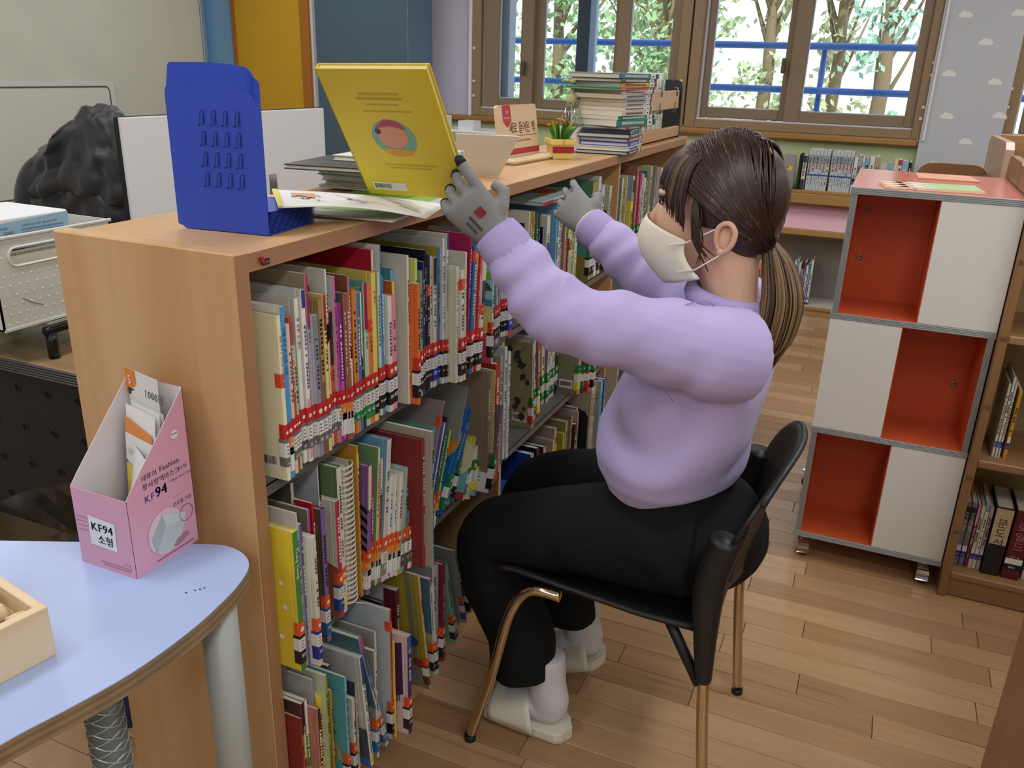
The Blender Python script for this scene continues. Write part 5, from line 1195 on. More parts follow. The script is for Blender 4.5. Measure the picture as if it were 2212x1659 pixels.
# tall pile of new books
stack2 = [  # thickness, length along spine, depth, cover, spine, pages, x shift, rz, label
 (.012, .21, .17, '2a2a2a', '2b2b2c', 'cfcfca', 0, 4, 'black bottom book of the tall pile'),
 (.014, .21, .17, 'd8d8d2', 'd0d2d0', 'd8d5c8', 0, 3, 'white hardback second from the bottom of the tall pile'),
 (.013, .20, .16, '3f5bb0', '3a55b4', 'd8d8d4', -.01, 4, 'cobalt spined book low in the tall pile'),
 (.013, .20, .16, '38508f', '8f3a3a', 'd6d6d2', -.012, 2, 'blue book with dark red spine in the tall pile'),
 (.014, .21, .17, '2a3f52', '3b4f62', 'd4d4cc', 0, 5, 'slate blue hardback in the tall pile'),
 (.012, .20, .16, '1c2232', '6fa0b0', '3a4050', 0, 7, 'navy jacketed book in the tall pile'),
 (.010, .19, .16, '8a8476', '7a2f3a', 'd8d5ca', -.004, -3, 'book with maroon spine in the tall pile'),
 (.020, .24, .18, 'd2d0c8', '2f7f72', 'd6d3c6', -.02, -16, 'thick book with green spine jutting from the tall pile'),
 (.012, .24, .18, 'cfcdc4', '27786e', 'd3d0c2', -.02, -14, 'slim green spined book in the tall pile'),
 (.016, .22, .17, 'd9d3c2', 'c9b9a9', 'ddd5c0', -.02, -10, 'cream paperback with red corner label in the tall pile'),
 (.012, .22, .16, 'd9d6cc', 'd6d3cb', 'dcd6c4', -.012, -11, 'white paperback above the cream one in the tall pile'),
 (.013, .21, .16, '6b7276', 'b9b3a0', 'd4c8a8', -.014, -10, 'grey paperback with tan pages in the tall pile'),
 (.012, .21, .16, 'b9c0c0', '8f9a9c', 'd8d0bc', -.012, -10, 'pale grey paperback in the tall pile'),
 (.014, .24, .18, 'b0a898', 'b4b0aa', 'd6ccb6', -.022, -8, 'long grey paperback in the tall pile'),
 (.012, .22, .17, 'c8b8ac', 'c9b0a8', 'cfc2aa', -.014, -13, 'dusty pink paperback in the tall pile'),
 (.010, .27, .20, '5f9a6a', 'd0603a', '5f9a70', -.05, -8, 'long green book with orange spine near top of the tall pile'),
 (.013, .24, .17, 'd6d4cc', 'd29a4a', 'dad7ca', -.012, -14, 'white book with ochre edge near top of the tall pile'),
 (.012, .26, .18, '3a3d38', '4c4f38', 'c8c4b4', -.03, -10, 'dark patterned book just under the topmost of the tall pile'),
 (.016, .27, .19, '8f9284', '2f7288', 'cfcabc', -.035, -12, 'topmost book of the tall pile, with wide teal spine'),
]
z = ZT+.0004
for k, (t, L_, D_, cv, spn, pg, dx, rz, lab) in enumerate(stack2):
    c0 = Vector((-.775, 2.80, z)); a_ = radians(90+rz)
    flat_book('book', c0+Vector((0, 0, 0)), L_, D_, t-.0006, a_, cv, spn, lab, 'tall pile of new books', pages=pg, tc='d8d8d0' if hexlum(spn) < .25 else '4a4a4a', seed=60+k, sticker='3a3a3c', hard=k < 7 or k > 14)
    z += t-.0002
# wooden desktop rack with books, black end plate
rk = empty('book_rack', (-.88, 3.38, ZT), 'low wooden desktop book rack with black end plate at far end of the top', 'book rack')
TAN = wood('tan_y', 'b48a64', 'c29a72', 'y', .5, .6)
a = MB(); a.box(.03, .05, -.30, .28, .012, .045, .003); a.box(-.13, .05, -.30, .28, .006, .014, .002); a.build('base_rail', TAN, rk)
a = MB(); a.box(.030, .042, -.28, .27, .115, .185, .002); a.build('front_board', mat('c4a27e', .55), rk)
a = MB(); a.prism([(-.14, 0), (.05, 0), (.05, .19), (.045, .215), (.03, .225), (-.12, .225), (-.14, .2)], .28, .30, axis='y'); a.build('end_plate', mat('2b2d2c', .5), rk)
for yy in (-.05, .2):
    a = MB(); a.tube([(.036, yy, .105), (.047, yy, .105), (.047, yy, .14)], .003, 6); a.tube([(.036, yy, .195), (.049, yy, .195), (.049, yy, .165)], .003, 6); a.build('wire_clip', mat('8c8c88', .3, .9), rk, True)
yy = 3.12
for k, (t, h, sp_, lab) in enumerate(((.022, .16, 'c2b49c', 'tan spined paperback leaning in the desktop rack'), (.02, .19, 'cfc7b4', 'cream paperback, second in the desktop rack'), (.028, .2, 'd9d4c6', 'thick white paperback in the desktop rack'), (.02, .2, 'b9ac98', 'stone coloured paperback in the desktop rack'), (.03, .215, 'ddd9ce', 'tall white paperback in the desktop rack'), (.022, .205, 'c9b8b0', 'rose white paperback in the desktop rack'), (.03, .22, 'e2ded2', 'bright white thick book in the desktop rack'), (.022, .21, 'd4cfc2', 'ivory paperback in the desktop rack'), (.026, .235, 'd9e0e2', 'book with blue patch on its spine in the desktop rack'), (.024, .235, 'c6d3b0', 'pale green topped book by the black end plate'))):
    b_ = make_book('book', -.857, yy, ZT+.0146, h, t, 0, sp_, sp_, dict(bands=[(.62, .9, '3f8fc0')] if k == 8 else ([(.9, 1, '8fba4a')] if k == 9 else [])), 400+k, lab, 'book', 'books in the desktop rack', depth=.14)
    yy += t+.012
# ================================================================ LEFT SIDE: TABLE, BOX, DESK, BOARDS
BL = mat('a8bbe6', .32, spec=.45)
tb = empty('craft_table', (-1.05, .60, 0), 'pale blue laminate table with plywood edge at the end of the bookcase', 'table')
out = [(-.776, .40), (-.775, .445), (-.752, .52), (-.735, .595), (-.732, .69), (-.742, .77), (-.752, .806), (-.762, .831), (-.778, .849), (-.802, .861), (-.826, .865), (-.848, .862), (-.90, .838), (-.958, .811), (-1.15, .724), (-1.42, .60), (-1.45, .50), (-1.38, .2), (-.95, .2), (-.80, .28)]
out = [(x+1.05, y-.60) for x, y in out][::-1]
out = out[::-1]
def ccw(p): return p if sum(p[i-1][0]*p[i][1]-p[i][0]*p[i-1][1] for i in range(len(p))) > 0 else p[::-1]
out = ccw(out)
def smooth_pts(p, it=2):
    for _ in range(it):
        p = [q for i in range(len(p)) for q in ((p[i-1][0]*.25+p[i][0]*.75, p[i-1][1]*.25+p[i][1]*.75), (p[i][0]*.75+p[(i+1) % len(p)][0]*.25, p[i][1]*.75+p[(i+1) % len(p)][1]*.25))]
    return p
out = smooth_pts(out)
PLY = MB()
ply = wood('plywood_edge', '857258', '9a8668', 'x', .5, 2.2)
a = MB(); a.prism(out, .6985, .700); a.build('laminate_top', BL, tb)
for k in range(5):
    a = MB(); z0 = .672+.0053*k
    a.prism([(x*(1-.0006*(k % 2)), y*(1-.0006*(k % 2))) for x, y in out], z0, z0+.0053); a.build('plywood_layer', mat(('8b775a', '7a6850')[k % 2], .6, noise_amt=.12, nscale=30), tb)
GREY = mat('a3a8a4', .4, .15)
a = MB(); a.tube([(.265, .185, 0), (.265, .185, .672)], .0265, 20); a.lathe([(.029, 0), (.029, .02), (.0265, .022)], 20, Matrix.Translation((.265, .185, 0))); a.build('leg', GREY, tb, True)
a = MB(); a.box(.08, .262, .13, .16, .63, .672, .004); a.box(.20, .232, -.35, .14, .648, .672, .004); a.build('frame_rail', mat('8d928e', .4, .2), tb)
a = MB(); Tl = Matrix.Translation((.175, .045, 0)); a.lathe([(.025, 0), (.025, .672)], 24, Tl); a.build('leg', mat('6d7472', .45, .3), tb, True)
a = MB()
for s_ in (1, -1):
    for k in range(30):
        a.tube([(.175+.0262*cos(t_), .045+.0262*sin(t_), .02+k*.021+s_*(t_-pi)*.012) for t_ in [2*pi*q/14 for q in range(15)]], .0008, 3, cap=False)
o_ = a.build('mesh_sleeve', mat('b4bcba', .35, .5), tb); o_['kind'] = 'stuff'
for Lx, Ly in ((-.34, -.3), (-.36, -.05)):
    a = MB(); a.tube([(Lx, Ly, 0), (Lx, Ly, .672)], .0265, 16); a.build('leg', GREY, tb, True)
# pen specks on the laminate
a = MB()
for (px_, py_) in ((-.80, .742), (-.793, .752), (-.789, .757), (-.786, .762), (-.855, .573)): a.box(px_+1.05, px_+1.053, py_-.6, py_-.5975, .7001, .7003)
a.build('ink_specks', mat('2a2c3a', .6), tb)

# ---- pink mask box
PINK = mat('d8a3bb', .45); INNER = mat('dcd6da', .6)
x0, x1, y0, y1 = -.990, -.884, .738, .861
pbx = empty('mask_box', ((x0+x1)/2, (y0+y1)/2, .7), 'pink cardboard counter box of small face masks on the blue table', 'box')
LX, LY = (x1-x0)/2, (y1-y0)/2
hf, hb = .124, .253
def slope(t):  # side top edge from front (0) to back (1), slightly concave
    return hf+(hb-hf)*(t**.92*.92+.08*t*t) if t < 1 else hb
nS = 8
def side(sx, name, m):
    a = MB(); T_ = .0009
    for k in range(nS):
        ya, yb = -LY+2*LY*k/nS, -LY+2*LY*(k+1)/nS; za, zb = slope(k/nS), slope((k+1)/nS)
        xo = sx*LX; xi = sx*(LX-T_)
        a.add([(xo, ya, 0), (xo, yb, 0), (xo, yb, zb), (xo, ya, za)], [(0, 1, 2, 3)], 0); a.add([(xi, ya, 0), (xi, yb, 0), (xi, yb, zb), (xi, ya, za)], [(3, 2, 1, 0)], 1)
        a.add([(xo, ya, za), (xo, yb, zb), (xi, yb, zb), (xi, ya, za)], [(0, 1, 2, 3)], 1)
    return a.build(name, [m, INNER], pbx)
sR = side(1, 'side_panel', PINK); side(-1, 'side_panel', PINK)
a = MB(); a.box(-LX, LX, -LY, -LY+.0009, 0, hf, mi=0); a.add([(-LX, -LY+.00095, 0), (LX, -LY+.00095, 0), (LX, -LY+.00095, hf), (-LX, -LY+.00095, hf)], [(3, 2, 1, 0)], 1); fpn = a.build('front_panel', [PINK, INNER], pbx)
a = MB(); a.box(-LX, LX, LY-.0009, LY, 0, hb, mi=0); a.add([(-LX, LY-.00095, 0), (LX, LY-.00095, 0), (LX, LY-.00095, hb), (-LX, LY-.00095, hb)], [(0, 1, 2, 3)], 1); a.build('back_panel', [PINK, INNER], pbx)
a = MB(); a.box(-LX+.001, LX-.001, -LY+.001, LY-.001, 0, .001); a.build('bottom', INNER, pbx)
FP = frame((-LX, -LY-.0006, 0), (1, 0, 0), (0, 0, 1))
a = MB(); a.quad(*[FP @ Vector(p) for p in ((.026, .038, 0), (.076, .036, 0), (.078, .082, 0), (.027, .085, 0))]); st = a.build('paper_label', mat('e3e8ee', .5), fpn)
a = MB(); INK = mat('23474f', .5)
for dx in (0, .0004, .0008): a.text('KF94', .0185, FP @ Matrix.Translation((.0305+dx, .0625, .0004)), 0); a.text('소형', .0165, FP @ Matrix.Translation((.040+dx, .0435, .0004)), 0)
a.build('lettering', INK, st)
a = MB(); rg = random.Random(2)
for (u, v, l_) in ((.004, .078, .02), (.004, .071, .017), (.004, .064, .02), (.004, .057, .018), (.04, .012, .058), (.045, .008, .052), (.085, .018, .014)):
    t_ = u
    while t_ < u+l_: a.quad(*[FP @ Vector(p) for p in ((t_, v, 0), (t_+.0016, v, 0), (t_+.0016, v+.0016, 0), (t_, v+.0016, 0))]); t_ += .0024
a.build('fine_print', mat('a87a92', .5), fpn)
FRS = frame((LX+.0006, -LY, 0), (0, 1, 0), (0, 0, 1))
DK = mat('3d3038', .5); PUR = mat('40327c', .5)
a = MB()
a.cur = 0; a.text('네퓨어', .0105, FRS @ Matrix.Translation((.030, .1415, 0))); a.text('황사방역마스크', .0108, FRS @ Matrix.Translation((.030, .1275, 0))); a.text('(소형)', .0065, FRS @ Matrix.Translation((.0985, .130, 0)))
a.text('Fashion', .0118, FRS @ Matrix.Translation((.0635, .1425, 0)), 0)
a.text('KF', .0155, FRS @ Matrix.Translation((.031, .1065, 0)), 1); [a.text('94', .022, FRS @ Matrix.Translation((.0505+d_, .1065, 0)), 1) for d_ in (0, .0005, .001)]
a.text('Yellow Dust Mask', .0056, FRS @ Matrix.Translation((.0785, .118, 0)), 2); a.text('끈조절 가능', .0075, FRS @ Matrix.Translation((.080, .0775, 0)), 1)
for q in range(3): a.add([FRS @ Vector((.085+.006*q+p[0], .0915+p[1], 0)) for p in circ(0, 0, .0008, 6)], [tuple(range(6))], 1)
for q in range(26): a.quad(*[FRS @ Vector((.040+q*.0028+p[0], .006+p[1], 0)) for p in ((0, 0), (.0019, 0), (.0019, .0024), (0, .0024))], 2)
a.build('lettering', [DK, PUR, mat('8a5a76', .5)], sR)
# printed mask picture
a = MB()
def fp2(pts, mi, e): a.add([FRS @ Vector((u, v, e)) for u, v in pts], [tuple(range(len(pts)))], mi)
fp2(circ(.062, .047, .034, 24, 1.0, 1.05), 0, .0002)
fp2([(.034, .045), (.058, .076), (.101, .060), (.099, .042), (.068, .012), (.04, .020)], 1, .0004)
fp2([(.034, .045), (.058, .076), (.062, .055), (.04, .02)], 2, .0006)
fp2([(.058, .076), (.101, .060), (.099, .050), (.062, .055)], 3, .0005)
fp2([(.062, .02), (.1, .028), (.105, .02), (.08, .012)], 4, .0003)
for q in range(30):
    t0_, t1_ = 2*pi*q/30, 2*pi*(q+1)/30; c_, r_ = (.103, .058), .0135
    fp2([(c_[0]+r_*cos(t0_), c_[1]+r_*sin(t0_)), (c_[0]+r_*cos(t1_), c_[1]+r_*sin(t1_)), (c_[0]+(r_-.0008)*cos(t1_), c_[1]+(r_-.0008)*sin(t1_)), (c_[0]+(r_-.0008)*cos(t0_), c_[1]+(r_-.0008)*sin(t0_))], 5, .0008)
fp2(circ(.098, .188, .0075, 16), 6, .0003); fp2([(.092, .1885), (.104, .1885), (.104, .1895), (.092, .1895)], 5, .0005)
a.build('mask_picture', [mat('dcc3cf', .5), mat('bcc8cc', .5), mat('a8b4b8', .5), mat('c8d0d2', .5), mat('ab7c93', .5), mat('55304a', .5), mat('e8d9dd', .5)], sR)
# mask packets standing in the box
def packet(name, c, w_, h_, tilt, rz, body, label, top=None, art=None, thick=.006, topcut=None):
    e = empty(name, c, label, 'mask packet', 'mask packets in the pink box', rz=rz)
    e.rotation_euler = (tilt, 0, rz)
    a = MB(); n_ = 6
    for s_ in (-1, 1):
        o_ = len(a.v)
        for j in range(n_+1):
            for i in range(n_+1):
                u, v = i/n_, j/n_
                a.v.append(((u-.5)*w_, s_*thick*.5*(sin(pi*u)*sin(pi*min(1, v*1.1)))**.5 if 0 < u < 1 and 0 < v < .9 else 0, v*h_))
        for j in range(n_):
            for i in range(n_):
                q = o_+j*(n_+1)+i; f_ = (q, q+1, q+n_+2, q+n_+1); a.f.append(f_ if s_ < 0 else f_[::-1]); a.m.append(1 if (top and j >= n_-1) else 0)
    a.build('pouch', [mat(body, .4), mat(top or body, .4)], e, True)
    if art: art(e, w_, h_, thick)
    return e
def art_child(e, w_, h_, th):
    a = MB()
    def q(pts, mi, k): a.add([((u-.5)*w_, -th*.5-.0006-.0004*k, v*h_) for u, v in pts], [tuple(range(len(pts)))], mi)
    q([(.04, .80), (.96, .80), (.96, .86), (.04, .92)], 1, 0); q([(.04, .60), (.5, .56), (.96, .62), (.96, .80), (.04, .80)], 2, 0); q([(.04, .04), (.96, .04), (.96, .6), (.5, .54), (.04, .58)], 0, 0)
    q([(.3, .1), (.44, .1), (.46, .36), (.28, .36)], 3, 1); q(circ(.37, .42, .1, 10, 1, .75), 4, 2); q(circ(.37, .46, .11, 10, 1, .5), 5, 1.5); q(circ(.75, .34, .1, 10, 1, .75), 4, 2); q(circ(.75, .39, .11, 10, 1, .5), 5, 1.5); q([(.68, .05), (.82, .05), (.84, .26), (.66, .26)], 3, 1)
    a.text('황사마스크', w_*.145, Matrix.Translation((-w_*.36, -th*.5-.003, h_*.66)) @ Matrix.Rotation(pi/2, 4, 'X'), 6)
    a.build('printed_front', [mat('e3d04a', .4), mat('de8a3f', .4), mat('e2e5e2', .4), mat('4a6f9c', .5), mat('e0b890', .5), mat('2c2420', .5), mat('8fb0c4', .5)], e)
def art_price(e, w_, h_, th):
    a = MB()
    a.quad((-w_*.5, -.0012, h_*.86), (-w_*.12, -.0012, h_*.86), (-w_*.2, -.0012, h_), (-w_*.5, -.0012, h_), 0); a.quad((-w_*.44, -.0014, h_*.845), (-w_*.1, -.0014, h_*.845), (-w_*.1, -.0014, h_*.885), (-w_*.44, -.0014, h_*.885), 1)
    a.text('5', h_*.075, Matrix.Translation((-w_*.42, -.002, h_*.91)) @ Matrix.Rotation(pi/2, 4, 'X'), 2); a.text('1,000원', h_*.062, Matrix.Translation((w_*.08, -.002, h_*.87)) @ Matrix.Rotation(pi/2, 4, 'X'), 1)
    a.build('printed_header', [mat('dd7f3a', .4), mat('33302c', .5), mat('f2ece0', .5)], e)
def art_bear(e, w_, h_, th):
    a = MB()
    for u, v, r_ in ((.3, .7, .07), (.62, .55, .05), (.75, .78, .06), (.45, .35, .08), (.7, .25, .06)):
        for q in range(10):
            if q % 3 == 2: continue
            t0_, t1_ = 2*pi*q/10, 2*pi*(q+1)/10
            P_ = lambda t_, k_: ((u-.5)*w_+r_*w_*k_*cos(t_), -th*.5-.0012, v*h_+r_*w_*k_*sin(t_))
            a.quad(P_(t0_, 1), P_(t1_, 1), P_(t1_, .88), P_(t0_, .88), 0)
    a.build('printed_pattern', mat('9a9a9e', .5), e)
bx, by = (x0+x1)/2, (y0+y1)/2
packet('mask_packet', (bx-.012, by+.045, .705), .086, .262, radians(-1), radians(-14), 'dcdad6', 'tallest mask packet with orange price header at the back of the pink box', art=art_price, thick=.010)
packet('mask_packet', (bx+.004, by+.030, .705), .080, .215, radians(-3), radians(-17), 'e0a25a', 'mask packet with orange edge behind the children packets', top='e6e4df', thick=.008)
packet('mask_packet', (bx+.001, by+.020, .705), .080, .218, radians(-4), radians(-16), 'e4e3de', 'white headed mask packet second behind the yellow one', top='e6e5e1', thick=.007)
packet('mask_packet', (bx-.003, by+.010, .705), .080, .215, radians(-5), radians(-15), 'e6e5e0', 'front yellow mask packet printed with children', top='e8e7e3', art=art_child, thick=.007)
packet('mask_packet', (bx+.006, by-.022, .702), .068, .165, radians(-10), radians(-30), 'e4e3e6', 'loose white patterned mask in a clear sleeve at the front', art=art_bear, thick=.012)
# ---- wooden box of wood pieces
PINE = wood('pine_x', 'd9c19c', 'e6d3b2', 'x', .55, .8)
wbx = empty('wooden_box', (-.95, .545, .70), 'pale pine box of cut twigs on the blue table corner', 'box')
dL = (Vector((-.846, .572))-Vector((-.858, .506))); ang = math.atan2(dL.y, dL.x)-pi/2
wbx.location = (-.846, .574, .70); wbx.rotation_euler.z = ang
a = MB(); T_ = .012; Lw, Lh = .24, .071
a.box(-T_, 0, -Lw, 0, 0, Lh, .001); a.build('box_side', wood('pine_y', 'd9c19c', 'e6d3b2', 'y', .55, .8), wbx)
a = MB(); a.box(-.2, -T_, -T_, 0, 0, Lh, .001); a.build('box_side', PINE, wbx)
a = MB(); a.box(-.212, -.2, -Lw, 0, 0, Lh, .001); a.build('box_side', PINE, wbx)
a = MB(); a.box(-.2, -T_, -Lw, -Lw+T_, 0, Lh, .001); a.build('box_side', PINE, wbx)
a = MB(); a.box(-.2, -T_, -Lw+T_, -T_, 0, .006); a.build('box_bottom', PINE, wbx)
rg = random.Random(31)
TW = mat('d3bd98', .7, noise_amt=.1, nscale=120); proto = None
names_ = ['round twig slice standing against the near box wall', 'short twig chunk beside the round slice', 'blocky twig piece in the middle of the pine box', 'pale twig end near the box corner', 'flat twig chip at the edge of the pine box']
k = 0
for i in range(7):
    for j in range(9):
        lx, ly = -.030-.026*i-rg.uniform(-.004, .004), -.028-.024*j-rg.uniform(-.004, .004)
        if ly < -Lw+.02 or lx < -.195: continue
        for lay_ in range(1):
            a = MB(); r_ = rg.uniform(.008, .0105); l_ = rg.uniform(.016, .024); n_ = 9
            rad = [r_*rg.uniform(.85, 1.12) for _ in range(n_)]
            vs = []
            for z_, s_ in ((-l_/2, .9), (-l_/2+.002, 1), (l_/2-.002, 1), (l_/2, .9)): vs += [(rad[q]*s_*cos(2*pi*q/n_), rad[q]*s_*sin(2*pi*q/n_), z_) for q in range(n_)]
            fs = [(b_*n_+q, b_*n_+(q+1) % n_, (b_+1)*n_+(q+1) % n_, (b_+1)*n_+q) for b_ in range(3) for q in range(n_)]+[tuple(range(n_-1, -1, -1)), tuple(range(3*n_, 4*n_))]
            a.add(vs, fs)
            o_ = a.build('twig_piece', TW, None, True)
            o_.matrix_world = Matrix.Translation(wbx.location) @ Matrix.Rotation(ang, 4, 'Z') @ Matrix.Translation((lx, ly, .052+rg.uniform(-.002, .009))) @ Euler((rg.uniform(-.5, .5)+pi/2*rg.choice((0, 1, 1)), rg.uniform(-.6, .6), rg.uniform(0, 6))).to_matrix().to_4x4()
            tag(o_, 'cut pale twig piece among the others inside the pine box', 'twig', 'cut twig pieces in the pine box')
# filler layer the pieces rest on
a = MB(); a.box(-.2, -T_, -Lw+T_, -T_, .006, .043)
o_ = a.build('sawdust_fill', mat('c9b18c', .8, noise_amt=.2, nscale=200), wbx); o_['kind'] = 'stuff'

# ---- desk with perforated panel, behind
dk = empty('desk', (-2.2, 1.75, 0), 'brown topped desk with black perforated front panel behind the bookcase', 'desk')
a = MB(); a.box(-1.1, .98, -.42, .38, .66, .685, .002); a.build('desk_top', wood('desk_x', '8f7355', 'a0845f', 'x', .35, .7), dk)
a = MB()
for q in range(5): a.box(-1.1, .98, -.428+.0*q, -.42, .652+q*.0068, .652+q*.0068+.005, .0015)
a.build('ribbed_edge', mat('4a4a4c', .4), dk)
HX = [-1.933+.1065*i-.0 for i in range(-8, 9)]
a = MB(); a.box(-1.05, .95, -.405, -.39, .20, .652, .001); pn = a.build('front_panel', mat('191a1c', .55), dk)
dm = None
for i in range(-8, 8):
    for j in range(5):
        hx, hz = -1.933+.1055*i, .600-.1075*j
        if not (.23 < hz < .64) : continue
        if dm is None:
            b = MB(); b.lathe([(.013, 0), (.0115, .0015), (.0105, -.004)], 14, frame((0, 0, 0), (1, 0, 0), (0, 0, 1)), cap=False, mi=0); b.add([(p[0], .0005, p[1]) for p in circ(0, 0, .0112, 14)], [tuple(range(14))], 1)
            o_ = b.build('hole', [mat('2a2b2d', .4), mat('030303', .9)], pn, True); dm = o_.data
        else: o_ = bpy.data.objects.new('hole', dm); COL.objects.link(o_); o_.parent = pn
        o_.location = (hx+2.2, -.4062, hz)
for lx in (-1.0, .9):
    a = MB(); a.box(lx-.02, lx+.02, -.38, .34, 0, .66, .003); a.build('leg_panel', mat('2a2b2d', .5), dk)
# glass monitor stand and white bin on it
ms = empty('monitor_stand', (-2.06, 1.50, .685), 'glass shelf on black legs standing on the desk under the bin', 'stand')
a = MB(); a.box(-.26, .245, -.125, .15, .084, .092, .001); a.build('glass_shelf', thin_glass('9fc4b4', .02, .2), ms)
for lx, ly in ((.228, -.115), (.228, .125), (-.24, -.115), (-.24, .125)):
    a = MB(); a.tube([(lx, ly, 0), (lx, ly, .07)], .0135, 12); a.build('leg', mat('101112', .25), ms, True)
a = MB(); a.tube([(.228, -.13, .073), (.228, .14, .073)], .011, 10); a.tube([(-.24, -.13, .073), (-.24, .14, .073)], .011, 10); a.build('rail', mat('101112', .25), ms, True)
wbn = empty('white_bin', (-1.982, 1.445, .780), 'white perforated plastic bin holding a box set on the desk', 'bin', rz=pi/2)
WB = mat('c9cbc4', .45)
a = MB(); bw, bd, bh = .17, .14, .218
hx0, hx1, hz0, hz1 = -.125, .12, .150, .188
def fw_(x0_, x1_, z0_, z1_): a.box(x0_, x1_, -bd, -bd+.004, z0_, z1_)
fw_(-bw, bw, 0, hz0); fw_(-bw, bw, hz1, bh); fw_(-bw, hx0, hz0, hz1); fw_(hx1, bw, hz0, hz1)
a.box(-bw, bw, bd-.004, bd, 0, bh); a.box(-bw, -bw+.004, -bd, bd, 0, bh); a.box(bw-.004, bw, -bd, bd, 0, bh); a.box(-bw, bw, -bd, bd, 0, .004)
a.box(-bw-.004, bw+.004, -bd-.004, -bd+.003, bh-.006, bh+.002, .002); a.box(-bw, bw, -bd-.003, -bd, -.002, .004)
a.build('bin_body', WB, wbn)
a = MB()
t_ = rr_pts(hx1-hx0+.006, hz1-hz0+.006, .02, 4, hx0-.003, hz0-.003); a.tube([(p[0], -bd-.001, p[1]) for p in t_], .0028, 6, closed=True); a.build('grip_rim', mat('d3d5ce', .4), wbn, True)
a = MB()
for i in range(15):
    for j in range(10):
        u, v = -bw+.012+.0235*i+(.0118 if j % 2 else 0), .014+.0225*j
        if hx0-.012 < u < hx1+.012 and hz0-.012 < v < hz1+.012: continue
        if u > bw-.006: continue
        a.lathe([(.0024, 0), (.0018, .0012), (.0001, .0014)], 6, frame((u, -bd, v), (1, 0, 0), (0, 0, 1)), cap=False)
o_ = a.build('raised_dots', mat('dfe1da', .4), wbn, True); o_['kind'] = 'stuff'
a = MB(); a.tube([(-.11, -bd-.0006, .07), (-.09, -bd-.0006, .055), (-.06, -bd-.0006, .042)], .0009, 4); a.build('pencil_scratch', mat('6a6a66', .7), wbn)
a = MB(); a.text('BASKET', .012, frame((.0, -bd-.0008, .012), (1, 0, 0), (0, 0, 1))) if False else None
bs = empty('box_set', (-1.995, 1.445, .786), 'blue and white book box set inside the white bin', 'box', rz=pi/2)
a = MB(); a.box(-.155, .075, -.12, .1, 0, .247, .003); a.build('slipcase', mat('dde1e4', .5), bs)
FB = frame((-.155, -.1205, 0), (1, 0, 0), (0, 0, 1))
a = MB(); a.quad(*[FB @ Vector(p) for p in ((.03, .17, .0003), (.229, .17, .0003), (.229, .243, .0003), (.03, .236, .0003))], 0); a.quad(*[FB @ Vector(p) for p in ((.03, .10, .0003), (.229, .10, .0003), (.229, .168, .0003), (.03, .174, .0003))], 1)
a.text('교과연계 100% 토론 논술 완벽 가이드', .0062, FB @ Matrix.Translation((.098, .223, .0008)) @ Matrix.Rotation(0.0, 4, 'Z'), 2)
a.text('지켜라!', .010, FB @ Matrix.Translation((.048, .208, .0008)), 2); a.text('동생을', .007, FB @ Matrix.Translation((.042, .221, .0008)), 2)
for q in range(2): 
    t_ = .098
    while t_ < .21: a.quad(*[FB @ Vector(p) for p in ((t_, .214-.008*q, .0008), (t_+.004, .214-.008*q, .0008), (t_+.004, .218-.008*q, .0008), (t_, .218-.008*q, .0008))], 3); t_ += .0058
t_ = .06
while t_ < .20: a.quad(*[FB @ Vector(p) for p in ((t_, .158, .0008), (t_+.004, .158, .0008), (t_+.004, .164, .0008), (t_, .164, .0008))], 4); t_ += .0066
a.build('cover_print', [mat('93b4c8', .5), mat('cbc7b4', .5), mat('2d3a44', .5), mat('4f7fa8', .5), mat('8d7f62', .5)], bs)
# ---- rubbish bag, nested bins under the desk edge
bg_ = empty('plastic_bag', (-1.585, 1.10, 0), 'crumpled clear plastic bag hanging open beside the mask box', 'bag')
a = MB(); rg = random.Random(12); nR, nZ = 26, 9
for j in range(nZ+1):
    for i in range(nR):
        t_ = 2*pi*i/nR; v = j/nZ; r_ = .15+.05*v+.018*noise.noise((cos(t_)*2.2, sin(t_)*2.2, v*4))+.01*sin(5*t_+6*v)
        a.v.append((r_*cos(t_)*.95, r_*sin(t_)*.75, .03+v*.42+.05*cos(t_-.4)*v+.02*noise.noise((cos(t_)*3, sin(t_)*3, 7+v))))
for j in range(nZ):
    for i in range(nR):
        a.f.append((j*nR+i, j*nR+(i+1) % nR, (j+1)*nR+(i+1) % nR, (j+1)*nR+i)); a.m.append(0)
a.build('bag_film', thin_glass('b9bcb6', .12, .22), bg_)
nb = empty('blue_bin', (-1.40, 1.10, 0), 'blue plastic bin on the floor behind the mask box', 'bin')
a = MB(); a.lathe([(.085, 0), (.088, .002), (.102, .385), (.106, .39), (.106, .397), (.1, .397), (.085, .02)], 28, cap=False); a.build('bin_wall', mat('1f3f9a', .4), nb, True)
nb2 = empty('lime_bin', (-1.385, 1.095, .03), 'lime rimmed dark bin nested inside the blue bin', 'bin')
a = MB(); a.lathe([(.066, 0), (.072, .33), (.076, .335), (.074, .34), (.069, .335), (.064, .01)], 26, cap=False); a.build('bin_wall', mat('4a3a32', .5), nb2, True)
a = MB(); a.lathe([(.0755, .33), (.079, .336), (.0755, .342)], 26, cap=False); a.build('bin_rim', mat('b4c24a', .4), nb2, True)

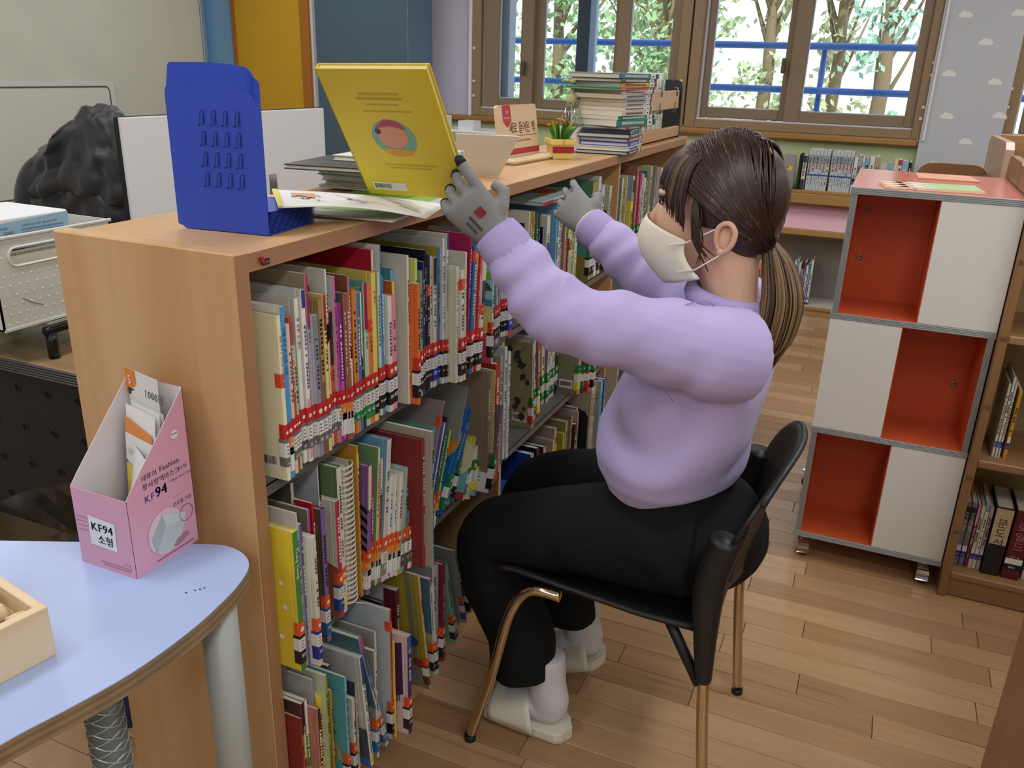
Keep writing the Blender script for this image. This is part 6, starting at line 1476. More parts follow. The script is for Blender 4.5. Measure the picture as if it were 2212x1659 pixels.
# ---- partition, coat on chair, whiteboards
pt = empty('desk_partition', (-2.85, 3.29, 0), 'white desk partition panel with black edge behind the blue bookends', 'partition')
a = MB(); a.box(-.008, .010, -.68, .69, .52, 1.165, .003); a.build('white_board', mat('dfe2e6', .35), pt)
a = MB(); a.box(-.028, -.006, -.685, .69, .52, 1.168, .003); a.build('black_back', mat('1c1d1f', .5), pt)
a = MB(); a.box(-.12, .08, -.60, -.54, 0, .02, .003); a.box(-.03, .0, -.59, -.55, .02, .53); a.box(-.12, .08, .5, .56, 0, .02, .003); a.box(-.03, .0, .51, .55, .02, .53); a.build('foot', mat('2a2b2d', .4), pt)
a = MB(); a.box(.011, .0125, .20, .26, .70, .86, .0005); a.build('clear_holder', thin_glass('e8eef0', .05, .2), pt)
ct = empty('office_chair', (-3.45, 3.15, 0), 'black mesh office chair draped with the padded jacket', 'chair')
a = MB(); a.box(-.24, .24, -.24, .24, .42, .50, .04); a.build('seat', mat('1a1b1c', .7), ct)
a = MB(); a.box(-.30, .33, -.02, .02, .52, 1.04, .02); a.build('backrest', mat('161718', .7), ct)
a = MB(); a.tube([(0, 0, .06), (0, 0, .42)], .03, 12); a.build('gas_column', mat('2a2a2a', .3, .6), ct, True)
for q in range(5):
    a = MB(); an = q*2*pi/5; a.tube([(0, 0, .08), (.28*cos(an), .28*sin(an), .06)], .02, 8); a.ball((.28*cos(an), .28*sin(an), .031), .03, 10, 6); a.build('base_arm', mat('1c1c1c', .5), ct, True)
jk = bpy.data.meshes.new('padded_jacket')
bmj = bmesh.new()
bmesh.ops.create_icosphere(bmj, subdivisions=5, radius=1)
for v in bmj.verts:
    p = v.co.copy()
    x, y_, z_ = p.x*.39, p.y*.15, p.z*.42
    z_ = z_+ (.05 if z_ < 0 else 0)
    x *= (1.0+.18*max(0, -p.z)) * (.82 if p.z > .6 else 1)
    q = p.z*.42
    puff = .022*abs(sin((q*13+.55*sin(p.x*4)+.6*noise.noise(p*2))*pi*.5))+.028*noise.noise(p*4.2)+.016*noise.noise(p*9)
    n_ = Vector((p.x/.39, p.y/.15, p.z/.42)).normalized()
    c_ = Vector((x, y_, z_))+n_*puff
    if p.x < -.45: c_ += Vector((-.05*(1-abs(p.z)), -.05, -.03))
    v.co = c_
bmj.to_mesh(jk); bmj.free()
jk.materials.append(mat('24262a', .45, spec=.35, bump=.3, bscale=60, sheen=.2)); jk.polygons.foreach_set('use_smooth', [True]*len(jk.polygons))
jo = bpy.data.objects.new('padded_jacket', jk); COL.objects.link(jo); jo.location = (-3.50, 3.10, .735); tag(jo, 'black quilted padded jacket hung over the office chair', 'jacket')
a = MB(); 
slv = a; slv.tube([(-.33, -.06, .18), (-.40, -.10, .05), (-.42, -.12, -.12), (-.40, -.12, -.30)], [.07, .10, .095, .08], 16)
for v_i, p in enumerate(slv.v):
    P_ = Vector(p); slv.v[v_i] = tuple(P_+Vector((0, 0, 0)))
o_ = slv.build('sleeve', jk.materials[0], jo, True)
sb_ = o_.modifiers.new('s', 'SUBSURF'); sb_.levels = 2; sb_.render_levels = 2
# whiteboards on the left wall
wbd = empty('whiteboard', (XL+.01, 3.9, 1.5), 'large off-white writing board covering the left wall', 'whiteboard')
a = MB(); a.box(-.01, .02, -2.6, 1.32, -.92, .95, .004); a.build('board', mat('c3c5b9', .35, noise_amt=.03, nscale=4), wbd)
a = MB(); a.box(-.01, .03, 1.32, 1.345, -.93, .96, .004); a.box(-.01, .03, -2.6, 1.345, -.945, -.92, .004); a.build('frame', mat('9aa6ac', .35, .4), wbd)
mb2 = empty('magnet_sheet', (XL+.04, 3.45, .88), 'smaller white sheet board with rounded dark outline on the whiteboard', 'whiteboard')
a = MB(); a.prism(rr_pts(1.75, .70, .03, 5, -.85, -.34), -.004, .004, axis='x'); a.build('sheet', mat('c9cbc3', .35), mb2)
a = MB(); a.tube([(.0055, p[0], p[1]) for p in rr_pts(1.68, .635, .03, 5, -.82, -.31)], .004, 6, closed=True); a.build('outline', mat('4d504c', .5), mb2, True)
lc_ = empty('side_cabinet', (-4.45, 3.3, 0), 'low brown cabinet below the whiteboard', 'cabinet')
a = MB(); a.box(-.3, .28, -.9, .7, .04, .48, .004); a.box(-.31, .30, -.92, .72, .48, .505, .004); a.build('body', wood('cab_y', '8a6a48', '9f7d55', 'y', .45), lc_)
a = MB(); a.box(.28, .292, -.88, -.11, .06, .47, .003); a.build('door', wood('cab_y', '8a6a48', '9f7d55', 'y', .45), lc_)
a = MB(); a.box(.28, .292, -.09, .68, .06, .47, .003); a.build('door', wood('cab_y', '8a6a48', '9f7d55', 'y', .45), lc_)
# black chair in the distance between partition and bookcase
fc = empty('desk_chair', (-3.2, 4.9, 0), 'black desk chair seen far off between partition and yellow book', 'chair')
a = MB(); a.box(-.2, .2, -.22, .22, .42, .47, .02); a.build('seat', mat('1c1d1f', .6), fc)
a = MB(); a.box(-.20, .22, .18, .22, .52, .98, .02); a.build('backrest', mat('1a1b1d', .6), fc)
for lx in (-.17, .17):
    for ly in (-.18, .18): a = MB(); a.tube([(lx, ly, 0), (lx, ly, .42)], .014, 8); a.build('leg', mat('6a4a30', .5), fc, True)
wr_ = empty('wire_rack', (-2.75, 5.35, 0), 'white rack of papers and books under the left window', 'rack')
a = MB()
for z in (.42, .80, 1.0): a.box(-.35, .45, -.18, .18, z-.012, z, .003)
for lx in (-.34, .44):
    for ly in (-.17, .17): a.box(lx-.012, lx+.012, ly-.012, ly+.012, 0, 1.0, .003)
a.build('rack_frame', mat('e0e0da', .4), wr_)
for k, (lx, w_, h_, c_, lab) in enumerate(((-.28, .035, .13, '3f8fb8', 'blue book on the white rack'), (-.235, .03, .12, '232425', 'black book on the white rack'), (-.15, .10, .14, 'd0d2ce', 'white carton on the white rack'), (-.02, .13, .13, 'd8dad8', 'wide white box on the white rack'), (.14, .05, .12, 'c9b04a', 'yellowish folder on the white rack'))):
    b_ = make_book('book' if w_ < .06 else 'white_carton', -2.75+lx+.1, 5.22, .8005, h_, .06, 0, c_, c_, {}, 700+k, lab, 'book' if w_ < .06 else 'box', 'things on the white rack', depth=w_, near=False, hard=False)
for k, (lx, w_, h_, c_, lab) in enumerate(((-.12, .14, .085, 'dfe0dd', 'white box lying on top of the white rack'), (.1, .11, .06, 'd5d8dc', 'pale bag of paper on top of the white rack'))):
    b_ = make_book('white_carton', -2.75+lx+.1, 5.22, 1.0005, h_, .12, 0, c_, c_, {}, 720+k, lab, 'box', 'things on the white rack', depth=w_, near=False, hard=False)
# ================================================================ RIGHT: ROLLING CUBES, TALL BOOKCASE, FAR LOW BOOKCASES
ORG = mat('cc5b33', .42, spec=.35); WHT = mat('e2e2de', .4); ALUM = mat('9fa5a6', .38, .35); SHEET = mat('c96f62', .22, spec=.5)
def slats(a, x0, x1, y0, y1, z0, z1, n, vert):
    """ribbed aluminium edge profile"""
    a.box(x0, x1, y0+.0015, y1, z0, z1)
    for k in range(n):
        if vert: w_ = (x1-x0)/n; a.box(x0+k*w_+.0004, x0+(k+1)*w_-.0004, y0, y0+.002, z0, z1, .0006)
        else: w_ = (z1-z0)/n; a.box(x0, x1, y0, y0+.002, z0+k*w_+.0004, z0+(k+1)*w_-.0004, .0006)
cb = empty('rolling_cubes', (.128, 2.73, 0), 'rolling orange and white three-tier cube shelf on chrome castors', 'shelf')
cb_o = Vector(cb.location)
def put(a, name, m, sm=False, parent=None): return at(a, name, m, parent or cb, sm) if parent is None else a.build(name, m, parent, sm)
X0, X1, Y0, Y1 = -.079, .335, 2.457, 3.003
for z0, z1 in ((.073, .090), (.421, .438), (.768, .785), (1.112, 1.130)):
    a = MB(); a.box(X0, X1, Y0+.003, Y1, z0, z1, .001, mi=0); put(a, 'board', [SHEET if z1 > 1.1 else ORG])
    a = MB(); slats(a, X0, X1, Y0, Y0+.004, z0, z1, 4, False); a.box(X0-.001, X0+.001, Y0, Y1, z0, z1); put(a, 'edge_profile', ALUM)
tiers = ((.090, .421, 'L'), (.438, .768, 'R'), (.785, 1.112, 'L'))
for z0, z1, s_ in tiers:
    xm = .142 if s_ == 'L' else .109
    ox0, ox1 = (X0+.002, xm) if s_ == 'L' else (xm, X1-.002)
    a = MB()
    a.box(ox0, ox0+.016, Y0+.003, Y1, z0, z1) if s_ == 'L' else a.box(ox1-.016, ox1, Y0+.003, Y1, z0, z1)
    (a.box(xm-.002, xm, Y0+.005, Y0+.22, z0, z1) if s_ == 'L' else a.box(xm, xm+.002, Y0+.005, Y0+.22, z0, z1))
    put(a, 'side_panel', ORG)
    a = MB(); a.box(ox0, ox1, Y0+.215, Y0+.222, z0, z1); put(a, 'back_panel', ORG)
    a = MB(); a.box(ox0+.001, ox1-.001, Y0+.006, Y0+.216, z0, z0+.0008); put(a, 'liner', ORG)
    a = MB()
    if s_ == 'L': slats(a, ox0, ox0+.016, Y0+.0005, Y0+.004, z0, z1, 5, True)
    else: slats(a, ox1-.016, ox1, Y0+.0005, Y0+.004, z0, z1, 5, True)
    put(a, 'edge_profile', ALUM)
    wx0, wx1 = (xm, X1-.001) if s_ == 'L' else (X0+.001, xm)
    a = MB(); a.box(wx0, wx1, Y0+.001, Y1-.02, z0+.0004, z1-.0004, .0012); put(a, 'white_panel', WHT)
    ys = (z1-.063, z1-.205)
    bx_ = ox0+.045 if s_ == 'L' else ox1-.05
    for zz in ys:
        a = MB(); a.lathe([(.008, 0), (.0078, .002), (.004, .003), (.0035, .0012), (.0001, .001)], 14, frame((bx_, Y0+.215, zz), (1, 0, 0), (0, 0, 1))); put(a, 'bolt', mat('8e8e88', .3, .8), True)
for (cx_, cy_, rz) in ((-.052, 2.490, .25), (.292, 2.487, .05), (-.075, 2.965, 1.2), (.30, 2.965, .6)):
    Tc = Matrix.Translation((cx_, cy_, 0)) @ Matrix.Rotation(rz, 4, 'Z')
    a = MB(); a.lathe([(.021, -.011), (.0225, -.009), (.0225, .009), (.021, .011)], 20, Tc @ Matrix.Translation((0, 0, .0225)) @ Matrix.Rotation(pi/2, 4, 'Y')); put(a, 'castor_wheel', mat('141416', .5), True)
    a = MB()
    pr_ = [(-.024, .046), (-.0265, .036), (-.0235, .026), (-.026, .017), (-.031, .016)]
    for (y0_, z0_), (y1_, z1_) in zip(pr_, pr_[1:]): a.add([Tc @ Vector(p) for p in ((-.016, y0_, z0_), (.016, y0_, z0_), (.018, y1_, z1_), (-.018, y1_, z1_))], [(0, 1, 2, 3)])
    a.add([Tc @ Vector(p) for p in ((-.016, -.024, .046), (.016, -.024, .046), (.014, .012, .064), (-.014, .012, .064))], [(0, 1, 2, 3)])
    for sx in (-1, 1): a.add([Tc @ Vector(p) for p in ((sx*.015, -.024, .046), (sx*.0145, .014, .064), (sx*.0145, .014, .018), (sx*.0155, -.0235, .026))], [(0, 1, 2, 3)])
    a.box(-.02, .02, -.016, .02, .066, .073, .001, T=Tc); a.lathe([(.008, .058), (.008, .067)], 10, Tc)
    put(a, 'castor_fork', mat('d6d8d8', .12, 1))
# craft boards lying on it
gbd = tag((lambda a: (a.box(.004, .238, 2.43, 2.53, 1.1305, 1.137, .001), a.build('x', mat('efdcc0', .5)))[1])(MB()), 'tmp', 'board') if False else None
TF = Matrix.Translation((.004, 2.472, 1.1306)) @ Matrix.Rotation(radians(9), 4, 'Z')
b1 = empty('craft_board', (.004, 2.472, 1.1306), 'cream foam board with pale green print and spoon shaped cut-outs', 'board', rz=radians(9))
a = MB()
a.prism([(.075, 0), (.24, 0), (.245, .14), (.075, .14)], 0, .006)
for k in range(3): a.prism([(p[0], p[1]) for p in circ(.03, .024+.046*k, .021, 14, 1.5, 1)], 0, .006); a.box(.03, .08, .012+.046*k, .036+.046*k, 0, .006)
a.build('foam_board', mat('efd6b8', .5), b1)
a = MB(); a.quad((.105, .003, .0064), (.239, .003, .0064), (.243, .137, .0064), (.105, .137, .0064), 0)
for k in range(3):
    a.add([(p[0], p[1], .0066) for p in circ(.098, .024+.046*k, .012, 10, 3.0, 1)], [tuple(range(10))], 1); a.add([(p[0], p[1], .0066) for p in circ(.022, .024+.046*k, .008, 12, 2.6, 1)], [tuple(range(12))], 2)
for k in range(4): a.quad((.2, .03+.024*k, .0068), (.232, .03+.024*k, .0068), (.232, .048+.024*k, .0068), (.2, .048+.024*k, .0068), 3)
a.build('print', [mat('a2c487', .5), mat('cfdfd6', .5), mat('f2e0cc', .5), mat('b9d3a4', .5)], b1)
b2 = empty('peach_folder', (.086, 2.80, 1.1306), 'flat peach coloured folder behind the green craft board', 'folder', rz=radians(2))
a = MB(); a.prism([(0, 0), (.165, 0), (.15, .15), (0, .14)], 0, .003); a.build('folder', mat('dda283', .5), b2)
a = MB(); T_ = Matrix.Translation((.065, .12, .0034))
for k in range(6): a.quad((.07+.011*k, .09, .0034), (.078+.011*k, .09, .0034), (.078+.011*k, .104, .0034), (.07+.011*k, .104, .0034))
a.build('print', mat('f0cdb4', .5), b2)

# ---- tall wooden bookcase at the right edge
RW = wood('oak_z', '86623f', '9a744c', 'z', .42, .8); RWX = wood('oak_x', '8b6744', 'a27c55', 'x', .42, .8); PALE = wood('oak_pale', 'b0917a', 'c0a48c', 'z', .35, .8)
rb = empty('tall_bookcase', (.85, 2.74, 0), 'double-sided wooden bookcase right beside the rolling cubes', 'bookcase')
for y0, y1 in ((2.423, 2.735), (2.741, 3.052)):
    a = MB(); pf = [(y0, 0), (y1, 0), (y1, 1.165), (y1-.012, 1.19), (y1-.03, 1.196), (y0+.02, 1.196), (y0+.004, 1.188), (y0, 1.17)]
    a.prism(pf, .337, .358, axis='x'); at(a, 'side_panel', RW, rb)
for z0, z1 in ((.060, .081), (.413, .436), (.768, .790), (1.10, 1.122)):
    a = MB(); a.box(.358, 1.36, 2.428, 2.73, z0, z1, .003); at(a, 'shelf', RWX, rb)
    if z0 > .7: a = MB(); a.box(.358, 1.36, 2.746, 3.04, z0, z1, .003); at(a, 'shelf', RWX, rb)
a = MB(); a.box(.358, 1.36, 2.436, 2.452, 0.003, .060, .001); at(a, 'kick_board', RWX, rb)
a = MB(); a.box(.358, 1.36, 2.722, 2.735, .08, 1.12); at(a, 'back_panel', mat('9c8a5e', .6), rb)
a = MB(); a.prism([(2.423, 0), (3.052, 0), (3.052, 1.196), (2.423, 1.196)], 1.36, 1.381, axis='x'); at(a, 'side_panel', RW, rb)
# finger joints in the post
a = MB()
for z in (.98, .78, .59, .38, .21):
    for k in range(5): a.box(.339+.0036*k, .3412+.0036*k, 2.4225, 2.4235, z-.006, z+.006+.003*(k % 2))
at(a, 'finger_joints', mat('6b4a2e', .5), rb)
TB = [  # x, t, h, spine, opts, label
 (.364, .013, .205, '77767e', dict(bands=[(.72, .93, '1b1b1d')], tt='어머니의 편지', tc='d8d8d8', l='X'), 'grey spined book first inside the tall bookcase bottom shelf'),
 (.379, .013, .205, '77767e', dict(bands=[(.72, .93, '1b1b1d')], tt='아버지의 편지', tc='d8d8d8', l='X'), 'grey spined book second inside the tall bookcase bottom shelf'),
 (.394, .008, .20, '7c3148', dict(bands=[(.7, 1, 'c98a9a')]), 'slim crimson book beside the two grey spines'),
 (.4035, .009, .20, 'd3cabb', dict(l='X'), 'cream paperback with blue label left of the white one, bottom shelf'),
 (.4135, .010, .21, 'dcd6ca', dict(bands=[(.88, 1, '7fa0b8')], l='X'), 'white paperback with blue label left of the thick volumes'),
 (.4250, .009, .20, 'c3b2b8', dict(l='X'), 'pinkish grey slim paperback next to the thick black volume'),
 (.437, .044, .215, '201e1e', dict(bands=[(.46, .98, 'bba782')], tt='문도선행록', tc='2b2420'), 'thick black and tan volume on the tall bookcase bottom shelf'),
 (.487, .044, .215, '5e1b28', dict(tt='로알드 달', tc='a87a84', l='Y'), 'thick wine red volume with 800 label, bottom shelf'),
 (.540, .016, .20, 'cfc7b0', dict(l='Y'), 'cream book at the frame edge with black 8 label')]
def spine_out(name, x, yf, z, h, t, col, o, lab, grp, d=.15, lean=0, near=True, seed=0):
    o = dict(o); L_ = o.pop('l', None)
    b_ = make_book(name, 0, 0, 0, h, t, 0, col, col, o, seed, lab, 'book', grp, depth=d, near=near, hard=t > .03)
    b_.location = (x, yf, z); b_.rotation_euler = (0, lean, -pi/2)
    if L_ and near:
        a = MB(); cl_ = {'X': '24398c', 'Y': '151517', 'Z': '2a6ab0'}[L_]
        f_ = frame((.0012, 0, 0), (0, 1, 0), (0, 0, 1))
        a.quad((.0010, .0006, .03), (.0010, t-.0006, .03), (.0010, t-.0006, .048), (.0010, .0006, .048), 0); a.quad((.0010, .0006, .048), (.0010, t-.0006, .048), (.0010, t-.0006, .066), (.0010, .0006, .066), 1)
        g = min(.010, t*.42); a.text('800', g, frame((.0016, t*.5-g*.95, .035), (0, 1, 0), (0, 0, 1)), 1)
        a.build('call_number_sticker', [mat(cl_, .4), mat('dcdcd6', .4)], b_)
    return b_
for k, (x, t, h, col, o, lab) in enumerate(TB):
    spine_out('book', x, 2.478 if t < .03 else 2.462, .0815, h, t, col, o, lab, 'books on the bottom shelf of the tall bookcase', seed=800+k)
for k, (x, t, h, col, o, lab) in enumerate(((.392, .006, .215, 'd5d2c6', dict(l='Z'), 'slim white booklet leaning on the tall bookcase middle shelf'), (.400, .006, .235, 'd9d6ca', dict(l='Z'), 'taller slim white booklet on the middle shelf'), (.4075, .0045, .22, 'cfcdc2', dict(l='Y'), 'thinnest white booklet on the middle shelf'), (.420, .008, .20, 'c9962f', dict(tc='4a3010', l='X'), 'amber booklet standing on the tall bookcase middle shelf'))):
    spine_out('book', x, 2.47, .4365, h, t, col, o, lab, 'booklets on the middle shelf of the tall bookcase', seed=830+k, lean=0)
# nearer bookcase whose end panel enters at the lower right corner
nb_ = empty('near_bookcase', (.75, 1.4, 0), 'wooden bookcase end in the lower right corner of the view', 'bookcase')
a = MB(); a.prism([(1.10, 0), (1.735, 0), (1.735, 1.18), (1.71, 1.196), (1.12, 1.196), (1.10, 1.18)], .402, .424, axis='x'); at(a, 'side_panel', wood('oak_red', '8a5f42', '9a6d4c', 'z', .4, .8), nb_)
for z in (.06, .42, .78, 1.1): a = MB(); a.box(.424, 1.3, 1.12, 1.72, z, z+.022, .003); at(a, 'shelf', RWX, nb_)
# next bookcase behind, and the rounded wooden book trough
nx = empty('rear_bookcase', (.9, 3.5, 0), 'pale wooden bookcase behind the rolling cubes with raised back rail', 'bookcase')
a = MB(); a.prism([(3.20, 0), (3.78, 0), (3.78, 1.20), (3.74, 1.216), (3.24, 1.222), (3.20, 1.20)], .337, .362, axis='x'); at(a, 'side_panel', PALE, nx)
a = MB(); a.box(.362, 1.4, 3.68, 3.70, 1.12, 1.225, .004); a.box(.362, 1.4, 3.46, 3.70, 1.10, 1.122, .004); at(a, 'rail', wood('oak_x2', '96724a', 'ab8558', 'x', .4), nx)
for z in (.06, .42, .78): a = MB(); a.box(.362, 1.4, 3.24, 3.74, z, z+.022, .003); at(a, 'shelf', RWX, nx)
a = MB(); a.box(.362, 1.4, 3.70, 3.712, .08, 1.1); at(a, 'back_panel', mat('4a4030', .7), nx)
tr = empty('book_trough', (.2, 3.42, 0), 'brown wooden book trough with rounded back behind the rolling cubes', 'trough')
a = MB(); a.prism(rr_pts(.235, .62, .05, 5, -.10, .50), -.012, .012, axis='y', T=Matrix.Translation((0, .12, 0))); a.build('back_board', wood('oak_x3', '7a5636', '8f6842', 'x', .4), tr)
a = MB(); a.box(-.10, .135, -.14, .12, .48, .50, .003); a.build('bottom', RWX, tr)
a = MB(); a.box(.115, .135, -.14, .108, .50, 1.09, .004); a.build('side_board', wood('oak_y3', '6f5844', '83694f', 'y', .4), tr)
for lx, ly in ((-.09, -.12), (.12, -.12), (-.09, .1), (.12, .1)): a = MB(); a.box(lx-.015, lx+.015, ly-.015, ly+.015, 0, .48, .003); a.build('leg', RW, tr)

# ---- low bookcases under the window
PK = mat('d3a7b4', .4)
YFc = 5.526
fw_ = empty('window_bookcase', (-.85, 5.68, 0), 'low wooden bookcase with pink sloping display under the windows', 'bookcase')
LW = wood('ash_x', '94703f', 'ab8652', 'x', .42, .7)
XA, XB_ = -2.2, .135
a = MB(); a.box(XA, XB_, YFc, 5.84, .012, .032, .003); a.box(XA, XB_, YFc+.004, YFc+.02, 0, .012); at(a, 'base_board', LW, fw_)
a = MB(); a.box(XA, XB_, YFc+.015, 5.84, .0322, .034); at(a, 'base_lining', mat('bdb9b0', .5), fw_)
a = MB(); a.box(XA, XB_, YFc, 5.84, .478, .515, .004); at(a, 'middle_shelf', LW, fw_)
a = MB(); a.box(XA, XB_, YFc, 5.84, .672, .732, .004); a.box(XA, XB_, YFc+.02, 5.84, .732, .752, .003); at(a, 'top_shelf', LW, fw_)
a = MB(); a.prism([(YFc+.015, .516), (YFc+.10, .671), (YFc+.11, .671), (YFc+.025, .516)], XA, XB_, axis='x'); at(a, 'pink_display', PK, fw_)
a = MB(); a.box(XA, XB_, 5.80, 5.84, .03, .48); at(a, 'back_panel', mat('8f8a82', .6), fw_)
for x in (XA, -1.03, XB_-.02): a = MB(); a.box(x, x+.02, YFc+.004, 5.84, 0, .74, .002); at(a, 'upright', LW, fw_)
a = MB(); a.text('3', .03, frame((-.605, YFc-.0008, .487), (1, 0, 0), (0, 0, 1))); at(a, 'shelf_number', mat('6b5030', .6), fw_)
def face_book(name, x, z, h, t, col, o, lab, grp, y=YFc+.03, d=.15, seed=0, near=True):
    return spine_out(name, x, y, z, h, t, col, o, lab, grp, d=d, seed=seed, near=near)
def seton(k): return dict(bands=[(.0, .02, 'b9c2c6'), (.36, .40, '33498f'), (.56, .66, 'd8b0a4'), (.68, .88, '8f9a9e')], tc='3a4046')
g_ = 'encyclopedia set in the window bookcase top row'
x = -.447
for k in range(12):
    if k == 6: x += .012
    nth = ['first', 'second', 'third', 'fourth', 'fifth', 'sixth'][k % 6]
    face_book('set_volume', x, .7525, .237, .0192, 'b4bfc4', seton(k), 'grey blue set volume, %s %s the dark gap' % (nth, 'before' if k < 6 else 'after'), g_, seed=900+k); x += .0203
a = MB(); a.box(-.500, -.486, YFc+.015, YFc+.15, .7525, .96, .002); a.box(-.52, -.46, YFc+.02, YFc+.15, .7522, .7545); o_ = a.build('bookend', mat('2b2d2f', .4, .4)); tag(o_, 'dark metal bookend left of the grey blue set', 'bookend')
row_ = ((-.70, .03, .20, 'c9cbc8', 'white speckled book by the hair, window bookcase top row'), (-.655, .024, .19, 'd9d6cc', 'ivory book beside the hair on window bookcase'), (-.628, .02, .19, 'cfc9b4', 'cream and lavender book on window bookcase'))
for k, (x, t, h, c_, lab) in enumerate(row_): face_book('book', x, .7525, h, t, c_, dict(bands=[(.05, .2, '9a90b8')] if k == 2 else []), lab, 'books on the window bookcase top row', seed=920+k)
gb_ = make_book('book', -.595, YFc+.05, .7525, .20, .012, 0, '8f8f8c', '9a9a96', {}, 930, 'grey book with yellow duck picture facing out, window bookcase', 'book', 'books on the window bookcase top row', depth=.07); gb_.rotation_euler = (0, 0, 0); gb_.location = (-.52, YFc+.04, .7525)
a = MB(); a.add([(-.03+p[0], -.0006, .12+p[1]) for p in circ(0, 0, .016, 12)], [tuple(range(12))]); a.add([(-.045+p[0], -.0008, .125+p[1]) for p in circ(0, 0, .006, 8)], [tuple(range(8))], 1); a.build('cover_art', [mat('d3bb2e', .5), mat('b0452e', .5)], gb_)
for k, (x, t, h, c_, o, lab) in enumerate(((-.478, .022, .20, 'd3cdb8', dict(bands=[(0, .22, '3a3a44'), (.22, .3, '24398c'), (.8, 1, '2a3560')]), 'cream and navy book right of the metal bookend'),
    (-.188, .02, .21, 'd6d4ca', dict(bands=[(.24, .28, '24398c'), (.3, .4, '2a2c2a')]), 'white book right after the set'), (-.166, .02, .22, '8fa3ac', {}, 'steel blue book after the white one'), (-.144, .014, .215, 'c9cac0', {}, 'slim pale book after the steel blue one'), (-.128, .024, .21, '6aa9c4', {}, 'sky blue book behind the cube shelf corner'),
    (-.102, .026, .215, 'd8cdc6', {}, 'pinkish white book behind the cube shelf'), (-.072, .022, .22, 'a79c84', {}, 'khaki book behind the cube shelf'), (-.042, .036, .185, 'c2b8b0', {}, 'short grey rose book behind the cube shelf'), (-.002, .03, .19, '7fb0ba', {}, 'teal pale book behind the cube shelf'), (.032, .018, .205, 'd3c9b4', {}, 'cream slim book near the column'), (.052, .02, .21, 'd6d0c8', dict(bands=[(.85, 1, 'b03a3a')]), 'white book with red top near the column'), (.074, .034, .205, '5674a8', dict(bands=[(.6, 1, '8fa8c4')]), 'blue book near the column'), (.111, .016, .20, '2c2f2c', {}, 'black book beside the column'))):
    face_book('book', x, .7525, h, t, c_, o, lab, 'books on the window bookcase top row', seed=940+k)
for k, (x, t, h, c_, lab) in enumerate(((-.66, .02, .24, 'd08a6a', 'orange book seen between neck and ponytail'), (-.638, .02, .25, 'c45a94', 'pink book seen between neck and ponytail'), (-.615, .016, .25, '7f86c4', 'violet blue book seen left of the ponytail'), (-.44, .012, .27, 'd0cfc4', 'white slim book right of the ponytail'), (-.426, .012, .275, '5fa3b8', 'turquoise book right of the ponytail'), (-.412, .013, .26, 'd5d3ca', 'ivory book right of the ponytail'), (-.396, .014, .22, '8a86a4', 'short mauve book on window bookcase floor shelf'), (-.380, .012, .27, '6d4a54', 'maroon book on window bookcase floor shelf'), (-.366, .012, .25, 'd8d8d4', 'white slim book with barcode stripe, floor shelf'), (-.352, .012, .265, '4f78b0', 'blue slim book on window bookcase floor shelf'), (-.338, .012, .285, 'dcdad4', 'last white book with grey cover on floor shelf'))):
    b_ = face_book('book', x, .0345, h, t, c_, dict(bands=[(.0, .05, '2a2a2c'), (.05, .10, 'd8d8d4'), (.12, .14, '2a2a2c')]), lab, 'books on the floor shelf of the window bookcase', y=YFc+.05, d=.17, seed=960+k)
    if k == 10: b_.data.materials[0] = mat('77807c', .4)
# ================================================================ CHAIR
CHR = mat('c9b89a', .12, 1); PLB = mat('1b1c1e', .45, bump=.1, bscale=700)
ch = empty('stacking_chair', (-.37, 1.54, 0), 'black plastic chair with chrome tube legs under the sitting person', 'chair')
def cput(a, name, m, sm=True): return at(a, name, m, ch, sm)
YN, YF_ = 1.335, 1.748
def bez(p, n=8):
    p = [Vector(q) for q in p]; out = []
    for i in range(len(p)-1):
        p0, p1, p2, p3 = p[max(i-1, 0)], p[i], p[i+1], p[min(i+2, len(p)-1)]
        for k in range(n):
            t = k/n; out.append(.5*((2*p1)+(p2-p0)*t+(2*p0-5*p1+4*p2-p3)*t*t+(3*p1-p0-3*p2+p3)*t**3))
    out.append(p[-1]); return out
for y, fx in ((YN, -.639), (YF_-.03, -.611)):
    a = MB(); a.tube(bez([(fx, y, .012), (fx+.05, y, .20), (fx+.085, y, .36), (fx+.125, y, .425), (fx+.19, y, .432)]), .0115, 12); cput(a, 'leg', CHR)
    a = MB(); a.lathe([(.0125, 0), (.0132, .002), (.0125, .016)], 12, Matrix.Translation((fx, y, 0))); cput(a, 'foot_cap', BLACK)
for y in (YN, YF_):
    a = MB(); a.tube(bez([(-.125, y, .012), (-.150, y, .25), (-.165, y, .45)]), .0115, 12); cput(a, 'leg', CHR)
    a = MB(); a.lathe([(.0125, 0), (.0132, .002), (.0125, .014)], 12, Matrix.Translation((-.124, y, 0))); cput(a, 'foot_cap', BLACK)
    a = MB(); a.tube(bez([(-.157, y, .335), (-.165, y, .44), (-.168, y, .54), (-.150, y, .64)]), [.0145+.0010*min(k, 14) for k in range(25)], 14); cput(a, 'sleeve', PLB)
    a = MB(); a.tube([(-.165, y, .325), (-.235, y+(.02 if y < 1.5 else -.02), .43)], .0105, 8); cput(a, 'strut', BLACK)
a = MB(); a.tube([(-.168, YN, .40), (-.168, YF_, .40)], .010, 10); cput(a, 'cross_tube', CHR)
def grid(a, f, nu, nv, m=0):
    o = len(a.v)
    for j in range(nv+1):
        for i in range(nu+1): a.v.append(tuple(f(i/nu, j/nv)))
    for j in range(nv):
        for i in range(nu): q = o+j*(nu+1)+i; a.f.append((q, q+1, q+nu+2, q+nu+1)); a.m.append(m)
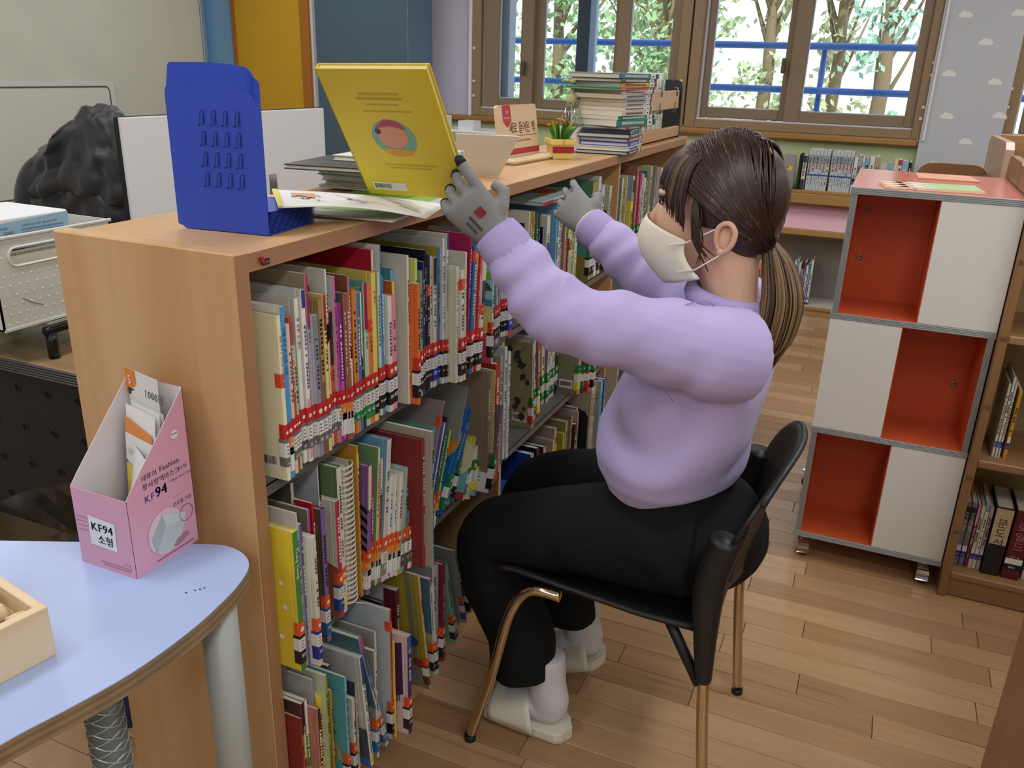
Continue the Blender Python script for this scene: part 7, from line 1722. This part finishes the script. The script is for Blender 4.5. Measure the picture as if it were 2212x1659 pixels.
def seat_f(u, v):
    x = -.60+.42*u; w_ = .205*(1-.10*(1-u)-.25*max(0, u-.75)); e = abs(v-.5)*2
    return (x, 1.54+(v-.5)*2*w_, .447-.022*sin(pi*u*.9)*(1-e**4)-.02*u+.012*e**6-(.012*(1-u/.12)**2 if u < .12 else 0))
a = MB(); grid(a, seat_f, 18, 14); o_ = cput(a, 'seat_shell', PLB); m_ = o_.modifiers.new('t', 'SOLIDIFY'); m_.thickness = .010
def back_f(u, v):
    z = .52+.245*v; s_ = (u-.5)*2; w_ = .213*(1-.12*max(0, (v-.8)/.2)**2*1)
    z2 = z-.055*abs(s_)**3*v
    return (-.155+.055*v*v+.045*(1-s_*s_)*.9, 1.54+s_*w_, z2)
a = MB(); grid(a, back_f, 18, 12); o_ = cput(a, 'backrest', PLB); m_ = o_.modifiers.new('t', 'SOLIDIFY'); m_.thickness = .008
a = MB(); a.tube([back_f(k/20, 1) for k in range(21)], .0065, 8); cput(a, 'backrest_rim', mat('2a2d31', .35))
for k in range(11):
    a = MB(); z = .545+.011*k; p = Vector(back_f(.06, (z-.52)/.245)); a.box(p.x+.002, p.x+.012, p.y-.002+.004, p.y+.018+.0012*k, z, z+.002); cput(a, 'vent_rib', mat('2a2b2d', .5), False)
# ================================================================ PERSON
def loft(a, rings, n=22, mi=None):
    """rings: (centre, radius_u, radius_v, u axis) -> closed tube"""
    o = len(a.v); N = len(rings)
    C_ = [Vector(r[0]) for r in rings]
    for i, (c, ru, rv, ua) in enumerate(rings):
        t = (C_[min(i+1, N-1)]-C_[max(i-1, 0)]).normalized(); u = Vector(ua); u = (u-u.dot(t)*t).normalized(); v = t.cross(u)
        for k in range(n): an = 2*pi*k/n; a.v.append(tuple(C_[i]+u*cos(an)*ru+v*sin(an)*rv))
    for i in range(N-1):
        for k in range(n): k2 = (k+1) % n; a.f.append((o+i*n+k, o+i*n+k2, o+(i+1)*n+k2, o+(i+1)*n+k)); a.m.append(mi or 0)
    a.f.append(tuple(o+k for k in range(n-1, -1, -1))); a.f.append(tuple(o+(N-1)*n+k for k in range(n))); a.m += [mi or 0]*2
def tubes(a, pts, n=18, sub=5):
    P = bez([p[:3] for p in pts], sub); R = [pts[min(int(i/sub), len(pts)-2)][3]*(1-(i/sub-min(int(i/sub), len(pts)-2)))+pts[min(int(i/sub), len(pts)-2)+1][3]*(i/sub-min(int(i/sub), len(pts)-2)) for i in range(len(P))]
    loft(a, [(p, r, r, (0, 1, .2)) for p, r in zip(P, R)], n)
def finish(a, name, m, parent, voxel=.006, it=6, wr=None):
    o = a.build('tmp', m)
    bm = bmesh.new(); bm.from_mesh(o.data); bmesh.ops.recalc_face_normals(bm, faces=bm.faces[:]); bm.to_mesh(o.data); bm.free()
    r_ = o.modifiers.new('r', 'REMESH'); r_.mode = 'VOXEL'; r_.voxel_size = voxel
    s_ = o.modifiers.new('s', 'SMOOTH'); s_.iterations = it; s_.factor = .5
    dg = bpy.context.evaluated_depsgraph_get(); dg.update()
    me = bpy.data.meshes.new_from_object(o.evaluated_get(dg)); bpy.data.objects.remove(o)
    if wr:
        ns = [v.normal.copy() for v in me.vertices]
        for v, n_ in zip(me.vertices, ns): v.co += n_*wr(v.co)
    me.name = name; me.polygons.foreach_set('use_smooth', [True]*len(me.polygons))
    me.materials.clear(); me.materials.append(m)
    q = bpy.data.objects.new(name, me); COL.objects.link(q); q.parent = parent; q.location = -Vector(parent.location); return q
per = empty('person', (-.36, 1.54, 0), 'person in lavender sweatshirt and black trousers seated, lifting a yellow book with gloved hands', 'person')
SKIN = mat('dcb196', .5, spec=.35); LAV = mat('b7acdd', .85, spec=.2, bump=.25, bscale=900, sheen=.15); LAV2 = mat('b0a4d6', .85, spec=.2, bump=.5, bscale=500); PANT = mat('121416', .85, spec=.2, bump=.2, bscale=600)
# skin: head, neck, forearms
HC = Vector((-.262, 1.54, 1.172))
a = MB()
a.ball(HC+Vector((.008, 0, .022)), .1, 28, 18, sc=(.98, .80, 1.02))
a.ball(HC+Vector((-.045, 0, -.028)), .075, 24, 16, sc=(.86, .82, 1.12))
a.ball(HC+Vector((-.055, 0, -.085)), .045, 18, 12, sc=(1.05, .95, .85))
loft(a, [(HC+Vector((-.099, 0, .012)), .008, .008, (0, 1, 0)), (HC+Vector((-.112, 0, -.012)), .011, .010, (0, 1, 0)), (HC+Vector((-.121, 0, -.034)), .014, .012, (0, 1, 0)), (HC+Vector((-.108, 0, -.046)), .014, .010, (0, 1, 0))], 12)
a.ball(HC+Vector((-.092, -.034, .030)), .022, 12, 8, sc=(.6, 1, .42)); a.ball(HC+Vector((-.092, .034, .030)), .022, 12, 8, sc=(.6, 1, .42))
loft(a, [((-.225, 1.54, .985), .062, .058, (0, 1, 0)), ((-.228, 1.54, 1.03), .052, .052, (0, 1, 0)), ((-.238, 1.54, 1.09), .052, .054, (0, 1, 0)), ((-.242, 1.54, 1.13), .05, .055, (0, 1, 0))], 20)
WL = Vector((-.592, 1.315, 1.128)); EL = Vector((-.468, 1.305, 1.008)); SL = Vector((-.228, 1.392, .955))
SR = Vector((-.235, 1.685, .955)); ER = Vector((-.43, 1.76, .985)); WR = Vector((-.585, 1.80, 1.075))
for E_, W_ in ((EL, WL), (ER, WR)): tubes(a, [(*E_, .03), (*((E_+W_)/2), .03), (*W_, .023)], 14)
body = finish(a, 'body', SKIN, per, .0042, 5)
# ear, eyes, brows
for s_ in (-1, 1):
    ec = Vector((-.238, 1.54+s_*.080, 1.142))
    a = MB(); a.tube(bez([ec+Vector(p) for p in ((-.004, 0, -.024), (-.010, s_*.004, -.004), (-.006, s_*.008, .016), (.010, s_*.012, .024), (.022, s_*.013, .010), (.018, s_*.012, -.012), (.006, s_*.007, -.026), (-.002, s_*.002, -.030))], 4), .0048, 8)
    a.ball(ec+Vector((.006, s_*.003, -.002)), .018, 12, 8, sc=(.75, .25, 1.2)); a.ball(ec+Vector((0, s_*.003, -.027)), .007, 8, 6)
    at(a, 'ear', SKIN, per, True)
    yc = Vector((-.352, 1.54+s_*.034, 1.187))
    a = MB(); a.ball(yc, .0115, 14, 10, sc=(.9, 1, 1)); at(a, 'eye', mat('e6e0da', .2), per, True)
    a = MB(); a.ball(yc+Vector((-.0068, s_*.002, -.002)), .0058, 12, 8); at(a, 'iris', mat('20150f', .15), per, True)
    a = MB(); a.tube(bez([yc+Vector(p) for p in ((-.006, -s_*.013, .001), (-.0115, -s_*.004, .006), (-.0105, s_*.006, .006), (-.003, s_*.014, .000))], 4), .0016, 6); at(a, 'eyelashes', mat('1d1412', .6), per, True)
    a = MB(); a.tube(bez([yc+Vector(p) for p in ((-.010, -s_*.014, .020), (-.011, 0, .025), (-.003, s_*.018, .021))], 4), [.0015]*4+[.002]*4+[.0012], 6); at(a, 'eyebrow', mat('3a2a22', .7), per, True)
# sweatshirt
a = MB()
loft(a, [((-.305, 1.54, .635), .158, .112, (0, 1, 0)), ((-.310, 1.54, .665), .178, .135, (0, 1, 0)), ((-.300, 1.54, .72), .183, .142, (0, 1, 0)), ((-.275, 1.54, .80), .178, .138, (0, 1, 0)), ((-.250, 1.54, .88), .178, .124, (0, 1, 0)), ((-.233, 1.54, .945), .172, .106, (0, 1, 0)), ((-.228, 1.54, .985), .135, .088, (0, 1, 0)), ((-.228, 1.54, 1.018), .076, .070, (0, 1, 0))], 36)
ARM_L = [(*(SL+Vector((.05, .05, -.01))), .080), (*SL, .082), (*(SL*.55+EL*.45), .070), (*EL, .060), (*(EL*.5+WL*.5+Vector((.005, 0, -.010))), .055), (*(EL*.14+WL*.86), .044)]
ARM_R = [(*(SR+Vector((.05, -.05, -.01))), .08), (*SR, .082), (*(SR*.5+ER*.5), .066), (*ER, .058), (*(ER*.5+WR*.5), .052), (*(ER*.14+WR*.86), .042)]
tubes(a, ARM_L, 22); tubes(a, ARM_R, 22)
def wr(p):
    d = 0
    for S_, E_, W_ in ((SL, EL, WL), (SR, ER, WR)):
        for A_, B_, amp, fr in ((S_, E_, .0052, 62), (E_, W_, .0050, 78)):
            ab = B_-A_; t = (p-A_).dot(ab)/ab.length_squared; ds = (p-A_-ab*min(max(t, 0), 1)).length
            if -.1 < t < 1.05 and ds < .12:
                ph = t*ab.length*fr+2.6*noise.noise(p*9)+p.z*16
                d += amp*(sin(ph)*.7+.5*noise.noise(p*26))*min(1, max(0, (t+.1)*4))*(1-max(0, ds-.09)/.03)
    if p.x > -.47 and p.z < .95:
        f = (p-Vector((-.36, 1.40, .88))); d += .0075*sin(17*f.length*2.6+3*noise.noise(p*6))*min(1, max(0, (.95-p.z)*6))*min(1, max(0, (p.z-.63)*14))
    return d+.0022*noise.noise(p*14)
sw = finish(a, 'sweatshirt', LAV, per, .0052, 5, wr)
def cuff(E_, W_, nm):
    d_ = (W_-E_).normalized(); c0 = W_-d_*.048; a = MB(); rs = []
    for k in range(9): rs.append((c0+d_*(.056*k/8), .0415+.003*sin(pi*k/8)-.001*k/8, .0415+.003*sin(pi*k/8)-.001*k/8, (0, 1, .2)))
    loft(a, rs, 40)
    for i in range(len(a.v)):
        if (i % 40) % 2: P_ = Vector(a.v[i]); k = i//40; a.v[i] = tuple(P_+(Vector(rs[min(k, 8)][0])-P_)*.025)
    at(a, nm, LAV2, per, True)
cuff(EL, WL, 'cuff'); cuff(ER, WR, 'cuff')
a = MB(); a.tube([(-.230+.066*cos(t), 1.54+.072*sin(t), 1.018-.012*cos(t+pi)*-1) for t in [2*pi*k/28 for k in range(28)]], .0125, 10, closed=True, squash=1.3); at(a, 'collar', LAV2, per, True)
a = MB(); a.tube(bez([(-.215, 1.46, 1.0), (-.245, 1.385, 1.045), (-.30, 1.325, 1.02), (-.315, 1.31, .95), (-.27, 1.345, .875)], 6), .0012, 5); at(a, 'shoulder_seam', mat('9d91c4', .8), per, True)
# trousers
a = MB()
a.ball((-.235, 1.54, .535), .15, 26, 16, sc=(.95, 1.18, .78))
loft(a, [((-.27, 1.54, .56), .165, .125, (0, 1, 0)), ((-.30, 1.54, .63), .165, .122, (0, 1, 0)), ((-.305, 1.54, .675), .160, .118, (0, 1, 0))], 30)
KN = Vector((-.640, 1.435, .462)); KF = Vector((-.635, 1.655, .470))
for hy, K_, ank in ((1.46, KN, (-.560, 1.432, .150)), (1.62, KF, (-.530, 1.635, .178))):
    tubes(a, [(-.22, hy, .535, .105), (-.38, (hy*.6+K_.y*.4), .535, .098), (-.54, K_.y, .505, .084), (*K_, .072), (K_.x+.010, K_.y, .36, .074), (ank[0]-.01, ank[1], .25, .072), (*ank, .074)], 22)
pants = finish(a, 'trousers', PANT, per, .006, 4, lambda p: .004*sin(46*(p.x+.37)+30*p.z+4*noise.noise(p*7))*min(1, max(0, (.66-abs(p.x+.3))))+.004*noise.noise(p*13))
# socks and slippers
SOCK = mat('cfd0d3', .85, bump=.3, bscale=600); EVA = mat('dedacb', .5)
for (y, hx, tx, lift, yt) in ((1.437, -.462, -.660, .0, 1.455), (1.640, -.452, -.600, .052, 1.662)):
    def L(x, z): t = (x-tx)/(hx-tx); return (x, y+(yt-y)*(1-t), z+lift*max(0, t-.25)/.75)
    a = MB()
    loft(a, [(L(hx-.045, .20), .040, .042, (0, 1, 0)), (L(hx-.040, .13), .036, .042, (0, 1, 0)), (L(hx-.034, .085), .036, .047, (0, 1, 0)), (L(hx-.034, .05), .033, .042, (0, 1, 0))], 20)
    loft(a, [(L(hx-.004, .052), .022, .022, (0, 1, 0)), (L(hx-.03, .056), .033, .034, (0, 1, 0)), (L(hx-.08, .060), .036, .036, (0, 1, 0)), (L(hx-.13, .050), .041, .026, (0, 1, 0)), (L(tx+.035, .042), .043, .020, (0, 1, 0)), (L(tx+.012, .038), .030, .014, (0, 1, 0))], 20)
    finish(a, 'sock', SOCK, per, .005, 5)
    a = MB(); n = 16; top = []; bot = []
    outl = [(hx+.022-.0*k, 0) for k in range(1)]
    def hwid(t): return .040+.010*sin(pi*t)*(1-t)+.006*(1-t)
    pts = []
    for k in range(n+1): t = 1-k/n; pts.append((t, hwid(t)*min(1, 3*sqrt(max(0, min(t, 1-t)))) ))
    ring_ = [(t, w_) for t, w_ in pts]+[(t, -w_) for t, w_ in pts[::-1][1:-1]]
    vs = []
    for zz, sc_ in ((.002, .93), (.010, 1), (.026, 1), (.030, .95)):
        for t, w_ in ring_:
            x = tx-.008+(hx+.026-tx+.008)*t; P_ = L(x, zz); vs.append((P_[0], P_[1]+w_*sc_, P_[2]))
    m_ = len(ring_); fs = [tuple(range(m_-1, -1, -1)), tuple(3*m_+k for k in range(m_))]+[(i*m_+k, i*m_+(k+1) % m_, (i+1)*m_+(k+1) % m_, (i+1)*m_+k) for i in range(3) for k in range(m_)]
    a.add(vs, fs); sl = at(a, 'slipper', EVA, per)
    a = MB()
    def strap(u, v):
        x = tx+.028+.085*u+.035*(abs(v-.5)*2)*(.2+.8*u); an = pi*v; P_ = L(x, .016); return (P_[0], P_[1]+.056*cos(an)*(1-.1*u), P_[2]+(.046+.020*u)*sin(an)**.8)
    grid(a, strap, 8, 14); o_ = a.build('strap', EVA, sl, True); md = o_.modifiers.new('t', 'SOLIDIFY'); md.thickness = .005
# mask
MK = mat('e4dfcb', .7, bump=.1, bscale=500)
a = MB()
def mask_f(u, v):
    s_ = (u-.5)*2; an = s_*1.28
    z = 1.158-.122*v-.030*abs(s_)**1.5*(1-v)*1.0+.028*abs(s_)**2*v
    bul = sin(pi*min(1, .18+.74*v))
    r = .086+.040*bul*(1-.35*abs(s_)**2)
    return (-.262-.022-(r)*cos(an)*1.0+(.030*v*v)+.012*abs(s_)**3, 1.54+sin(an)*.0855, z)
grid(a, mask_f, 24, 16); o_ = at(a, 'face_mask', MK, per, True); md = o_.modifiers.new('t', 'SOLIDIFY'); md.thickness = .0016
for s_, u in ((-1, .03), (1, .97)):
    for v, zt in ((.18, .020), (.82, -.030)):
        p0 = Vector(mask_f(u, v)); a = MB(); a.tube([p0+Vector((-.018, s_*.004, 0)), p0+Vector((.012, s_*.004, .006)), Vector((-.236, 1.54+s_*.086, 1.142+zt))], .0019, 6, squash=.6); at(a, 'mask_strap', mat('ecebe6', .6), per, True)
# gloves
GL = mat('8b8c8c', .85, bump=.35, bscale=800); GB = mat('17181a', .6); GW = mat('dcdcd6', .6)
def glove(W_, E_, fdir, palm, side, fingers):
    """fdir: wrist to knuckles, palm: palm normal, side: towards the thumb"""
    f = fdir.normalized(); p = (palm-palm.dot(f)*f).normalized(); s_ = side-side.dot(f)*f; s_ = (s_-s_.dot(p)*p).normalized()
    g = MB(); t = MB()
    loft(g, [(W_-f*.020, .030, .025, s_), (W_+f*.01, .031, .024, s_), (W_+f*.045, .041, .020, s_), (W_+f*.078, .044, .017, s_), (W_+f*.092, .040, .014, s_)], 20)
    for k, (off, ln, curl) in enumerate(fingers):
        q = W_+f*(.080-.004*abs(k-1))+s_*off; d_ = (f+s_*off*3.2).normalized(); pts = [q-d_*.012, q]; an = curl*.5
        for l_ in (ln*.45, ln*.30, ln*.25): d2 = (d_*cos(an)+p*sin(an)); q = q+d2*l_; pts.append(q); an += curl
        loft(g, [(x, r, r, s_) for x, r in zip(pts, (.0095, .0100, .0097, .0090, .0076))], 10); loft(t, [(pts[3]*.6+pts[4]*.4, .0098, .0098, s_), (pts[4], .0084, .0084, s_), (pts[4]+(pts[4]-pts[3]).normalized()*.005, .004, .004, s_)], 10)
    q = W_+f*.022+s_*.026; d_ = (s_*.75+f*.65+p*.35).normalized(); pts = [q-s_*.012, q+d_*.02, q+d_*.043+p*.006, q+d_*.03+(f+p*.9).normalized()*.036]
    loft(g, [(x, r, r, p) for x, r in zip(pts, (.014, .013, .0115, .009))], 10)
    hand = finish(g, 'glove', GL, per, .0032, 4)
    o_ = at(t, 'glove_fingertips', GB, per, True)
    d_ = (W_-E_).normalized()
    a = MB(); loft(a, [(W_-d_*.034, .0315, .0315, s_), (W_-d_*.01, .031, .029, s_), (W_+f*.004, .032, .028, s_)], 26); at(a, 'glove_cuff', GB, per, True)
    a = MB(); c_ = W_+f*.010; a.tube([c_+s_*.0335*cos(x)+p*.0275*sin(x) for x in [2*pi*k/24 for k in range(24)]], .0026, 6, closed=True); at(a, 'glove_band', GW, per, True)
    return f, p, s_
BQ = [Vector(v) for v in ((-.862, 1.187, 1.389), (-.662, 1.194, 1.394), (-.662, 1.342, 1.181), (-.862, 1.336, 1.176))]
nb_dir = (BQ[1]-BQ[0]).cross(BQ[3]-BQ[0]).normalized()
if nb_dir.y > 0: nb_dir = -nb_dir
FD = Vector((-.62, -.42, .72)).normalized()
f, p, s_ = glove(WL, EL, Vector((-.58, -.36, .70)), Vector((-.35, .75, .25)), Vector((.45, .1, .75)), ((.033, .066, .12), (.011, .058, .5), (-.012, .054, .62), (-.033, .046, .7)))
K0 = WL+f*.058-p*.0195
a = MB()
for k, (u0, u1, v0, v1, m_) in enumerate(((-.004, .012, .006, .022, 0), (-.022, .010, -.008, -.003, 1), (-.020, .006, -.018, -.014, 1))): a.quad(*[K0+f*(u-.006)+s_*v-p*.0022 for u, v in ((u0, v0), (u1, v0), (u1, v1), (u0, v1))], m_)
at(a, 'glove_print', [mat('8a2f3c', .6), mat('4a4b4c', .7)], per)
d_ = (WL-EL).normalized(); n_ = (-p).normalized(); a = MB()
C0 = WL-d_*.018+n_*.0325; a.quad(*[C0+d_*u+s_*v for u, v in ((.004, -.018), (.004, .016), (.012, .016), (.012, -.018))], 0); a.poly([C0+d_*u+s_*v for u, v in ((-.014, -.01), (-.014, .006), (0, -.002))], 0)
at(a, 'glove_lettering', mat('c9a83a', .5), per)
glove(WR, ER, Vector((-.72, .38, .42)), Vector((.3, .75, -.4)), Vector((.3, -.5, .6)), ((.033, .062, .3), (.011, .066, .35), (-.012, .062, .4), (-.033, .05, .45)))
# hair: cap, strands, fringe, ponytail
HB = mat('34231e', .38, spec=.45); HL = mat('6b5238', .42, spec=.45); HL2 = mat('8a6f49', .45, spec=.4)
TIE = Vector((-.166, 1.53, 1.125))
a = MB()
a.ball(HC+Vector((.014, 0, .030)), .1, 26, 18, sc=(1.05, .90, 1.04)); a.ball(HC+Vector((.048, 0, -.012)), .075, 20, 14, sc=(.8, .92, .95))
cap = finish(a, 'hair_cap', HB, per, .005, 4)
bmc = bmesh.new(); bmc.from_mesh(cap.data)
kill = []
for v in bmc.verts:
    q = v.co-HC
    face = q.x < -.030 and q.z < .062-max(0, (abs(q.y)-.045))*.9
    jaw = q.z < -.02 and q.x < .025
    if face or jaw: kill.append(v)
bmesh.ops.delete(bmc, geom=kill, context='VERTS'); bmc.to_mesh(cap.data); bmc.free()
rg = random.Random(77); a = MB()
def surf(th, ph, e=1.0):
    return HC+Vector((.014, 0, .030))+Vector((.109*sin(th)*cos(ph), .0935*sin(th)*sin(ph), .1075*cos(th)))*e
def strand(pts, r, mi):
    P_ = bez(pts, 4); n_ = len(P_); a.tube(P_, [r*(1-.75*(k/(n_-1))**3) for k in range(n_)], 4, mi, cap=False, squash=2.2)
for i in range(1150):   # swept back over the skull to the tie
    sd = -1 if rg.random() < .6 else 1
    c0 = HC+Vector((.014, 0, .030)); S0 = surf(rg.uniform(.05, 1.15), sd*rg.uniform(pi*.42, pi*.98)) if rg.random() < .8 else surf(rg.uniform(0, .5), rg.uniform(-pi, pi))
    T0 = TIE+Vector((rg.gauss(0, .004), sd*rg.uniform(0, .013), rg.gauss(0, .006))); pts = []
    for q in range(5):
        t = q/5; p_ = S0*(1-t)+T0*t; d3 = p_-c0; d3.y += sd*.055*sin(pi*t)
        k_ = sqrt((d3.x/.109)**2+(d3.y/.0935)**2+(d3.z/.1075)**2) or 1
        pts.append(c0+d3/k_*(1.012+.02*rg.random()*(1-t)))
    strand(pts+[T0], rg.uniform(.0011, .0018), 0 if rg.random() < .88 else 1)
for i in range(420):   # fringe falling over the brow and temple
    y = rg.uniform(-.078, .078); t = abs(y)/.078
    p0 = HC+Vector((-.02+.03*t, y*.55, .134-.016*t)); p1 = HC+Vector((-.084+.05*t*t, y*1.0, .095-.01*t)); p2 = HC+Vector((-.106+.062*t*t, y*1.14, .055-.03*t+rg.gauss(0, .005))); p3 = HC+Vector((-.109+.070*t*t, y*1.17, .030-.05*t*t+rg.gauss(0, .006)))
    strand([p0, p1, p2, p3], rg.uniform(.0010, .0017), 0 if rg.random() < .8 else 1)
for s2 in (-1, 1):
    for i in range(16): strand([HC+Vector((-.03, s2*.074, .05)), HC+Vector((-.022+rg.gauss(0, .004), s2*.089, .0)), HC+Vector((-.015+rg.gauss(0, .006), s2*.088, -.04)), HC+Vector((-.005+rg.gauss(0, .008), s2*.082, -.075+rg.gauss(0, .012)))], .0009, 0)
for i in range(480):   # ponytail
    an = rg.uniform(0, 2*pi); rr = sqrt(rg.random())
    o1 = Vector((cos(an)*.030, sin(an)*.028, 0))*rr; e_ = rg.uniform(.78, 1.0)
    strand([TIE+o1*.35, TIE+Vector((.020, -.006, -.035))+o1*.9, TIE+Vector((.036, -.022, -.095))+o1*1.15, TIE+Vector((.030, -.034, -.165))+o1*1.05, TIE+Vector((.018, -.040, -.225*e_))+o1*.55], rg.uniform(.0011, .0019), rg.choice((1, 1, 2, 2, 0)))
hair = at(a, 'hair', [HB, HL, HL2], per, True); hair['kind'] = 'stuff'
a = MB(); a.tube([TIE+Vector((.004, .014*cos(t)*1.05, .013*sin(t)-.002)) for t in [2*pi*k/16 for k in range(16)]], .0034, 6, closed=True); at(a, 'hair_tie', BLACK, per, True)
# the yellow book in the hand
uy = (BQ[1]-BQ[0]).normalized(); vy = (BQ[0]-BQ[3]).normalized(); ny = uy.cross(vy).normalized()
if ny.y > 0: ny = -ny
Wb, Hb, Tb_ = .20, .26, .015
yb_ = bpy.data.objects.new('yellow_book', None); COL.objects.link(yb_)
Mx = Matrix((uy, vy, uy.cross(vy))).transposed().to_4x4(); Mx.translation = BQ[3]; yb_.matrix_world = Mx; tag(yb_, 'yellow picture book held up by the gloved hand, back cover showing', 'book')
sg_ = 1 if uy.cross(vy).dot(ny) > 0 else -1
def zz(e): return sg_*e
YB_ = mat('dfc733', .35); a = MB()
for z0, z1 in ((-.0024, 0), (-Tb_, -Tb_+.0024)): a.box(0, Wb, 0, Hb, min(zz(z0), zz(z1)), max(zz(z0), zz(z1)), .0006)
a.box(0, .003, 0, Hb, min(zz(0), zz(-Tb_)), max(zz(0), zz(-Tb_)), .0006); a.build('cover', YB_, yb_)
a = MB(); a.box(.003, Wb-.004, .003, Hb-.003, min(zz(-.0024), zz(-Tb_+.0024)), max(zz(-.0024), zz(-Tb_+.0024))); a.build('pages', mat('ddd3a8', .8), yb_)
a = MB()
def yp(pts, mi, e): a.add([(u, v, zz(e)) for u, v in pts], [tuple(range(len(pts)))], mi)
yp(circ(.098, .128, .041, 26, 1.0, .92), 0, .0003); yp(circ(.096, .132, .027, 20, 1.05, .9), 1, .0006); yp([(.066, .108), (.13, .104), (.122, .094), (.098, .089), (.078, .096)], 2, .0007); yp([(.068, .148), (.09, .166), (.115, .162), (.126, .146), (.098, .153)], 3, .0008); yp(circ(.072, .142, .006, 10), 4, .0009)
for x0, y0_, w_, h_ in ((.062, .212, .075, .005), (.055, .203, .085, .005), (.07, .193, .06, .003), (.06, .18, .09, .003), (.06, .070, .1, .003), (.07, .063, .08, .003)):
    x = x0
    while x < x0+w_: yp([(x, y0_), (x+.0035, y0_), (x+.0035, y0_+h_), (x, y0_+h_)], 5, .0004); x += .005
yp([(.018, .012), (.085, .012), (.085, .030), (.018, .030)], 6, .0004); x = .022
while x < .055: w_ = rg.choice((.001, .002)); yp([(x, .017), (x+w_, .017), (x+w_, .027), (x, .027)], 7, .0007); x += w_+.0013
a.build('cover_print', [mat('79b09c', .5), mat('dd9a7c', .5), mat('d6a233', .5), mat('b04a62', .5), mat('4a3a44', .5), mat('b8a12c', .5), mat('dfe3d0', .5), mat('2c2c2c', .5)], yb_)
a = MB(); a.box(-.885, -.865, .98, 1.01, .0005, .0012) if False else a.box(-.47, -.455, 1.065, 1.085, .0004, .0014); o_ = a.build('paper_scrap', mat('2f3f78', .6)); o_.location = (-.165, .02, 0); tag(o_, 'tiny blue paper scrap on the floor near the bookcase', 'scrap')
bpy.data.objects.remove(_fo)
